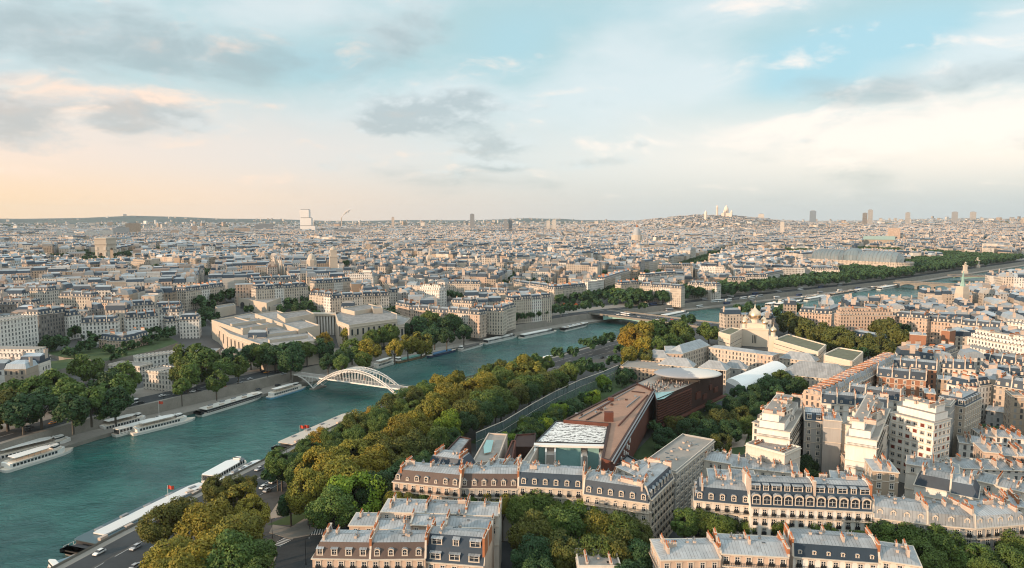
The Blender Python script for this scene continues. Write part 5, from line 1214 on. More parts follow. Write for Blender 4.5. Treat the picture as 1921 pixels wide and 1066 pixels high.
b = MB(); b.box(ap, u, W_ + 3.0, D_ + 3.0, az_ + 36, az_ + 38, 0); b.box(ap, u, W_ + .6, D_ + .6, az_ + 38, az_ + 47, 0); b.box(ap, u, W_ + 2.4, D_ + 2.4, az_ + 47, az_ + 48.4, 0); b.box(ap, u, W_ - 2, D_ - 2, az_ + 48.4, az_ + 50, 0); b.build('attic', [STN], arc)
for s in (-1, 1):
    for ax_, wd_, dp_ in ((u, W_, D_), (v, D_, W_)):
        o_ = v if ax_ is u else u
        for t_ in (-.36, .36):
            b = MB(); c_ = (ap[0] + ax_[0] * wd_ * t_ + o_[0] * s * (dp_ / 2 + .5), ap[1] + ax_[1] * wd_ * t_ + o_[1] * s * (dp_ / 2 + .5)); b.box(c_, ax_, wd_ * .16, 1.2, az_ + 8, az_ + 20, 0); b.box(c_, ax_, wd_ * .2, .8, az_ + 24, az_ + 31, 0); b.build('relief', [M['trim']], arc)
EXC.append((*ap, 110)); EXC += [(ap[0] * k, ap[1] * k, 40) for k in (.93, .90, .87, .84, .81)]
# ---- glass-roofed exhibition hall
GLZ = roofmat('pale glass vault', (0.15, 0.195, 0.215), seam=7.0, depth=.55, rough=.55, var=.10, patch=False)
g0 = P(1500, 487, 30); g1 = P(1700, 497, 30); u, L = unit(g0, g1); v = away(g0, g1); gzz = 9.0
gp = thing('exhibition_hall', ((g0[0] + g1[0]) / 2, (g0[1] + g1[1]) / 2, gzz), 'huge exhibition hall with rounded glass vaults and a central dome above riverside trees', 'hall')
q = lambda s, o: (g0[0] + u[0] * s + v[0] * o, g0[1] + u[1] * s + v[1] * o)
b = MB(); n = 10
endc = [q(L - 30 + 30 * math.sin(PI * k / n), 30 - 30 * math.cos(PI * k / n)) for k in range(n + 1)]
outl = [q(0, 0)] + endc + [q(0, 60)]
b.prism(ccw(outl), gzz, gzz + 24, 0, 1); b.frus(offset_poly(ccw(outl), -1.2), gzz + 22, offset_poly(ccw(outl), -1.2), gzz + 24.4, 0); b.build('stone_base', [M['facade'], TROOF], gp, color=CREAM)
def vault(s0, s1_, name):
    b = MB(); m = 12; R = 23.0; rows = []
    ns = 10; ss = []
    for k in range(ns + 1):
        t = k / ns; e = min(t, 1 - t) * (s1_ - s0); f = math.sqrt(max(0.0, 1 - (1 - min(1, e / 24)) ** 2))
        rows.append([(*q(s0 + (s1_ - s0) * t, 30 - R * max(f, .15) * math.cos(PI * j / m)), gzz + 24 + (6 + 14 * max(f, .1)) * math.sin(PI * j / m) ** .8) for j in range(m + 1)])
    for k in range(ns):
        for j in range(m): b.face([rows[k][j], rows[k + 1][j], rows[k + 1][j + 1], rows[k][j + 1]], 0)
    b.build(name, [GLZ], gp)
    rb_ = MB()
    for k in range(1, ns):
        for j in range(m): rb_.beam(rows[k][j], rows[k][j + 1], .9, .9)
    for k in range(ns): rb_.beam(rows[k][m // 2], rows[k + 1][m // 2], 1.6, 1.2)
    rb_.build('vault_rib', [M['grey']], gp)
vault(12, L * .44, 'glass_vault'); vault(L * .50, L - 14, 'glass_vault')
b = MB(); cc = q(L * .47, 34); b.lathe(cc, [(24, gzz + 24), (23, gzz + 34), (17, gzz + 42), (8, gzz + 47), (5, gzz + 48.5)], 20, 0); b.build('glass_dome', [GLZ], gp)
b = MB(); b.lathe(cc, [(5, gzz + 48), (5, gzz + 52), (3, gzz + 55), (.7, gzz + 58), (.3, gzz + 68)], 10, 0); b.build('lantern', [M['slate']], gp)
EXC += [(*q(s, 30), 44) for s in (0, 40, 80, 120, 160, 200, 240)]
GPB = [q(s, 30) for s in (0, 40, 80, 120, 160, 200, 240)]
def PARK_CLEAR(x, y): return all((x - a) ** 2 + (y - c) ** 2 > 48 ** 2 for a, c in GPB) and rside((x, y)) > 45
PARKS = [(*P(215, 665, 14), 62), (*P(1425, 668, 8), 78), (*P(1330, 690, 8), 60), (*P(1250, 690, 8), 50), (*PG(1462, 472, 12)[:2], 95), (*PG(1480, 470, 12)[:2], 80), (*PG(1660, 470, 12)[:2], 105), (*PG(1730, 474, 12)[:2], 115), (*PG(1790, 478, 12)[:2], 120), (*PG(1850, 482, 12)[:2], 125), (*PG(1910, 484, 12)[:2], 130), (*PG(1740, 487, 12)[:2], 75), (*PG(1655, 505, 12)[:2], 50), (*PG(1700, 500, 12)[:2], 60), (*PG(1570, 505, 12)[:2], 32), (*PG(1610, 503, 12)[:2], 36)]
# ---- tall things on the skyline
def spire_tower(x, ytop, ybase, d_f, wpx, name, label, mats, prof):
    """tower on the bearing of photo column x at d_f metres forward; prof = [(half width share, height share)]"""
    zt = CAM_H - (ytop - 406) * d_f / FPX; px_ = (x - CXP) / FPX * d_f; g0_ = gz(px_, d_f); W2 = wpx * d_f / FPX / 2
    r = thing(name, (px_, d_f, g0_), label, 'tower' if 'tower' in name else 'church'); EXC.append((px_, d_f, W2 * 2.4 + 8))
    b = MB(); k0 = 0
    for nm, m_, nseg, pf in prof:
        b = MB(); b.lathe((px_, d_f), [(W2 * a * 1.41 if nseg == 4 else W2 * a, g0_ + (zt - g0_) * h) for a, h in pf], nseg, 0, PI / 4 + .35 if nseg == 4 else 0); b.build(nm, [m_], r)
    return r
spire_tower(625, 462, 505, 1000, 14, 'church_tower', 'square stone church tower with domed belfry among mid-distance roofs', None, [('shaft', STN, 4, [(1.0, 0), (1.0, .70), (1.1, .71), (1.1, .73), (.85, .74), (.85, .90)]), ('cupola', STN, 10, [(.9, .90), (.8, .94), (.35, .98), (.05, 1.0)])])
spire_tower(584, 475, 505, 1030, 16, 'church', 'low church lantern with stone dome left of the church tower', None, [('shaft', STN, 8, [(1.2, 0), (1.2, .75), (1.0, .8)]), ('dome', STN, 10, [(1.0, .8), (.7, .92), (.1, 1.0)])])
spire_tower(806, 462, 508, 1150, 11, 'church_spire_tower', 'slender pointed stone spire among mid-distance roofs', None, [('shaft', STN, 4, [(1.0, 0), (1.0, .55), (.9, .62)]), ('pinnacles', STN, 4, [(1.15, .55), (.9, .64), (.6, .68)]), ('spire', STN, 8, [(.62, .62), (.05, 1.0)])])
spire_tower(1194, 421, 450, 2350, 20, 'church', 'domed church with small lantern below the white basilica hill', None, [('drum', STN, 12, [(1.0, 0), (1.0, .55)]), ('dome', M['zinc'], 14, [(.75, .55), (.72, .68), (.55, .80), (.25, .88)]), ('lantern', M['brick'], 8, [(.2, .86), (.2, .93), (.04, 1.0)])])
spire_tower(1810, 508, 552, 790, 17, 'church_spire_tower', 'stone church tower with green pointed spire near the right river bank', None, [('shaft', STN, 4, [(1.0, -.2), (1.0, .50), (.8, .66)]), ('spire', M['copper'], 8, [(.62, .62), (.3, .78), (.04, 1.0)])])
def block_tower(x0, x1, ytop, d_f, name, label, m, color=None, cat='tower', dep=24, ybase=None):
    xa, xb = (x0 - CXP) / FPX * d_f, (x1 - CXP) / FPX * d_f; zt = CAM_H - (ytop - 406) * d_f / FPX; g0_ = gz((xa + xb) / 2, d_f)
    r = thing(name, ((xa + xb) / 2, d_f, g0_), label, cat); b = MB()
    c = ((xa + xb) / 2, d_f + dep / 2); u_ = unit((0, 0), (d_f, -(xa + xb) / 2))[0]
    b.box(c, u_, xb - xa, dep, g0_ - 4, zt, 0, 0); b.build('shaft', [m], r, color=color)
    b = MB(); b.box(c, u_, (xb - xa) * .55, dep * .5, zt, zt + 3.5, 0); b.build('roof_plant', [M['grey']], r); return r
trib = thing('stepped_tower', ((578 - CXP) / FPX * 4053, 4053, 10), 'tall white glass tower of stacked receding boxes on the skyline', 'tower')
for (xa, xb, za, zb, d0) in ((564, 592, 4, 66, 0), (564, 585, 69, 112, 4), (564, 581, 115, 160, 8)):
    X0, X1 = (xa - CXP) / FPX * 4053, (xb - CXP) / FPX * 4053; b = MB(); b.box(((X0 + X1) / 2, 4053 + 20), (1, -.02), X1 - X0, 32, za, zb, 0); b.build('glass_box', [mat('pale tower glass', (.66, .64, .62), .35, var=.06, scale=.02)], trib)
    b = MB(); b.box(((X0 + X1) / 2, 4073), (1, -.02), X1 - X0 - 8, 26, zb - .5, zb + 3.2, 0); b.build('joint', [M['grey']], trib)
EXC.append((trib.location[0], 4060, 70))
GB = 'distant tower blocks on the skyline'
for (x0, x1, yt, d_, lab_, m_, c_) in [(882, 890, 402, 4600, 'slim dark tower alone on the skyline near the middle', M['grey'], None), (945, 952, 412, 4300, 'left of a pair of dark blocks near the middle skyline', M['grey'], None), (954, 961, 411, 4320, 'right of a pair of dark blocks near the middle skyline', M['grey'], None),
                                       (1518, 1529, 396, 5200, 'blue-grey block standing above the right skyline', mat('blue grey cladding', (.16, .2, .24), .5), None), (1617, 1625, 400, 5300, 'lower of two brown towers on the right skyline', M['facade'], DARKW), (1627, 1635, 394, 5200, 'taller of two brown towers on the right skyline', M['facade'], GREYW),
                                       (1784, 1794, 398, 5400, 'dark square tower near the right end of the skyline', M['grey'], None), (1422, 1432, 402, 4700, 'pale orange-lit block right of the basilica hill', M['facade'], PALE), (1464, 1471, 416, 3300, 'tall pale tower rising from roofs right of the hill', M['facade'], PALE), (1697, 1705, 399, 5600, 'faint grey block left of the dark square tower', M['facade'], GREYW), (1818, 1828, 398, 5600, 'faint pale block right of the dark square tower', M['facade'], GREYW),
                                       (105, 113, 432, 2600, 'white tower with red-brown side at left', M['facade'], WHITE), (237, 262, 419, 3400, 'broad brown slab high above the triumphal arch', M['facade'], TAN), (212, 240, 427, 3100, 'glassy block left of the broad brown slab', M['zinc'], None), (188, 210, 432, 3000, 'white apartment slab left of the glassy block', M['facade'], WHITE), (159, 178, 434, 2900, 'white apartment slab above the triumphal arch at left', M['facade'], WHITE), (120, 140, 437, 2700, 'row of white slabs right of the white tower', M['facade'], WHITE), (268, 292, 436, 3000, 'grey slab right of the broad brown slab', M['facade'], GREYW),
                                       (320, 335, 432, 3300, 'orange-lit stepped block between brown slab and white tower', M['facade'], PINK), (360, 370, 424, 3800, 'small tower with two shoulders on the left skyline', M['facade'], PINK), (414, 428, 426, 3700, 'pale twin block on the left skyline', M['facade'], PALE), (440, 468, 428, 3700, 'wide orange-lit block left of the stepped tower', M['facade'], PINK), (480, 512, 421, 4200, 'dark industrial block left of the stepped tower', M['grey'], None), (627, 676, 430, 3600, 'long blue-grey hall right of the stepped tower', M['grey'], None), (735, 740, 408, 4700, 'thin mast-like tower right of the smoke plume', M['plaster'], None),
                                       (1025, 1032, 414, 4300, 'left of two pale towers left of the basilica hill', M['facade'], PALE), (1036, 1043, 412, 4300, 'right of two pale towers left of the basilica hill', M['facade'], PALE), (1668, 1689, 428, 2700, 'big reddish opera block above the green temple roof', M['facade'], PINK), (1850, 1875, 457, 1950, 'white scaffold-wrapped block beyond the trees at right', M['facade'], PALE)]:
    r = block_tower(x0, x1, yt, d_, 'tower_block', lab_, m_, c_); r['group'] = GB; EXC.append((r.location[0], d_, (x1 - x0) * d_ / FPX * .6 + 10))
# temple-roofed church
d_ = 2240; xa, xb = (1628 - CXP) / FPX * d_, (1680 - CXP) / FPX * d_; md = thing('temple_church', ((xa + xb) / 2, d_, 9), 'temple-like church with long green copper gable roof at right', 'church')
u = (math.cos(-.5), math.sin(-.5)); c = ((xa + xb) / 2, d_ + 20)
b = MB(); b.box(c, u, 88, 40, 9, 47, 0); b.build('wall', [M['facade']], md, color=BEIGE)
b = MB(); v = (-u[1], u[0]); k = lambda s, o, z: (c[0] + u[0] * s + v[0] * o, c[1] + u[1] * s + v[1] * o, z)
for s in (-1, 1): b.face([k(-46, s * 22, 47), k(46, s * 22, 47), k(46, 0, 58), k(-46, 0, 58)], 0); b.face([k(s * 46, -22, 47), k(s * 46, 22, 47), k(s * 46, 0, 58)], 1)
b.build('roof', [mat('faded copper roof', (.28, .36, .31), .8), STN], md); EXC.append((*c, 60))
# hilltop basilica
sd = 4544; sx = lambda x: (x - CXP) / FPX * sd; sz = lambda y: CAM_H - (y - 406) * sd / FPX
WHT = mat('white travertine', (0.72, 0.60, 0.51), .9, var=.06)
bas = thing('basilica', (sx(1358), sd, gz(sx(1358), sd)), 'white basilica with egg-shaped domes and bell tower on the hilltop', 'basilica')
def dome(cx_, w_, y0_, y1_, yt, dy=0, nm='dome'):
    W2 = w_ * sd / FPX / 2; z0_, z1_, zt = sz(y0_), sz(y1_), sz(yt); b = MB(); h = zt - z1_
    b.lathe((sx(cx_), sd + dy), [(W2, z0_ - 30), (W2, z1_), (W2 * 1.05, z1_ + .02 * h), (W2 * .95, z1_ + .3 * h), (W2 * .72, z1_ + .58 * h), (W2 * .35, z1_ + .82 * h), (W2 * .18, z1_ + .88 * h), (W2 * .12, z1_ + .96 * h), (.4, zt)], 12, 0); b.build(nm, [WHT], bas, smooth=True)
dome(1361, 9.0, 402, 395, 385, 10); dome(1354.5, 3.6, 403, 399, 394, -18, 'side_dome'); dome(1368.5, 3.6, 403, 399, 394, -18, 'side_dome'); dome(1347.3, 3.8, 403, 390, 384.5, 50, 'bell_tower')
b = MB(); b.box((sx(1361), sd), (1, -.3), 62, 40, gz(sx(1361), sd) - 4, sz(400), 0); b.build('nave', [WHT], bas)
spire_tower(1322, 395, 404, 4400, 5, 'water_tower', 'small domed white water tower left of the hilltop basilica', None, [('shaft', WHT, 8, [(1, 0), (1, .8)]), ('cap', WHT, 8, [(1.1, .8), (.6, .92), (.05, 1)])])
# smoking chimney
ch = spire_tower(642, 408, 424, 5200, 2.4, 'factory_chimney_tower', 'thin factory chimney with a slanting white plume', None, [('stack', M['plaster'], 8, [(1, 0), (.8, 1)])])
def plume():
    p0 = Vector(((642 - CXP) / FPX * 5200, 5200, CAM_H - 2 * 4)); b = MB()
    for k in range(16):
        t = k / 15; c = p0 + Vector((18 * 4 * t * .95, 0, 14 * 4 * t ** .9 + 4)); r_ = (4 + 9 * t) * (1 if k < 12 else (16 - k) / 4.5)
        b.lathe((c[0] + random.uniform(-5, 5), c[1]), [(r_ * .5, c[2] - r_ * .8), (r_, c[2] - r_ * .3), (r_, c[2] + r_ * .3), (r_ * .5, c[2] + r_ * .8)], 9, 0)
    m = bpy.data.materials.new('white smoke'); m.use_nodes = True; g = NT(m.node_tree); bs = m.node_tree.nodes['Principled BSDF']; bs.inputs['Base Color'].default_value = (.85, .78, .72, 1); bs.inputs['Roughness'].default_value = 1; bs.inputs['Alpha'].default_value = .30
    tag(b.build('smoke', [m], origin=tuple(p0), smooth=True), 'slanting white smoke plume from the distant factory chimney', 'smoke', None, 'stuff')
plume()
# ---- gold-domed cathedral and its striped stone neighbours
cp_ = P(1415, 650, 8); cat_ = thing('cathedral', (*cp_, 8), 'white cathedral with five gold onion domes on the near bank', 'cathedral')
SM = mat('smooth cream stone', (0.66, 0.56, 0.45), .8, var=.06, scale=.15)
u, _ = unit(P(1386, 652, 20), P(1440, 655, 20)); cc = (cp_[0] + 3, cp_[1] + 10)
b = MB(); b.box(cc, u, 23, 22, 8, 24, 0); b.box(cc, u, 15, 15, 24, 28, 0); b.box(cc, u, 24, 23, 23, 23.6, 0); b.build('nave', [SM], cat_)
for k in (-1, 0, 1):
    b = MB(); v = (-u[1], u[0]); b.box((cc[0] + u[0] * k * 1.3 - v[0] * 11.1, cc[1] + u[1] * k * 1.3 - v[1] * 11.1), u, .6, .2, 11, 18, 0); b.build('slit_window', [M['glass']], cat_)
def onion(c, R, zb, zd, nm='dome'):
    r_ = empty(nm, (0, 0, 0)); bpy.data.objects.remove(r_)
    b = MB(); b.lathe(c, [(R * .72, zb), (R * .72, zd)], 14, 0); dr = b.build('drum', [SM], cat_, smooth=False)
    b = MB(); b.lathe(c, [(R * .74, zd), (R * .98, zd + R * .35), (R * 1.03, zd + R * .7), (R * .9, zd + R * 1.1), (R * .6, zd + R * 1.45), (R * .28, zd + R * 1.75), (R * .1, zd + R * 2.05), (R * .07, zd + R * 2.5)], 18, 0)
    o = b.build(nm, [M['gold']], cat_, smooth=True)
    b = MB(); zt = zd + R * 2.45; b.beam((c[0], c[1], zt), (c[0], c[1], zt + R * .9), .18, .18); b.beam((c[0] - R * .25, c[1], zt + R * .55), (c[0] + R * .25, c[1], zt + R * .55), .16, .16); b.build('cross', [M['gold']], o)
k = lambda s, o: (cc[0] + u[0] * s - u[1] * o, cc[1] + u[1] * s + u[0] * o)
onion(k(0, 0), 5.2, 27, 31)
for s, o in ((-8.5, -7), (8.5, -7), (-8, 8), (8, 8)): onion(k(s, o), 2.5, 23.5, 27.5, 'small_dome')
bt = P(1450, 640, 20); b = MB(); b.box(bt, u, 7, 7, 8, 24, 0); b.build('bell_tower', [SM], cat_); onion(bt, 2.5, 24, 27.5, 'small_dome')
def striped(pts, h, label, green=True):
    w3 = [P(x, y, 8 + h) for x, y in pts]; q_ = ccw(w3); c_ = (sum(p[0] for p in q_) / len(q_), sum(p[1] for p in q_) / len(q_)); r = thing('stone_block', (*c_, 8), label, 'building', 'cream banded stone blocks beside the cathedral')
    b = MB(); b.frus(q_, 8, q_, 8 + h, 0)
    for z in np.arange(9.5, 8 + h - .5, 1.1): b.prism(offset_poly(q_, -.14), z, z + .62, 0, 0, True)
    i_ = offset_poly(q_, .8); b.prism(offset_poly(q_, -.2), 8 + h - .5, 8 + h, 0, 0, True); b.build('wall', [SM], r)
    for k_ in range(3):
        w_ = MB(); z = 8 + h * (.25 + .25 * k_)
        w_.frus(offset_poly(q_, -.05), z, offset_poly(q_, -.05), z + .8, 0); w_.build('window_band', [M['glass']], r)
    b = MB(); b.cap(offset_poly(q_, 1.0), 8 + h + .02, 0); b.build('roof_garden', [mat('mossy roof planting', (.15, .15, .10), .95, var=.4, scale=.3) if green else M['gravel_roof']], r)
    p_ = MB(); p_.frus(q_, 8 + h, q_, 8 + h + .7, 0); p_.frus(i_[::-1], 8 + h, i_[::-1], 8 + h + .7, 0)
    for k_ in range(len(q_)): p_.face([(*q_[k_], 8 + h + .7), (*q_[(k_ + 1) % len(q_)], 8 + h + .7), (*i_[(k_ + 1) % len(q_)], 8 + h + .7), (*i_[k_], 8 + h + .7)])
    p_.build('parapet', [SM], r); EXC.append((*c_, 24))
def rnd(pts, r=4.0):
    """rounded corners for an outline of pixels"""
    out = []; n = len(pts)
    for i in range(n):
        a_, p, c_ = Vector(pts[i - 1]), Vector(pts[i]), Vector(pts[(i + 1) % n])
        d1, d2 = (a_ - p), (c_ - p); e = .09
        for t in (0, .5, 1):
            q1, q2 = p + d1 * e, p + d2 * e; out.append(tuple((q1 * (1 - t) + q2 * t) * .5 + (q1 * (1 - t) ** 2 + p * 2 * t * (1 - t) + q2 * t * t) * .5))
    return out
striped([(1348, 624), (1372, 615), (1392, 619), (1370, 630)], 15, 'cream banded block with planted roof left of the gold domes')
striped([(1452, 638), (1478, 628), (1550, 648), (1535, 662)], 14, 'long cream banded block right of the gold domes')
striped(rnd([(1543, 667), (1573, 653), (1621, 661), (1600, 680)]), 15, 'cream banded block with rounded corners and green roof by the stable')
EXC += [(*cp_, 40)]
# ---- white hangar
hp = [P(1362, 712, 17), P(1445, 679, 17), P(1469, 690, 17), P(1395, 728, 17)]
hq = ccw(hp); hc = (sum(p[0] for p in hq) / 4, sum(p[1] for p in hq) / 4); hg = thing('white_hangar', (*hc, 8), 'long white round-roofed tent hall behind the museum', 'hall'); EXC.append((*hc, 30))
a_, b__ = hp[0], hp[1]; u, L = unit(a_, b__); w_ = unit(hp[0], hp[3]); W_ = w_[1]; v = w_[0]
q = lambda s, o: (a_[0] + u[0] * s + v[0] * o, a_[1] + u[1] * s + v[1] * o)
b = MB(); n = 10; prof = [(W_ * (.5 - .5 * math.cos(PI * k / n)), 15.5 + 4.0 * math.sin(PI * k / n)) for k in range(n + 1)]
for (o0, z0_), (o1, z1_) in zip(prof[:-1], prof[1:]): b.face([(*q(0, o0), z0_), (*q(L, o0), z0_), (*q(L, o1), z1_), (*q(0, o1), z1_)])
for s in (0, L): b.face([(*q(s, o), z) for o, z in prof])
b.build('roof', [mat('white membrane', (.78, .77, .75), .6, var=.06)], hg)
b = MB(); b.frus([q(0, 0), q(L, 0), q(L, W_), q(0, W_)], 8, [q(0, 0), q(L, 0), q(L, W_), q(0, W_)], 15.5, 0); b.build('wall', [M['grey']], hg)
for k in range(12):
    b = MB(); b.box(q(L * (k + .5) / 12, W_ + .1), u, L / 12 * .8, .2, 9.5, 14.5, 0); b.build('window', [M['glass']], hg)
# ---- modern museum: long rust-coloured body on stilts
ms = P(1180, 760, 20); mb = thing('modern_museum', (*ms, 8), 'long rust-red modern museum with terracotta roof deck and oval terrace canopy', 'museum')
def poly_at(pts, z): return ccw([P(x, y, z) for x, y in pts])
ZR = 27.0
body = poly_at([(1057, 790), (1194, 721), (1228, 732), (1146, 868), (1128, 862), (1142, 797)], ZR)
b = MB(); b.frus(body, 12, body, ZR + .6, 0); i_ = offset_poly(body, 1.0)
for k in range(len(body)): b.face([(*body[k], ZR + .6), (*body[(k + 1) % len(body)], ZR + .6), (*i_[(k + 1) % len(body)], ZR + .6), (*i_[k], ZR + .6)], 1)
b.frus(i_[::-1], ZR, i_[::-1], ZR + .6, 1); b.cap(i_, ZR, 2); b.cap(body[::-1], 12, 0); b.build('main_hall', [M['rust'], M['dark_rust'], M['terra']], mb)
far_ = poly_at([(1194, 721), (1232, 704), (1357, 699), (1231, 752), (1226, 736)], ZR)
b = MB(); b.frus(far_, 13, far_, ZR + 1.0, 0); b.cap(far_, ZR + .4, 1); b.cap(far_[::-1], 13, 0); b.build('terrace_hall', [M['dark_rust'], M['gravel_roof']], mb)
# louvres and panels on the right-hand face of the far hall
pa, pb = P(1231, 752, ZR), P(1357, 699, ZR); u, L = unit(pa, pb); nv = away(pa, pb); nv = (-nv[0], -nv[1])
for k in range(9):
    lb2 = MB(); z = 14.6 + 1.35 * k; lb2.box((pa[0] + u[0] * L * .24 + nv[0] * .5, pa[1] + u[1] * L * .24 + nv[1] * .5), u, L * .46, .9, z, z + .45, 0); lb2.build('louvre', [M['rust']], mb)
for (t0, t1, za, zb) in ((.55, .62, 18, 22), (.66, .72, 16, 19), (.76, .80, 20, 23), (.84, .9, 17, 20)):
    lb2 = MB(); lb2.box((pa[0] + u[0] * L * (t0 + t1) / 2 + nv[0] * .3, pa[1] + u[1] * L * (t0 + t1) / 2 + nv[1] * .3), u, L * (t1 - t0), .6, za, zb, 0); lb2.build('facade_panel', [M['rust']], mb)
b = MB(); b.box((pa[0] + u[0] * L * .5 + nv[0] * 1.2, pa[1] + u[1] * L * .5 + nv[1] * 1.2), u, L, 2.6, 12.4, 13.2, 0); b.build('walkway', [M['rust']], mb)
for k in range(7):
    b = MB(); c = (pa[0] + u[0] * L * (k + .5) / 7 - nv[0] * 4, pa[1] + u[1] * L * (k + .5) / 7 - nv[1] * 4); b.tube((*c, 8), (*c, 13), .6, 8); b.build('stilt', [M['dark']], mb)
# right-hand face of the near hall: rust panels, gutter and white birds-foot blinds
pa2, pb2 = P(1146, 868, ZR), P(1228, 732, ZR); u2, L2 = unit(pa2, pb2); nv2 = away(pa2, pb2); nv2 = (-nv2[0], -nv2[1])
b = MB()
for o, z in ((.4, ZR + .6), (1.2, ZR - .2)): b.beam((pa2[0] + nv2[0] * o, pa2[1] + nv2[1] * o, z), (pb2[0] + nv2[0] * o, pb2[1] + nv2[1] * o, z), .5, .5)
b.build('gutter', [M['grey']], mb)
for k in range(18):
    b = MB(); t = L2 * (.02 + .34 * (k // 3) / 6 + .02 * (k % 3)); z = 14 + 2.6 * (k % 3) + (k // 3) * .6; c = (pa2[0] + u2[0] * t + nv2[0] * .25, pa2[1] + u2[1] * t + nv2[1] * .25)
    b.box(c, u2, 1.1, .4, z, z + 2.0, 0); b.box((c[0] + u2[0] * .9, c[1] + u2[1] * .9), u2, .5, .35, z + .9, z + 1.5, 0); b.build('blind', [M['white']], mb)
# patterned white roof and teal glazed front
def patmat():
    m = bpy.data.materials.new('white roof with black script pattern'); m.use_nodes = True; g = NT(m.node_tree); bs = m.node_tree.nodes['Principled BSDF']
    pos = g.node('ShaderNodeNewGeometry').outputs['Position']
    n_ = g.noise(pos, .28, 3, .6); xx, yy, zz_ = g.sep(pos)
    fy = g.math('FRACT', g.math('ADD', g.math('DIVIDE', yy, 2.3), g.math('MULTIPLY', n_, 2.6)))
    n2 = g.noise(pos, .9, 2, .6)
    f = g.math('MULTIPLY', g.math('LESS_THAN', fy, .42), g.mr(n2, .40, .46))
    g.put(bs.inputs['Base Color'], g.mix(f, (.78, .76, .72), (.10, .09, .085))); bs.inputs['Roughness'].default_value = .7; return m
PAT = patmat()
zw = 26.0
wr = poly_at([(1044, 791), (1141, 796), (1133, 833), (1006, 830)], zw)
b = MB(); b.frus(wr, 10, wr, zw, 0); b.cap(wr, zw, 1); b.build('patterned_roof', [M['plaster'], PAT], mb)
b = MB()
for p_, r_ in zip(wr, wr[1:] + wr[:1]): b.beam((*p_, zw + .15), (*r_, zw + .15), .5, .4)
b.build('roof_edge', [M['dark']], mb)
fa, fb2 = P(1004, 832, zw), P(1134, 835, zw); u, L = unit(fa, fb2); nv = away(fa, fb2)
b = MB(); b.box((fa[0] + u[0] * L / 2 - nv[0] * 1.4, fa[1] + u[1] * L / 2 - nv[1] * 1.4), u, L + 1, 2.6, zw - .6, zw + .3, 0); b.build('canopy_beam', [M['white']], mb)
for t0, t1, dp in ((.02, .14, 0), (.30, .66, 2), (.76, .92, 0)):
    b = MB(); c = (fa[0] + u[0] * L * (t0 + t1) / 2 - nv[0] * (.4 + dp * .2), fa[1] + u[1] * L * (t0 + t1) / 2 - nv[1] * (.4 + dp * .2)); b.box(c, u, L * (t1 - t0), .4, 9, zw - .6, 0); b.build('glass_front', [M['teal_glass']], mb)
for t, w__ in ((.0, .6), (.16, .6), (.29, .6), (.67, .6), (.74, .6), (.93, .6)):
    b = MB(); c = (fa[0] + u[0] * L * t - nv[0] * 3, fa[1] + u[1] * L * t - nv[1] * 3); b.box(c, u, .7, 7, 9, zw - 1.2 - 2 * (t > .5), 0); b.build('fin_wall', [M['white']], mb)
for t0, t1 in ((.17, .28), (.68, .74), (.94, 1.04)):
    b = MB(); c = (fa[0] + u[0] * L * (t0 + t1) / 2 - nv[0] * 3.5, fa[1] + u[1] * L * (t0 + t1) / 2 - nv[1] * 3.5); b.box(c, u, L * (t1 - t0), 7, 9, zw - 2.4, 0); b.build('service_shaft', [M['gravel_roof']], mb)
# roof furniture
rh = P(1142, 790, ZR); b = MB(); b.box(rh, unit(fa, fb2)[0], 4.2, 2.5, ZR, ZR + 4.4, 0); b.build('stair_hut', [M['rust']], mb)
rh2 = P(1146, 752, ZR); b = MB(); b.box(rh2, (1, 0), 2.8, 2.2, ZR, ZR + 1.6, 0); b.build('roof_hatch', [M['rust']], mb)
for k_, (xa, ya, xb, yb) in enumerate([(1085, 786, 1190, 728), (1160, 800, 1215, 742), (1100, 789, 1128, 774), (1175, 765, 1200, 745), (1120, 770, 1150, 752), (1185, 735, 1210, 738)]):
    p, q_ = P(xa, ya, ZR), P(xb, yb, ZR); b = MB(); b.beam((*p, ZR + .25), (*q_, ZR + .25), .35 + .2 * (k_ % 3), .3 + .2 * (k_ % 2)); b.build('roof_duct', [[M['grey'], M['rust'], M['dark_rust']][k_ % 3]], mb)
for k_ in range(9):
    p = P(1085 + 13 * k_ + random.uniform(-8, 8), 776 - 4.5 * k_ + random.uniform(-6, 10), ZR); b = MB(); b.box(p, u2, random.uniform(.8, 1.8), random.uniform(.6, 1.4), ZR, ZR + random.uniform(.4, .9), 0); b.build('roof_vent', [[M['grey'], M['dark_rust']][k_ % 2]], mb)
b = MB(); sw = poly_at([(1229, 737), (1268, 734), (1246, 748), (1232, 751)], ZR + .5); b.cap(sw, ZR + .55, 0); b.build('roof_light', [M['teal_glass']], mb)
oc = P(1290, 699, ZR + 4.6); b = MB(); b.lathe(oc, [(15.2, ZR + 3.6), (16.2, ZR + 4.2), (15, ZR + 4.9), (9, ZR + 5.8), (3, ZR + 6.2)], 36, 0, 0, 1.22, 0.80)
def ovalmat():
    m = bpy.data.materials.new('grey and white oval canopy'); m.use_nodes = True; g = NT(m.node_tree); bs = m.node_tree.nodes['Principled BSDF']
    pos = g.node('ShaderNodeNewGeometry').outputs['Position']; n_ = g.noise(pos, .14, 4, .6); x_ = g.sep(pos)[0]
    f = g.mr(g.math('ADD', g.math('MULTIPLY', g.math('SUBTRACT', x_, oc[0] - 1), .045), n_), .45, .55)
    g.put(bs.inputs['Base Color'], g.mix(f, (.26, .27, .29), (.66, .61, .55))); bs.inputs['Roughness'].default_value = .5; return m
b.build('oval_canopy', [ovalmat()], mb, smooth=True)
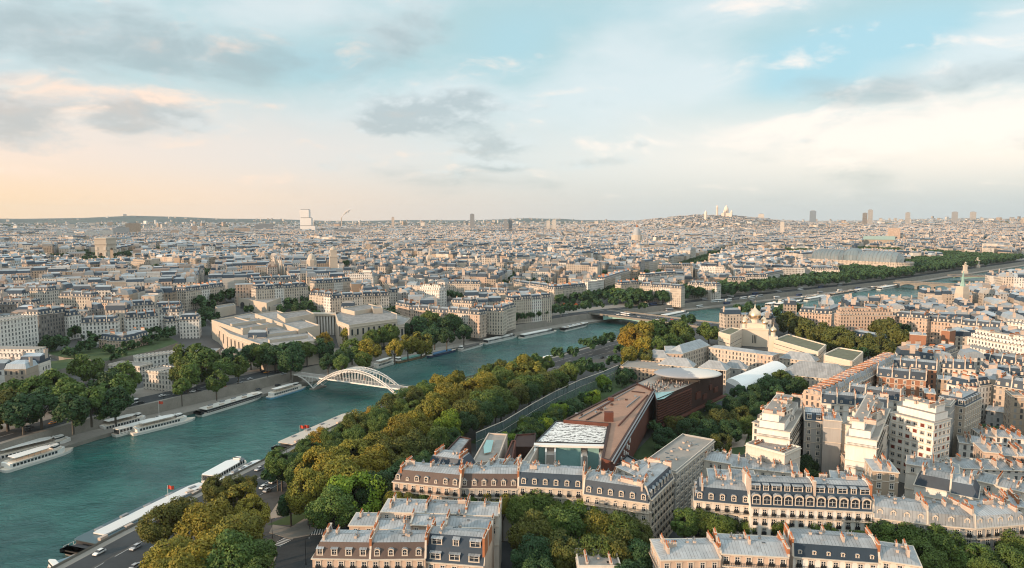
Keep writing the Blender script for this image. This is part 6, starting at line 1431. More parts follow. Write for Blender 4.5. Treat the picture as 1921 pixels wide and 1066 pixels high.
for k in range(10):
    b = MB(); t = 2 * PI * k / 10; c = (oc[0] + 15 * math.cos(t), oc[1] + 9.6 * math.sin(t)); b.tube((*c, ZR + .4), (*c, ZR + 4), .15, 5); b.build('canopy_post', [M['dark']], mb)
# guests on the terrace read as one mass
def person_mesh(r):
    b = MB(); h = r.uniform(1.0, 1.12)
    b.lathe((0, 0), [(.10, 0), (.16, .45), (.19, .85), (.20, 1.05), (.25, 1.35), (.20, 1.48), (.07, 1.52), (.08, 1.56), (.11, 1.64), (.10, 1.74), (.03, 1.80)], 7, 0)
    return b
tc_ = MB(); r_ = random.Random(3)
for k in range(150):
    t, s = r_.random(), r_.random(); a1, a2 = P(1203, 722, ZR + .5), P(1232, 738, ZR + .5); b1, b2 = P(1245, 712, ZR + .5), P(1300, 720, ZR + .5)
    x = (a1[0] * (1 - t) + b1[0] * t) * (1 - s) + (a2[0] * (1 - t) + b2[0] * t) * s; y = (a1[1] * (1 - t) + b1[1] * t) * (1 - s) + (a2[1] * (1 - t) + b2[1] * t) * s
    m_ = r_.choice([0, 0, 0, 1, 1, 2])
    pb_ = person_mesh(r_); tc_.add([(px_ + x, py_ + y, pz_ * .78 + ZR + .42) for px_, py_, pz_ in pb_.v], pb_.f, m_)
    if k % 3 == 0: tc_.box((x + .7, y), (1, 0), .8, .8, ZR + 1.1, ZR + 1.16, 1)
tag(tc_.build('crowd', [M['dark'], M['plaster'], M['rust']], origin=(*P(1250, 722, ZR), ZR)), 'guests and tables crowded on the museum roof terrace', 'crowd', None, 'stuff')
# left office wings
def wing(pts, h, label, mats, extra=0):
    q_ = poly_at(pts, 8 + h); c_ = (sum(p[0] for p in q_) / len(q_), sum(p[1] for p in q_) / len(q_)); r = thing('museum_wing', (*c_, 8), label, 'building', 'narrow grey wings of the museum')
    b = MB(); b.frus(q_, 8, q_, 8 + h, 0); i_ = offset_poly(q_, .5)
    for k in range(len(q_)): b.face([(*q_[k], 8 + h), (*q_[(k + 1) % len(q_)], 8 + h), (*i_[(k + 1) % len(q_)], 8 + h), (*i_[k], 8 + h)], 0)
    b.build('wall', [mats[0]], r); b = MB(); b.frus(i_[::-1], 7.4 + h, i_[::-1], 8 + h, 0); b.cap(i_, 7.4 + h, 1); b.build('roof', [mats[0], mats[1]], r); return r, q_
wing([(824, 858), (862, 818), (884, 822), (850, 866)], 18, 'leftmost narrow museum wing with plants along its edge', [M['dark_rust'], M['zinc']]); wing([(884, 868), (916, 812), (952, 814), (934, 862), (912, 866)], 18.5, 'museum wing with a teal glazed lightwell', [M['plaster'], M['gravel_roof']])
gl = bpy.data.objects['museum_wing.001']; b = MB(); b.cap(poly_at([(907, 838), (913, 825), (926, 826), (921, 848), (908, 851)], 26.8), 26.8, 0); b.build('lightwell', [M['teal_glass']], gl)
wing([(940, 872), (960, 826), (968, 826), (958, 880)], 18, 'thin orange-red museum wing beside the lightwell wing', [M['rust'], M['dark_rust']]); wing([(960, 838), (1003, 838), (1005, 812), (968, 815)], 14, 'dark timber terrace between the museum wings and patterned roof', [M['dark_rust'], M['dark_rust']])
wing([(978, 868), (1004, 832), (1012, 834), (992, 872)], 17, 'small grey wing left of the patterned white roof', [M['plaster'], M['gravel_roof']])
wing([(1150, 880), (1176, 852), (1200, 865), (1185, 895)], 14, 'low glass-roofed hall by the corner of the side street', [M['dark'], M['grey']])
# ---- two tall glass screens beside the quay road
gf = thing('glass_fence', (*P(1000, 780, 8), 8), 'tall glass fence with steel posts curving along the museum garden', 'fence')
fpts = [P(x, y, 17.5) for x, y in ((893, 812), (945, 790), (1000, 757), (1040, 735), (1090, 712), (1130, 698), (1160, 685))]; fr = resample(fpts, 6.5)
GLS = bpy.data.materials.new('clear screen glass'); GLS.use_nodes = True; bs = GLS.node_tree.nodes['Principled BSDF']; bs.inputs['Base Color'].default_value = (.18, .27, .28, 1); bs.inputs['Roughness'].default_value = .08; bs.inputs['Alpha'].default_value = .30
for a_, c_ in zip(fr[:-1], fr[1:]):
    b = MB(); uu, ll = unit(a_, c_); b.box(((a_[0] + c_[0]) / 2, (a_[1] + c_[1]) / 2), uu, ll - .1, .06, 8, 17.4, 0); b.build('pane', [GLS], gf)
    b = MB(); b.tube((*a_, 8), (*a_, 17.6), .13, 5); b.build('post', [M['grey']], gf)
    b = MB(); b.beam((*a_, 17.5), (*c_, 17.5), .34, .34); b.beam((*a_, 13), (*c_, 13), .16, .16); b.build('rail', [M['trim']], gf)
b = MB(); pts_ = [P(x, y, 10) for x, y in ((1320, 776), (1358, 770), (1392, 752), (1350, 758))]; pv_ = thing('garden_cafe', (*pts_[0], 8), 'low glass-roofed cafe pavilion under the rust museum', 'pavilion'); b.prism(ccw(pts_), 11, 11.6, 0); b.build('roof', [M['slate']], pv_)
b = MB(); b.frus(offset_poly(ccw(pts_), 1), 8, offset_poly(ccw(pts_), 1), 11, 0); b.build('glass_wall', [M['glass']], pv_)

# ================================================================== THE REST OF THE TOWN
def town_lots():
    rg = np.random.default_rng(5); out = []
    S = 430.0
    cells = {}
    for i in range(-12, 14):
        for j in range(0, 15):
            c = (i * S + rg.uniform(-120, 120), j * S + rg.uniform(-120, 120) + 200)
            cells[(i, j)] = (c, rg.uniform(0, PI / 2), rg.uniform(62, 104), rg.uniform(46, 62))
    for (i, j), (c, th, bw, bd) in cells.items():
        r = math.hypot(*c); a = math.degrees(math.atan2(*c))
        if abs(a) > 46 and r > 900 or r > 5600: continue
        near = [cells[k][0] for k in ((i + p, j + q) for p in (-1, 0, 1) for q in (-1, 0, 1)) if k in cells]
        ct, st = math.cos(th), math.sin(th); n = 6
        for p in range(-n, n + 1):
            for q in range(-n - 2, n + 3):
                bx, by = p * (bw + 12), q * (bd + 11)
                if max(abs(bx), abs(by)) > 440: continue
                X, Y = c[0] + bx * ct - by * st, c[1] + bx * st + by * ct
                if Y < 150: continue
                d0 = (X - c[0]) ** 2 + (Y - c[1]) ** 2
                if any((X - m[0]) ** 2 + (Y - m[1]) ** 2 < d0 - 1 for m in near): continue
                if abs(math.atan2(X, Y)) > math.radians(39.5) and not (0 < X < 620 and Y < 620 and X / Y < 1.7): continue
                hb = rg.uniform(16, 24) + (9 if rg.random() < .05 else 0)
                if rg.random() < 0.03: continue
                dep = 12.5
                for sy in (-1, 1):
                    x = -bw / 2
                    while x < bw / 2 - 6:
                        w_ = min(rg.uniform(11, 20), bw / 2 - x)
                        out.append((X, Y, x + w_ / 2, sy * (bd / 2 - dep / 2), w_, dep, th, hb + rg.uniform(-1.1, 1.1)))
                        x += w_
                y = -bd / 2 + dep
                while y < bd / 2 - dep - 4:
                    w_ = min(rg.uniform(9, 16), bd / 2 - dep - y)
                    for sx in (-1, 1): out.append((X, Y, sx * (bw / 2 - dep / 2), y + w_ / 2, -w_, dep, th, hb + rg.uniform(-1.2, 1.2)))
                    if rg.random() < .75: out.append((X, Y, rg.uniform(-.2, .2) * bw, y + w_ / 2, bw * rg.uniform(.25, .5), w_ * .9, th, hb * rg.uniform(.45, .85)))
                    y += w_
    L = np.array(out)
    ct, st = np.cos(L[:, 6]), np.sin(L[:, 6])
    cx = L[:, 0] + L[:, 2] * ct - L[:, 3] * st; cy = L[:, 1] + L[:, 2] * st + L[:, 3] * ct
    return np.stack([cx, cy, np.abs(L[:, 4]), L[:, 5], L[:, 6] + np.where(L[:, 4] < 0, PI / 2, 0), L[:, 7]], 1)
LOT = town_lots()
# keep clear of the river, its quays, parks, landmarks and the houses already standing
sR = sdist(RBa, LOT[:, 0], LOT[:, 1]); sL = sdist(LBa, LOT[:, 0], LOT[:, 1])
rr = np.hypot(LOT[:, 0], LOT[:, 1]); aa = np.degrees(np.arctan2(LOT[:, 0], LOT[:, 1]))
ok = (sR > 70) | ((sL < -62) & (aa > 17.5) & (rr > 560)) | ((sL < -62) & (aa > 29.5) & (rr > 430)) | ((sL < -62) & (aa > 38.3) & (rr > 240))
hw = np.hypot(LOT[:, 2], LOT[:, 3]) * 0.40
for (x, y, r_) in EXC: ok &= (LOT[:, 0] - x) ** 2 + (LOT[:, 1] - y) ** 2 > (r_ * 0.92 + hw) ** 2
for (x, y, r_) in PARKS: ok &= (LOT[:, 0] - x) ** 2 + (LOT[:, 1] - y) ** 2 > r_ ** 2
AVE = []
for k in range(12):
    t = math.radians(16 + 30 * k); AVE.append(((-866, 1478), (-866 + 1150 * math.sin(t), 1478 + 1150 * math.cos(t)), 34))
AVE += [(P(1120, 568, 8), (560, 1760), 32), (P(1100, 568, 8), (-380, 1700), 32), ((-700, 2300), (900, 2500), 30), ((-1500, 2800), (1500, 3300), 30), ((300, 1300), (900, 2600), 28), ((900, 1900), (2000, 3300), 30)]
for (ax_, ay_), (bx_, by_), wd_ in AVE:
    ex_, ey_ = bx_ - ax_, by_ - ay_; t_ = np.clip(((LOT[:, 0] - ax_) * ex_ + (LOT[:, 1] - ay_) * ey_) / (ex_ ** 2 + ey_ ** 2), 0, 1)
    ok &= np.hypot(LOT[:, 0] - ax_ - t_ * ex_, LOT[:, 1] - ay_ - t_ * ey_) > wd_ / 2 + hw * .7
LOT = LOT[ok]; rr = np.hypot(LOT[:, 0], LOT[:, 1]); order = np.argsort(rr); LOT = LOT[order]; rr = rr[order]
LZ = ground(LOT[:, 0], LOT[:, 1])
n_single = len(BUILDINGS)
taken = np.zeros(len(LOT), bool); n_add = 0
for i in range(len(LOT)):
    if n_single + n_add >= 285: break
    x, y, w_, d_, th, h_ = LOT[i]
    px, py, f = inv(x, y, LZ[i] + h_)
    if not (-40 < px < 1960) or h_ < 15: continue
    u = (math.cos(th), math.sin(th)); v = (-u[1], u[0])
    q = [(x + u[0] * a_ * w_ / 2 + v[0] * b_ * d_ / 2, y + u[1] * a_ * w_ / 2 + v[1] * b_ * d_ / 2) for a_, b_ in ((-1, -1), (1, -1), (1, 1), (-1, 1))]
    k0 = max(range(4), key=lambda k: -(q[k][0] + q[(k + 1) % 4][0]) * (q[(k + 1) % 4][1] - q[k][1]) + (q[k][1] + q[(k + 1) % 4][1]) * (q[(k + 1) % 4][0] - q[k][0]))
    q = q[k0:] + q[:k0]
    st_ = random.choices(['mansard', 'low', 'flat', 'terrace'], [6, 2, 1.2, .8])[0]
    building(q, LZ[i] - .2, h_, st_, random.choice([CREAM, CREAM, PALE, PALE, WHITE, BEIGE, PINK]), 1, party=(True, True), slope=random.choice(['slate', 'slate', 'zinc']), group='apartment houses on the far bank' if sdist(RBa, x, y)[0] > 0 else 'tall blocks right of the museum garden', chim=st_ != 'flat')
    taken[i] = True; n_add += 1
FARL = LOT[~taken]; FARZ = LZ[~taken]
# beyond five kilometres: coarser, lower sprawl out to the hills
rg = np.random.default_rng(8); nn = 15000
ra_ = np.sqrt(rg.uniform(5200 ** 2, 11600 ** 2, nn)); an = rg.uniform(-0.70, 0.70, nn)
big = rg.random(nn) < 0.02
ex = np.stack([ra_ * np.sin(an), ra_ * np.cos(an), rg.uniform(18, 46, nn), rg.uniform(12, 24, nn), rg.uniform(0, PI, nn), np.where(big, rg.uniform(28, 55, nn), rg.uniform(9, 22, nn))], 1)
kp = (ra_ < 8300) | ((ra_ < 9600) & (rg.random(nn) < 0.4)) | (rg.random(nn) < .04) | (np.degrees(an) > 14); ex = ex[kp]
FARL = np.concatenate([FARL, ex]); FARZ = np.concatenate([FARZ, ground(ex[:, 0], ex[:, 1])])
def far_town(L, Z):
    N = len(L); rg = np.random.default_rng(3)
    ct, st = np.cos(L[:, 4]), np.sin(L[:, 4])
    def ring(ix, iy, z):
        """four corners inset by ix, iy at height z -> (N,4,3)"""
        o = np.empty((N, 4, 3))
        for k, (sx, sy) in enumerate(((-1, -1), (1, -1), (1, 1), (-1, 1))):
            lx, ly = sx * np.maximum(L[:, 2] / 2 - ix, .2), sy * np.maximum(L[:, 3] / 2 - iy, .2)
            o[:, k, 0] = L[:, 0] + lx * ct - ly * st; o[:, k, 1] = L[:, 1] + lx * st + ly * ct; o[:, k, 2] = z
        return o
    kind = rg.random(N); flat = kind > 0.80
    mh = np.where(flat, 0.3, rg.uniform(2.6, 4.6, N)); ins = np.where(flat, 0.1, rg.uniform(1.0, 2.0, N))
    zc = Z + L[:, 5]; zt = zc + mh; zr = zt + np.where(flat, 0.02, np.minimum(L[:, 3], 16) * .5 * .22)
    mx = L[:, 3] / 2 - ins - .3; rr_ = rg.random(N) < .8
    rings = [ring(0, 0, Z - 3), ring(0, 0, zc), ring(np.where(rr_, .12, ins * .8), ins, zt), ring(np.where(rr_, .2, ins + mx * .5), ins + mx, zr)]
    V = np.concatenate(rings, 1)                                     # N,16,3
    faces = []; mats = []
    for j in range(3):
        for k in range(4): faces.append((4 * j + k, 4 * j + (k + 1) % 4, 4 * j + 4 + (k + 1) % 4, 4 * j + 4 + k)); mats.append((0, 1, 2)[j])
    faces.append((12, 13, 14, 15)); mats.append(2)
    # two chimney slabs across the roof
    base = 16; sl = []
    for s_ in (-1, 1):
        px = s_ * (L[:, 2] / 2 - 0.4); py = rg.uniform(-.25, .25, N) * L[:, 3]; hl = rg.uniform(.8, 2.2, N); tk = 0.35
        for z in (zc + .5, np.where(rg.random(N) < .8, zr + rg.uniform(.8, 2.2, N), zc + .4)):
            o = np.empty((N, 4, 3))
            for k, (a_, b_) in enumerate(((-1, -1), (1, -1), (1, 1), (-1, 1))):
                lx, ly = px + a_ * tk, py + b_ * hl
                o[:, k, 0] = L[:, 0] + lx * ct - ly * st; o[:, k, 1] = L[:, 1] + lx * st + ly * ct; o[:, k, 2] = z
            sl.append(o)
        for k in range(4): faces.append((base + k, base + (k + 1) % 4, base + 4 + (k + 1) % 4, base + 4 + k)); mats.append(3)
        faces.append((base + 4, base + 5, base + 6, base + 7)); mats.append(4); base += 8
    V = np.concatenate([V] + sl, 1); nv = V.shape[1]; nf = len(faces)
    fa = np.array(faces, np.int32)
    loops = (fa[None] + (np.arange(N, dtype=np.int32) * nv)[:, None, None]).reshape(-1)
    me = bpy.data.meshes.new('distant_town'); me.vertices.add(N * nv); me.vertices.foreach_set('co', V.reshape(-1).astype(np.float32))
    me.loops.add(N * nf * 4); me.loops.foreach_set('vertex_index', loops)
    me.polygons.add(N * nf); me.polygons.foreach_set('loop_start', np.arange(0, N * nf * 4, 4, dtype=np.int32))
    mi = np.tile(np.array(mats, np.int32), N)
    mi = mi.reshape(N, nf); blue = kind < 0.45
    mi[:, 4:8] = np.where(blue[:, None], 1, 2); me.polygons.foreach_set('material_index', mi.reshape(-1))
    pal = np.array([CREAM, CREAM, PALE, PALE, WHITE, BEIGE, PINK, TAN, GREYW, CREAM]); blk = .86 + .28 * np.sin(L[:, 0] * .0031 + 2 * np.sin(L[:, 1] * .0023)) * np.sin(L[:, 1] * .0047 + L[:, 0] * .0011); wt = pal[rg.integers(0, len(pal), N)] * rg.uniform(.78, 1.10, N)[:, None]
    rp = np.array([(.36, .41, .44), (.30, .35, .39), (.40, .43, .45), (.22, .25, .27), (.34, .29, .25), (.33, .24, .19), (.42, .40, .37)]); rt = rp[rg.choice(len(rp), N, p=[.28, .2, .18, .1, .1, .06, .08])] * (blk * rg.uniform(.55, .98, N))[:, None]
    tint = np.empty((N, nf, 4), np.float32); tint[..., 3] = 1
    tint[:, :, :3] = wt[:, None, :]; tint[:, 4:13, :3] = rt[:, None, :]
    at = me.attributes.new('tint', 'FLOAT_COLOR', 'FACE'); at.data.foreach_set('color', tint.reshape(-1))
    for m_ in (M['facade_far'], M['slate'], M['zinc_far'], M['plaster'], M['pot']): me.materials.append(m_)
    me.update(calc_edges=True); me.shade_flat(); o = bpy.data.objects.new('distant_town', me); COL.objects.link(o)
    return tag(o, 'sea of cream houses and grey roofs reaching to the horizon', 'town', None, 'stuff')
far_town(FARL, FARZ)
# far trees: one mass of small crowns between the houses and in the parks
def far_wood(pts):
    src = crown_mesh('crown', 230, 0.29, 12, 99, 0.9); n0 = len(src.vertices)
    co = np.empty(n0 * 3, np.float32); src.vertices.foreach_get('co', co); co = co.reshape(-1, 3)
    pts = np.array(pts); N = len(pts); rg = np.random.default_rng(4); th = rg.uniform(0, 6.28, N)
    c_, s_ = np.cos(th)[:, None], np.sin(th)[:, None]
    V = np.stack([(co[:, 0] * c_ - co[:, 1] * s_) * pts[:, 3:4] + pts[:, 0:1], (co[:, 0] * s_ + co[:, 1] * c_) * pts[:, 3:4] + pts[:, 1:2], co[None, :, 2] * pts[:, 3:4] + pts[:, 2:3]], 2)
    me = bpy.data.meshes.new('distant_trees'); me.vertices.add(N * n0); me.vertices.foreach_set('co', V.reshape(-1).astype(np.float32))
    me.loops.add(N * n0); me.loops.foreach_set('vertex_index', np.arange(N * n0, dtype=np.int32)); me.polygons.add(N * n0 // 4)
    me.polygons.foreach_set('loop_start', np.arange(0, N * n0, 4, dtype=np.int32)); me.materials.append(M['leaf']); me.update(calc_edges=True)
    o = bpy.data.objects.new('distant_trees', me); COL.objects.link(o); o.color = (*[v * 1.1 for v in DEEP], 1)
    return tag(o, 'dark green tree crowns scattered through the far town and its parks', 'trees', None, 'stuff')
fw = list(TREE_MASS); rg = np.random.default_rng(6)
for k in range(3400):
    r = math.sqrt(rg.uniform(900 ** 2, 9000 ** 2)); a = rg.uniform(-.68, .68); x, y = r * math.sin(a), r * math.cos(a)
    if sdist(RBa, x, y)[0] < 60: continue
    for m_ in range(int(rg.integers(1, 5))):
        X, Y = x + rg.normal() * 14, y + rg.normal() * 14; R = rg.uniform(4, 7) * (1 + r / 9000); fw.append((X, Y, gz(X, Y) + 13, R))
for (ax_, ay_), (bx_, by_), wd_ in AVE:
    u_, L_ = unit((ax_, ay_), (bx_, by_))
    for k in range(int(L_ / 13)):
        for s_ in (-1, 1):
            X, Y = ax_ + u_[0] * 13 * k - u_[1] * s_ * wd_ * .33, ay_ + u_[1] * 13 * k + u_[0] * s_ * wd_ * .33
            if math.hypot(X + 866, Y - 1478) > 110 and rside((X, Y)) > 75 and random.random() < .85: fw.append((X, Y, gz(X, Y) + 9.5, rg.uniform(4.5, 6)))
for k in range(150):
    X, Y = MONT[0] + rg.normal() * 120, MONT[1] - 40 + rg.normal() * 90; fw.append((X, Y, gz(X, Y) + 11, rg.uniform(7, 12)))
for (x, y, r_) in PARKS[4:]:
    for k in range(int(r_ * r_ / 130)):
        t = rg.uniform(0, 6.28); q = r_ * math.sqrt(rg.random()); X, Y = x + q * math.cos(t), y + q * math.sin(t)
        if PARK_CLEAR(X, Y): fw.append((X, Y, gz(X, Y) + 12, rg.uniform(6, 9)))
far_wood(fw)

# ================================================================== BOATS
def boat(xa, ya, xb, yb, w_, kind, label, color=WHITE, z=0.0, roofc=None, hullc=None):
    """moored or sailing boat, stern at pixel a, bow at pixel b"""
    A, B_ = P(xa, ya, 1.2), P(xb, yb, 1.2); u, L = unit(A, B_); v = (-u[1], u[0])
    c = ((A[0] + B_[0]) / 2, (A[1] + B_[1]) / 2); r = thing('boat', (*c, 0), label, 'boat', 'boats on the river')
    q = lambda s, o: (A[0] + u[0] * s + v[0] * o, A[1] + u[1] * s + v[1] * o)
    hull = [(0, .36), (.04, .46), (.5, .5), (.80, .46), (.92, .30), (1.0, .03)]
    ol = [q(L * s, w_ * o) for s, o in hull] + [q(L * s, -w_ * o) for s, o in hull[::-1]]
    ol = ccw(ol); lo = offset_poly(ol, .25)
    hz_ = 1.5 if kind != 'barge' else 1.9
    b = MB(); b.frus(lo, -.3, ol, hz_, 0); b.frus(offset_poly(ol, -.06), hz_ - .45, offset_poly(ol, -.06), hz_ - .2, 1); b.cap(ol, hz_, 2)
    b.build('hull', [M['tint'], M['white'] if kind != 'barge' else M['dark'], M['plaster'] if kind == 'barge' else M['trim']], r, color=hullc or color)
    def cab(s0, s1_, wk, z0_, z1_, nm, m, col=None, par=None):
        k = [(s0, .44 * wk), (s0 + .03, .5 * wk), (s1_ - .08, .5 * wk), (s1_, .28 * wk)]
        o_ = ccw([q(L * s, w_ * o) for s, o in k] + [q(L * s, -w_ * o) for s, o in k[::-1]])
        b = MB(); b.prism(o_, z0_, z1_, 0, 0, True); return b.build(nm, [m], par or r, color=col), o_
    if kind == 'cruise':
        cabin_, ol_ = cab(.06, .84, .84, hz_, hz_ + 2.3, 'cabin', M['white'])
        for sd in (-1, 1):
            n = max(5, int(L / 2.6))
            for k in range(min(n, 22)):
                b = MB(); b.box(q(L * (.11 + .62 * k / n), sd * w_ * .425), u, L * .62 / n * .68, .1, hz_ + .7, hz_ + 1.9, 0); b.build('window', [M['glass']], cabin_)
        cab(.09, .80, .90, hz_ + 2.3, hz_ + 2.5, 'upper_deck', M['trim'])
        cab(.14, .66, .70, hz_ + 4.3, hz_ + 4.5, 'awning', M['white'] if roofc is None else M['tint'], roofc)
        for k in range(7):
            for sd in (-1, 1): b = MB(); p = q(L * (.16 + .48 * k / 6), sd * w_ * .31); b.tube((*p, hz_ + 2.4), (*p, hz_ + 4.35), .07, 4); b.build('awning_post', [M['grey']], r)
        wh_, _ = cab(.68, .78, .5, hz_ + 2.5, hz_ + 4.4, 'wheelhouse', M['white']); cab(.675, .785, .52, hz_ + 3.2, hz_ + 3.9, 'glazing', M['glass'], None, wh_)
    elif kind == 'glass':
        sal_, _ = cab(.05, .88, .90, hz_, hz_ + 2.4, 'glazed_saloon', M['glass']); cab(.04, .74, .94, hz_ + 2.4, hz_ + 2.75, 'roof', M['white'] if roofc is None else M['tint'], roofc)
        n = int(L / 2.4)
        for sd in (-1, 1):
            for k in range(min(n, 26)): b = MB(); b.box(q(L * (.06 + .74 * k / n), sd * w_ * .452), u, .35, .16, hz_, hz_ + 2.4, 0); b.build('mullion', [M['white']], sal_)
        b = MB(); b.beam((*q(L * .05, w_ * .46), hz_ + .5), (*q(L * .82, w_ * .46), hz_ + .5), .15, .5); b.beam((*q(L * .05, -w_ * .46), hz_ + .5), (*q(L * .82, -w_ * .46), hz_ + .5), .15, .5); b.build('rubbing_strake', [M['white']], r)
        cab(.76, .84, .5, hz_ + 2.4, hz_ + 3.4, 'wheelhouse', M['white'])
    elif kind == 'barge':
        cab(.12, .80, .84, hz_, hz_ + .9, 'hold_cover', M['tint'], roofc or TAN); cab(.02, .14, .7, hz_, hz_ + 2.6, 'wheelhouse', M['white']); cab(.015, .145, .73, hz_ + 1.4, hz_ + 2.2, 'wheelhouse_glazing', M['glass'])
        b = MB(); p = q(L * .9, 0); b.tube((*p, hz_), (*p, hz_ + 4), .1, 5); b.build('mast', [M['grey']], r)
    elif kind in ('long', 'slim'):
        kw_ = 1.0 if kind == 'long' else .46
        cab(.08, .97, .86, hz_, hz_ + 2.2, 'saloon', M['dark'])
        if kind == 'slim': cab(.07, .975, .90, hz_ + 2.2, hz_ + 2.4, 'upper_deck', M['tint'], (.045, .085, .10))
        cab(.06 if kind == 'long' else .16, .985, .94 * kw_, hz_ + 2.2 + (.3 if kind == 'slim' else 0), hz_ + 2.5 + (.5 if kind == 'slim' else 0), 'roof', M['tint'], roofc or TAN)
        for k in range(9):
            b = MB(); b.box(q(L * (.13 + .09 * k), w_ * .30 * (1 if k % 2 else -1)), u, 3.2, 1.4, hz_ + 2.4, hz_ + 2.9 + .5 * (k % 3 == 0), 0); b.build('deck_locker', [M['grey'] if k % 2 else M['plaster']], r)
        b = MB()
        for sd in (-1, 1): b.beam((*q(L * .02, sd * w_ * .49), hz_ + 1.0), (*q(L * .97, sd * w_ * .49), hz_ + 1.0), .08, .08); [b.beam((*q(L * (.02 + .95 * k / 30), sd * w_ * .49), hz_), (*q(L * (.02 + .95 * k / 30), sd * w_ * .49), hz_ + 1), .08, .08) for k in range(31)]
        b.build('railing', [M['white']], r)
        cab(.0, .06, .8, hz_, hz_ + 1.4, 'engine_deck', M['dark'])
    return r
NAVY = (.03, .05, .12); SKY = (.16, .36, .52); GRN = (.10, .26, .22); WD = (.26, .17, .09); GRY = (.30, .31, .32)
boat(2, 882, 137, 840, 9, 'cruise', 'white cruise boat with rows of windows nearest the left edge'); boat(-30, 868, 157, 822, 9, 'cruise', 'white and navy cruise boat moored behind the one at the left edge', WHITE, hullc=NAVY)
boat(184, 809, 285, 783, 8, 'cruise', 'white boat with long awning against the far quay, first of three'); boat(213, 816, 318, 787, 6, 'glass', 'slim white boat moored between two larger white boats'); boat(245, 813, 366, 783, 8, 'cruise', 'white two-deck cruise boat on the outside of the three moored together')
boat(372, 778, 490, 742, 8, 'long', 'long white restaurant boat moored below the stone platform', WHITE, roofc=(.7, .66, .6)); boat(503, 746, 574, 725, 6, 'cruise', 'light blue boat moored left of the footbridge', hullc=SKY)
boat(703, 690, 741, 678, 6, 'cruise', 'small white boat seen just beyond the footbridge'); boat(743, 679, 798, 666, 6, 'barge', 'wooden barge with green cover beyond the footbridge', hullc=WD, roofc=GRN); boat(803, 669, 856, 656, 5, 'barge', 'low blue barge tied to the far quay', hullc=NAVY, roofc=(.05, .16, .30)); boat(862, 657, 906, 645, 6, 'barge', 'white barge with black deck tied to the far quay', hullc=WHITE, roofc=(.1, .1, .1)); boat(908, 644, 970, 630, 7, 'glass', 'long white boat with big windows tied to the far quay'); boat(976, 634, 1044, 620, 7, 'glass', 'glazed white boat with a red stern by the far quay'); boat(1055, 620, 1101, 609, 8, 'long', 'white flat-roofed boat just before the road bridge', roofc=(.6, .58, .55))
boat(388, 905, 460, 864, 8, 'glass', 'silver-white canopied barge moored on the near side of the river, outer one', roofc=(.72, .72, .70)); boat(418, 915, 492, 873, 8, 'long', 'silver-white canopied barge moored on the near side of the river, inner one', roofc=(.62, .64, .63))
boat(140, 1040, 382, 918, 14, 'slim', 'very long white-roofed restaurant boat at the lower left', hullc=DARKW, roofc=(.66, .64, .61)); boat(200, 1040, 290, 998, 9, 'long', 'dark barge with beige roof beside the landing stage at lower left', hullc=(.04, .04, .045), roofc=(.42, .36, .30)); boat(95, 1075, 190, 1044, 11, 'barge', 'blue-grey pontoon with flat covers at the bottom left corner', hullc=(.05, .09, .11), roofc=(.12, .20, .24)); boat(345, 938, 395, 918, 5, 'long', 'beige-roofed barge under the trees at lower left', hullc=DARKW, roofc=(.5, .42, .34))
boat(526, 846, 668, 782, 12, 'long', 'long dark barge with sandy roof by the near quay road', hullc=(.03, .03, .035), roofc=(.52, .44, .36)); boat(1005, 690, 1052, 664, 10, 'barge', 'grey work barge carrying a white truck', hullc=GRY, roofc=(.2, .2, .2))
for (xa, ya, xb, yb, lab_) in [(1243, 596, 1292, 586, 'white boat moored just past the road bridge'), (1455, 574, 1511, 566, 'white boat nearest in the row moored far upstream'), (1511, 564, 1561, 556, 'white boat with wide roof in the row moored far upstream'), (1556, 555, 1603, 547, 'dark-hulled boat in the row moored far upstream'), (1605, 547, 1646, 540, 'last long boat in the row before the stone bridge'), (1648, 543, 1690, 536, 'white ferry out on the water near the stone bridge'), (1440, 574, 1456, 570, 'grey launch at the left end of the row moored far upstream')]:
    boat(xa, ya, xb, yb, 9, 'glass' if 'dark' not in lab_ else 'long', lab_)
far_lab = ['white barge', 'grey barge', 'white launch', 'dark barge', 'white ferry', 'flat white boat', 'grey launch', 'dark long boat', 'white houseboat', 'wooden houseboat']
for k in range(10):
    xa = 1462 + 22 * k; ya = 567 - 3.15 * k
    boat(xa, ya, xa + 26, ya - 3.6, 7, ['barge', 'glass', 'long'][k % 3], f'{far_lab[k]} in the inner row moored along the far upstream quay', hullc=[WHITE, GRY, NAVY, (.05, .05, .05)][k % 4], roofc=[(.6, .58, .55), (.3, .3, .3), (.5, .42, .34)][k % 3])

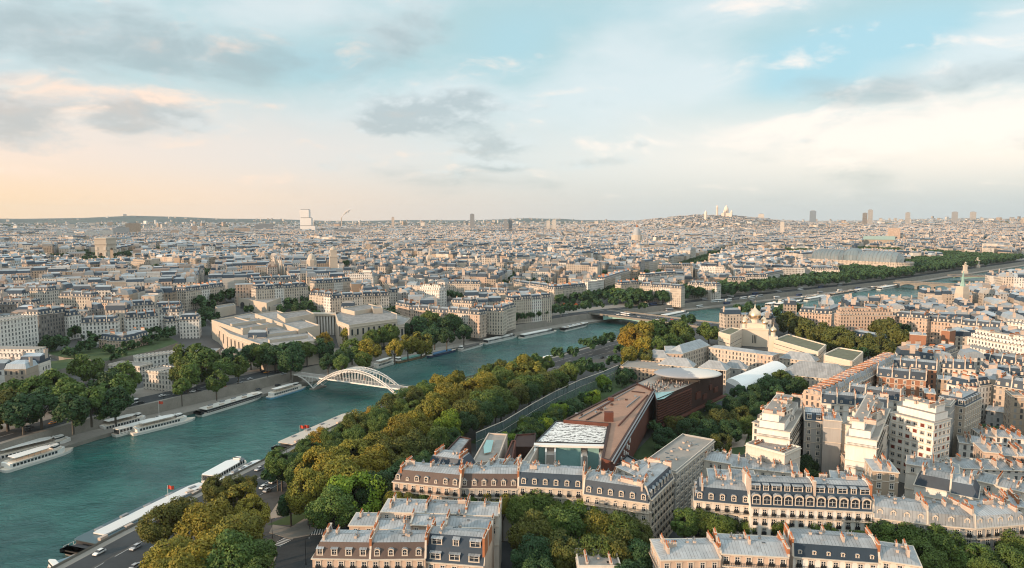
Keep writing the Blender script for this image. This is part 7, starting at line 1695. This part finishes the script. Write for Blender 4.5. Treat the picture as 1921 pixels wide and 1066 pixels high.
# ================================================================== VEHICLES
def wheel_mesh():
    b = MB(); n = 12
    for s0, r0, s1_, r1 in ((-.1, .33, .1, .33),): b.tube((0, -.11, 0), (0, .11, 0), .33, 12, 0)
    b.tube((0, -.12, 0), (0, .12, 0), .19, 10, 1); return b.mesh('wheel', [M['dark'], M['grey']])
WHEEL = wheel_mesh()
def car_meshes():
    prof = [(-2.1, .45), (-2.1, .85), (-1.75, .98), (-1.0, 1.0), (1.0, .98), (1.95, .80), (2.12, .55), (2.12, .42)]
    b = MB(); L_ = [(x, -.86, z) for x, z in prof]; R_ = [(x, .86, z) for x, z in prof]; n = len(prof)
    b.face(L_[::-1]); b.face(R_)
    for k in range(n): b.face([L_[k], L_[(k + 1) % n], R_[(k + 1) % n], R_[k]])
    body = b.mesh('body', [M['tint']])
    b = MB(); lo = [(-1.75, -.80), (1.05, -.80), (1.05, .80), (-1.75, .80)]; hi = [(-1.25, -.62), (.35, -.62), (.35, .62), (-1.25, .62)]; b.frus(lo, .97, hi, 1.45, 1); b.prism(hi, 1.45, 1.5, 0); cabin = b.mesh('cabin', [M['tint'], M['glass']])
    b = MB(); b.box((2.08, 0), (0, 1), .34, .12, .58, .74, 0); lamp = b.mesh('headlight', [M['white']]); return body, cabin, lamp
CARB, CARC, CARL = car_meshes()
def car(p, d, color, label, z=8.05, group='cars on the riverside roads'):
    r = thing('car', (p[0], p[1], z), label, 'car', group); r.rotation_euler = (0, 0, math.atan2(d[1], d[0]))
    put('body', CARB, r, (0, 0, 0), 0, None, color); put('cabin', CARC, r, (0, 0, 0), 0, None, color)
    for x in (-1.3, 1.35):
        for y in (-.8, .8): put('wheel', WHEEL, r, (x, y, .33))
    for y in (-.6, .6): put('headlight', CARL, r, (0, y, 0))
    return r
CC = {'white': (.75, .75, .73), 'black': (.015, .015, .018), 'silver': (.4, .41, .42), 'grey': (.12, .125, .13), 'red': (.35, .03, .02), 'blue': (.04, .08, .2), 'orange': (.6, .22, .03)}
def car_at(x, y, c, label, poly=RB, rev=1, z=8.08):
    p = P(x, y, z); s_ = arcpos(poly, p); _, d = along(poly, s_, 0); car(p, (d[0] * rev, d[1] * rev), CC[c], label, z)
for x, y, c, l in [(305, 744, 'white', 'white car on the far quay road beside the pale stone house'), (362, 736, 'white', 'white car on the far quay road under the large tree'), (373, 734, 'black', 'black car just ahead of the white one under the large tree'), (420, 727, 'red', 'red-tailed car on the far quay road'), (450, 719, 'silver', 'silver car on the far quay road near the quay stairs'), (500, 700, 'orange', 'orange car parked by the footbridge stairs'), (520, 699, 'black', 'black car parked by the footbridge stairs'), (532, 703, 'silver', 'silver car beside the black one by the footbridge stairs'), (100, 795, 'orange', 'car with orange lights under the far quay trees'), (55, 803, 'grey', 'grey car under the far quay trees at left'), (265, 757, 'black', 'black car on the far quay road past the trees'), (330, 741, 'grey', 'grey car between two white cars on the far quay road')]: car_at(x, y, c, l)
for x, y, c, l in [(485, 732, 'grey', 'grey car on the low quay platform'), (521, 724, 'black', 'black car alone on the low quay platform')]: car_at(x, y, c, l, RB, 1, 2.3)
for x, y, c, l in [(592, 856, 'white', 'white car by the yellow tree on the near quay road'), (502, 922, 'silver', 'silver car at the left of the near quay road'), (495, 916, 'white', 'white car parked beside the silver one on the near quay road'), (566, 877, 'white', 'white van-like car near the dark small tree'), (288, 1038, 'silver', 'silver car beside the landing stage at lower left'), (255, 1065, 'silver', 'silver car at the bottom edge by the landing stage'), (686, 812, 'white', 'white car near the sandy-roofed barge'), (697, 805, 'grey', 'grey car next to the white one near the sandy-roofed barge'), (1142, 671, 'white', 'white car parked by the orange tree on the near quay'), (1130, 672, 'black', 'black car parked by the orange tree on the near quay')]: car_at(x, y, c, l, LB, 1)
for k, (s, o, c) in enumerate([(.1, -8, 'white'), (.2, 6, 'black'), (.3, -5, 'silver'), (.42, 9, 'grey'), (.5, -9, 'white'), (.58, 4, 'red'), (.66, -4, 'black'), (.75, 8, 'white'), (.85, -8, 'grey'), (.92, 5, 'blue')]):
    u, v, q, L = al; p = q(L * s, o); car(p, u if o > 0 else (-u[0], -u[1]), CC[c], f'{c} car number {k + 1} from the far end of the wide road bridge', 9.02, 'cars on the road bridge')
def bus(p, d, L, label, color, z, kind='bus'):
    r = thing(kind, (p[0], p[1], z), label, 'bus' if kind != 'truck' else 'truck', 'buses and coaches' if kind != 'truck' else None); r.rotation_euler = (0, 0, math.atan2(d[1], d[0]))
    b = MB(); q4 = [(-L / 2, -1.25), (L / 2, -1.25), (L / 2, 1.25), (-L / 2, 1.25)]
    b.prism(q4, .4, 2.9, 0, 0, True); b.frus(q4, 2.9, offset_poly(q4, .2), 3.15, 0); b.cap(offset_poly(q4, .2), 3.15, 0)
    o = b.build('body', [M['tint']], None, (0, 0, 0), color=color); o.parent = r
    if kind != 'truck':
        b = MB(); q5 = offset_poly(q4, -.02); b.frus(q5, 1.35, q5, 2.5, 0); o = b.build('window_band', [M['glass']], None, (0, 0, 0)); o.parent = r
    else:
        b = MB(); b.box((L / 2 + 1.3, 0), (1, 0), 2.2, 2.4, .4, 2.7, 0); o = b.build('cab', [M['white']], None, (0, 0, 0)); o.parent = r
        b = MB(); b.box((L / 2 + 2.42, 0), (1, 0), .08, 2.1, 1.5, 2.3, 0); o = b.build('windscreen', [M['glass']], None, (0, 0, 0)); o.parent = r
    for x in (-L * .3, L * .32):
        for y in (-1.15, 1.15): put('wheel', WHEEL, r, (x, y, .45), 0, (1.4, 1.4, 1.4))
    return r
for x, y, l, c in [(228, 764, 'white coach on the far quay road among the trees', 'white'), (240, 760, 'second white coach ahead on the far quay road', 'white'), (590, 676, 'dark bus behind the trees at the footbridge', 'grey')]:
    p = P(x, y, 8.1); _, d = along(RB, arcpos(RB, p), 0); bus(p, d, 12, l, CC[c], 8.06)
for k, (x, y, c) in enumerate([(1225, 580, 'blue'), (1252, 578, 'white'), (1280, 577, 'grey'), (1340, 574, 'white'), (1352, 573, 'white'), (1366, 572, 'white'), (1380, 570, 'grey'), (1394, 568, 'white'), (1410, 566, 'white'), (1425, 564, 'silver')]):
    p = P(x, y, 3); _, d = along(RB, arcpos(RB, p), 0); bus(p, d, 12, f'{c} coach parked on the quay beyond the road bridge, {["first", "second", "third", "fourth", "fifth", "sixth", "seventh", "eighth", "ninth", "tenth"][k]} from the left', CC[c], 8.06)
u, v, q, L = al; bus(q(L * .16, -5), u, 12, 'white bus crossing the far end of the wide road bridge', CC['white'], 9.02)
p = P(1025, 676, 2.4); bus(p, unit(P(1010, 683, 2), P(1050, 668, 2))[0], 8, 'white truck standing on the grey work barge', CC['white'], 2.9, 'truck')
for x, y, l, c in [(486, 905, 'blue and white coach parked behind the moored barge', 'blue'), (468, 925, 'white coach parked at the left of the near quay', 'white'), (255, 1035, 'dark coach beside the landing stage at lower left', 'black')]:
    p = P(x, y, 2.4); _, d = along(LB, arcpos(LB, p), 0); bus(p, d, 12, l, CC[c], 2.35)
pb_ = P(622, 972, 8); bus(pb_, unit(P(622, 972, 8), P(640, 945, 8))[0], 9, 'dark bus with orange lamps waiting under the trees at the crossing', CC['black'], 8.06)
# parked cars lining the near quay road and more traffic along both banks
PK = [('white', 'silver', 'black', 'grey', 'white', 'blue', 'black', 'silver')[k % 8] for k in range(40)]
sA, sB = arcpos(LB, P(330, 1066, 8)), arcpos(LB, P(1000, 715, 8))
for k in range(34):
    s_ = sA + (sB - sA) * (k + random.uniform(-.25, .25)) / 33; o_ = [-19.5, -28.5, -35.5][k % 3]; p, d = along(LB, s_, o_)
    car(p, d if o_ < -30 else (-d[0], -d[1]), CC[PK[k]], f'{PK[k]} car on the near quay road, {k + 1} along from the bottom of the picture', 8.05)
sA, sB = arcpos(RB, P(60, 810, 8)), arcpos(RB, P(1110, 596, 8))
for k in range(26):
    s_ = sA + (sB - sA) * (k + random.uniform(-.3, .3)) / 25; o_ = QW + [10.5, 19][k % 2]; p, d = along(RB, s_, o_)
    car(p, d if k % 2 else (-d[0], -d[1]), CC[PK[k + 3]], f'{PK[k + 3]} car on the far quay avenue, {k + 1} along from the left', 8.08)
sA, sB = arcpos(RB, P(1230, 590, 3)), arcpos(RB, P(1650, 543, 3))
for k in range(18):
    p, d = along(RB, sA + (sB - sA) * (k + .5) / 18, 9 if k % 2 else QW + 12); bus(p, d, 12, f'{["white", "silver", "blue"][k % 3]} coach on the upstream quay, {k + 1} along from the road bridge', CC[["white", "silver", "blue"][k % 3]], 2.25 if k % 2 else 8.08)
# ================================================================== FLAGS, LAMPS, PEOPLE
def flag(x, y, zb, h, label, color=M['red']):
    p = P(x, y, zb); r = thing('flagpole', (*p, zb), label, 'flag', 'flags along the quays'); b = MB(); b.tube((*p, zb), (*p, zb + h), .11, 6, 0, .06); b.build('pole', [M['white']], r)
    b = MB(); n = 6; f = lambda k, z: (p[0] + .1 + 2.4 * k / n, p[1] + .35 * math.sin(k * 1.3), z - .25 * k / n)
    for k in range(n): b.face([f(k, zb + h - 1.7), f(k + 1, zb + h - 1.7), f(k + 1, zb + h - .1), f(k, zb + h - .1)])
    b.build('cloth', [color], r)
flag(564, 848, 2.4, 14, 'left red flag on a pole by the dark barge'); flag(572, 847, 2.4, 14, 'right red flag on a pole by the dark barge'); flag(299, 790, 2.4, 12, 'red flag on a pole over the three white boats'); flag(316, 945, 2.4, 8, 'red flag at the stern of the long restaurant boat')
def lamp(x, y, zb, h, label):
    p = P(x, y, zb); r = thing('street_lamp', (*p, zb), label, 'street lamp', 'street lamps'); b = MB(); b.tube((*p, zb), (*p, zb + h), .12, 6, 0, .07); b.lathe(p, [(.25, zb), (.12, zb + 1)], 6, 0); b.build('post', [M['iron']], r)
    b = MB(); b.beam((p[0], p[1], zb + h), (p[0] + 1.2, p[1], zb + h + .3), .08, .08); b.build('arm', [M['iron']], r); b = MB(); b.lathe((p[0] + 1.3, p[1]), [(.1, zb + h), (.28, zb + h + .2), (.1, zb + h + .45)], 6, 0); b.build('lamp_head', [M['grey']], r)
lamp(574, 1060, 8, 9, 'tall lamp post on the crossroads at lower left'); lamp(511, 1010, 8, 7, 'lamp post by the zebra crossing under the trees'); lamp(761, 850, 8, 8, 'lamp post on the path between the tree rows'); lamp(666, 830, 8, 8, 'lamp post beside the near quay road'); lamp(1212, 600, 9, 9, 'lamp post in the middle of the wide road bridge'); lamp(1175, 593, 9, 9, 'lamp post at the far end of the wide road bridge'); lamp(1255, 607, 9, 9, 'lamp post at the near end of the wide road bridge'); lamp(136, 800, 8, 9, 'lamp post above the low quay at left')
for k in range(14):
    p, d = along(RB, arcpos(RB, P(40, 815, 8)) + 38 * k, QW + 5.5); f_ = inv(p[0], p[1], 8); lamp(f_[0], f_[1], 8, 8.5, f'slim lamp post on the far quay avenue, {k + 1} along from the left')
for k in range(12):
    p, d = along(LB, arcpos(LB, P(420, 985, 8)) + 32 * k, -24.6); f_ = inv(p[0], p[1], 8); lamp(f_[0], f_[1], 8, 8.5, f'slim lamp post on the near quay road, {k + 1} along from the bottom')
SKIN = mat('skin', (.45, .28, .2), .7, var=.03)
def person(p, z, rz, cl, label):
    """small walking figure, one continuous skinned body with separate hair"""
    J = [(0, 0, .95), (0, 0, 1.2), (0, 0, 1.42), (0, .01, 1.55), (0, .02, 1.70), (.1, 0, .9), (.11, .16, .5), (.1, .12, .06), (.1, .24, .03), (-.1, 0, .9), (-.11, -.05, .5), (-.1, -.28, .1), (-.1, -.18, .03), (.2, 0, 1.38), (.24, -.06, 1.1), (.23, .06, .88), (-.2, 0, 1.38), (-.24, .04, 1.1), (-.23, .16, .9)]
    E = [(0, 1), (1, 2), (2, 3), (3, 4), (0, 5), (5, 6), (6, 7), (7, 8), (0, 9), (9, 10), (10, 11), (11, 12), (2, 13), (13, 14), (14, 15), (2, 16), (16, 17), (17, 18)]
    R_ = [.15, .14, .15, .06, .10, .1, .075, .05, .045, .1, .075, .05, .045, .075, .05, .04, .075, .05, .04]
    me = bpy.data.meshes.new('person'); me.from_pydata(J, E, []); o = bpy.data.objects.new('person', me); COL.objects.link(o)
    md_ = o.modifiers.new('skin', 'SKIN'); me.skin_vertices[0].data[0].use_root = True
    for k, r_ in enumerate(R_): me.skin_vertices[0].data[k].radius = (r_, r_)
    o.modifiers.new('sub', 'SUBSURF').render_levels = 1; me.materials.append(cl)
    o.location = (*p, z); o.rotation_euler = (0, 0, rz); tag(o, label, 'person', 'people on foot')
    b = MB(); b.lathe((0, .01), [(.06, 1.60), (.115, 1.68), (.115, 1.76), (.05, 1.83)], 8, 0); h = b.build('hair', [M['dark']], None, (0, 0, 0), smooth=True); h.parent = o
CL = [mat('orange coat', (.5, .14, .04), .8), mat('dark coat', (.03, .032, .04), .8), mat('pale shirt', (.6, .58, .54), .8), mat('blue jacket', (.05, .1, .2), .8)]
for x, y, z, k, l in [(586, 990, 8.15, 0, 'person in an orange coat waiting at the zebra crossing'), (589, 988, 8.15, 0, 'second person in orange beside the zebra crossing'), (581, 994, 8.15, 1, 'person in dark clothes at the zebra crossing'), (549, 912, 8.0, 1, 'person in dark clothes walking on the sandy garden path'), (244, 1018, 2.4, 0, 'worker in an orange vest on the landing stage'), (700, 723, 8.9, 1, 'person in dark clothes on the footbridge'), (660, 715, 8.9, 2, 'person in a pale shirt on the footbridge'), (752, 730, 8.9, 3, 'person in a blue jacket on the footbridge'), (684, 714, 8.9, 0, 'person in orange on the footbridge')]:
    person(P(x, y, z), z, random.uniform(0, 6), CL[k], l)
# cafe awning and market stalls at the bridge square
for k, (xa, xb) in enumerate(((1040, 1062), (1066, 1084))):
    A, B_ = P(xa, 571, 12), P(xb, 570, 12); r = thing('cafe_awning', (*A, 8), ['left red cafe awning under the trees by the bridge square', 'right red cafe awning under the trees by the bridge square'][k], 'awning', 'red awnings'); u, L = unit(A, B_); c = ((A[0] + B_[0]) / 2, (A[1] + B_[1]) / 2)
    b = MB(); v = (-u[1], u[0]); f = lambda s, o, z: (A[0] + u[0] * s + v[0] * o, A[1] + u[1] * s + v[1] * o, z)
    b.face([f(0, 0, 11), f(L, 0, 11), f(L, 3, 12.6), f(0, 3, 12.6)]); b.face([f(0, 0, 10.3), f(L, 0, 10.3), f(L, 0, 11), f(0, 0, 11)]); b.build('canvas', [mat('orange red canvas', (.62, .12, .03), .7)], r)
    b = MB(); [b.beam(f(L * t, .2, 8), f(L * t, .2, 11), .12, .12) for t in (0.02, .5, .98)]; b.build('frame', [M['iron']], r)

# ================================================================== LABELS for the many houses and trees
ORD = ['', 'second ', 'third ', 'fourth ', 'fifth ', 'sixth ', 'seventh ', 'eighth ', 'ninth ', 'tenth '] + [f'{k}th ' for k in range(11, 21)] + ['21st ', '22nd ', '23rd '] + [f'{k}th ' for k in range(24, 31)] + ['31st ', '32nd ', '33rd '] + [f'{k}th ' for k in range(34, 41)] + ['41st ', '42nd ', '43rd '] + [f'{k}th ' for k in range(44, 60)]
REFS = [(690, 700, 'arched footbridge'), (580, 605, 'pillared museum'), (199, 465, 'triumphal arch'), (1415, 625, 'gold domes'), (1600, 480, 'glass exhibition hall'), (1240, 600, 'wide road bridge'), (1290, 700, 'oval museum canopy'), (1090, 810, 'patterned white roof'), (1810, 530, 'green-spired tower'),
        (625, 485, 'square church tower'), (806, 485, 'slender stone spire'), (465, 570, 'garden palace'), (1415, 705, 'white hangar'), (300, 800, 'three moored white boats'), (1000, 540, 'long cornice terrace'), (1400, 960, 'ornate avenue row'), (775, 1010, 'bottom centre block'), (270, 985, 'long restaurant boat'), (600, 815, 'sandy-roofed barge'), (235, 640, 'old terrace mansion'), (30, 630, 'large white office block'), (1700, 790, 'white shuttered block'), (1195, 440, 'domed church below the hill')]
def auto_label(items, text):
    cnt = {}; rows_ = []
    for it in items:
        root, x, y, z = it[:4]; px, py, f = inv(x, y, z)
        k = min(range(len(REFS)), key=lambda k: (REFS[k][0] - px) ** 2 + ((REFS[k][1] - py) * 1.8) ** 2); rx, ry, nm = REFS[k]
        ddx, ddy = px - rx, (py - ry) * 1.8
        dr = ('right of' if ddx > 0 else 'left of') if abs(ddx) > abs(ddy) else ('behind' if ddy < 0 else 'in front of')
        rows_.append((ddx * ddx + ddy * ddy, nm, dr, it))
    rows_.sort(key=lambda r: r[0])
    for _, nm, dr, it in rows_:
        base = text(it); key = (base, nm, dr); n = cnt.get(key, 0); cnt[key] = n + 1
        it[0]['label'] = f'{ORD[min(n, len(ORD) - 1)] or "first "}{base} outwards {dr} the {nm}'
STN_ = {'mansard': 'with mansard roof', 'low': 'with low zinc roof', 'flat': 'with flat roof', 'terrace': 'with stepped top', 'hip': 'with hipped roof', 'gable': 'with gable roof'}
auto_label([b_ for b_ in BUILDINGS if b_[7] and 'label' not in b_[0]], lambda it: f'{CNAME[it[4]]} house {STN_[it[5]]}')
TN = {GREEN: 'mid green', DEEP: 'deep green', BRIGHT: 'bright green', OLIVE: 'olive and gold', RUSTY: 'rusty orange', DKOL: 'dark olive'}
auto_label([(t[0], t[1], t[2], t[3], t[5]) for t in TREES], lambda it: f'{TN[it[4]]} tree')

# ================================================================== HAZE over the whole town
hb = MB(); hb.prism([(-9500, -700), (9500, -700), (9500, 14500), (-9500, 14500)], -2.5, 330, 0, 0, True)
hm = bpy.data.materials.new('evening haze'); hm.use_nodes = True; nt_ = hm.node_tree; nt_.nodes.clear()
pv = nt_.nodes.new('ShaderNodeVolumePrincipled'); pv.inputs['Color'].default_value = (0.80, 0.92, 1.0, 1); pv.inputs['Density'].default_value = HAZE; pv.inputs['Anisotropy'].default_value = 0.0
ho = nt_.nodes.new('ShaderNodeOutputMaterial'); nt_.links.new(pv.outputs[0], ho.inputs['Volume'])
tag(hb.build('haze', [hm]), 'pale evening haze lying over the whole town', 'haze', None, 'stuff')
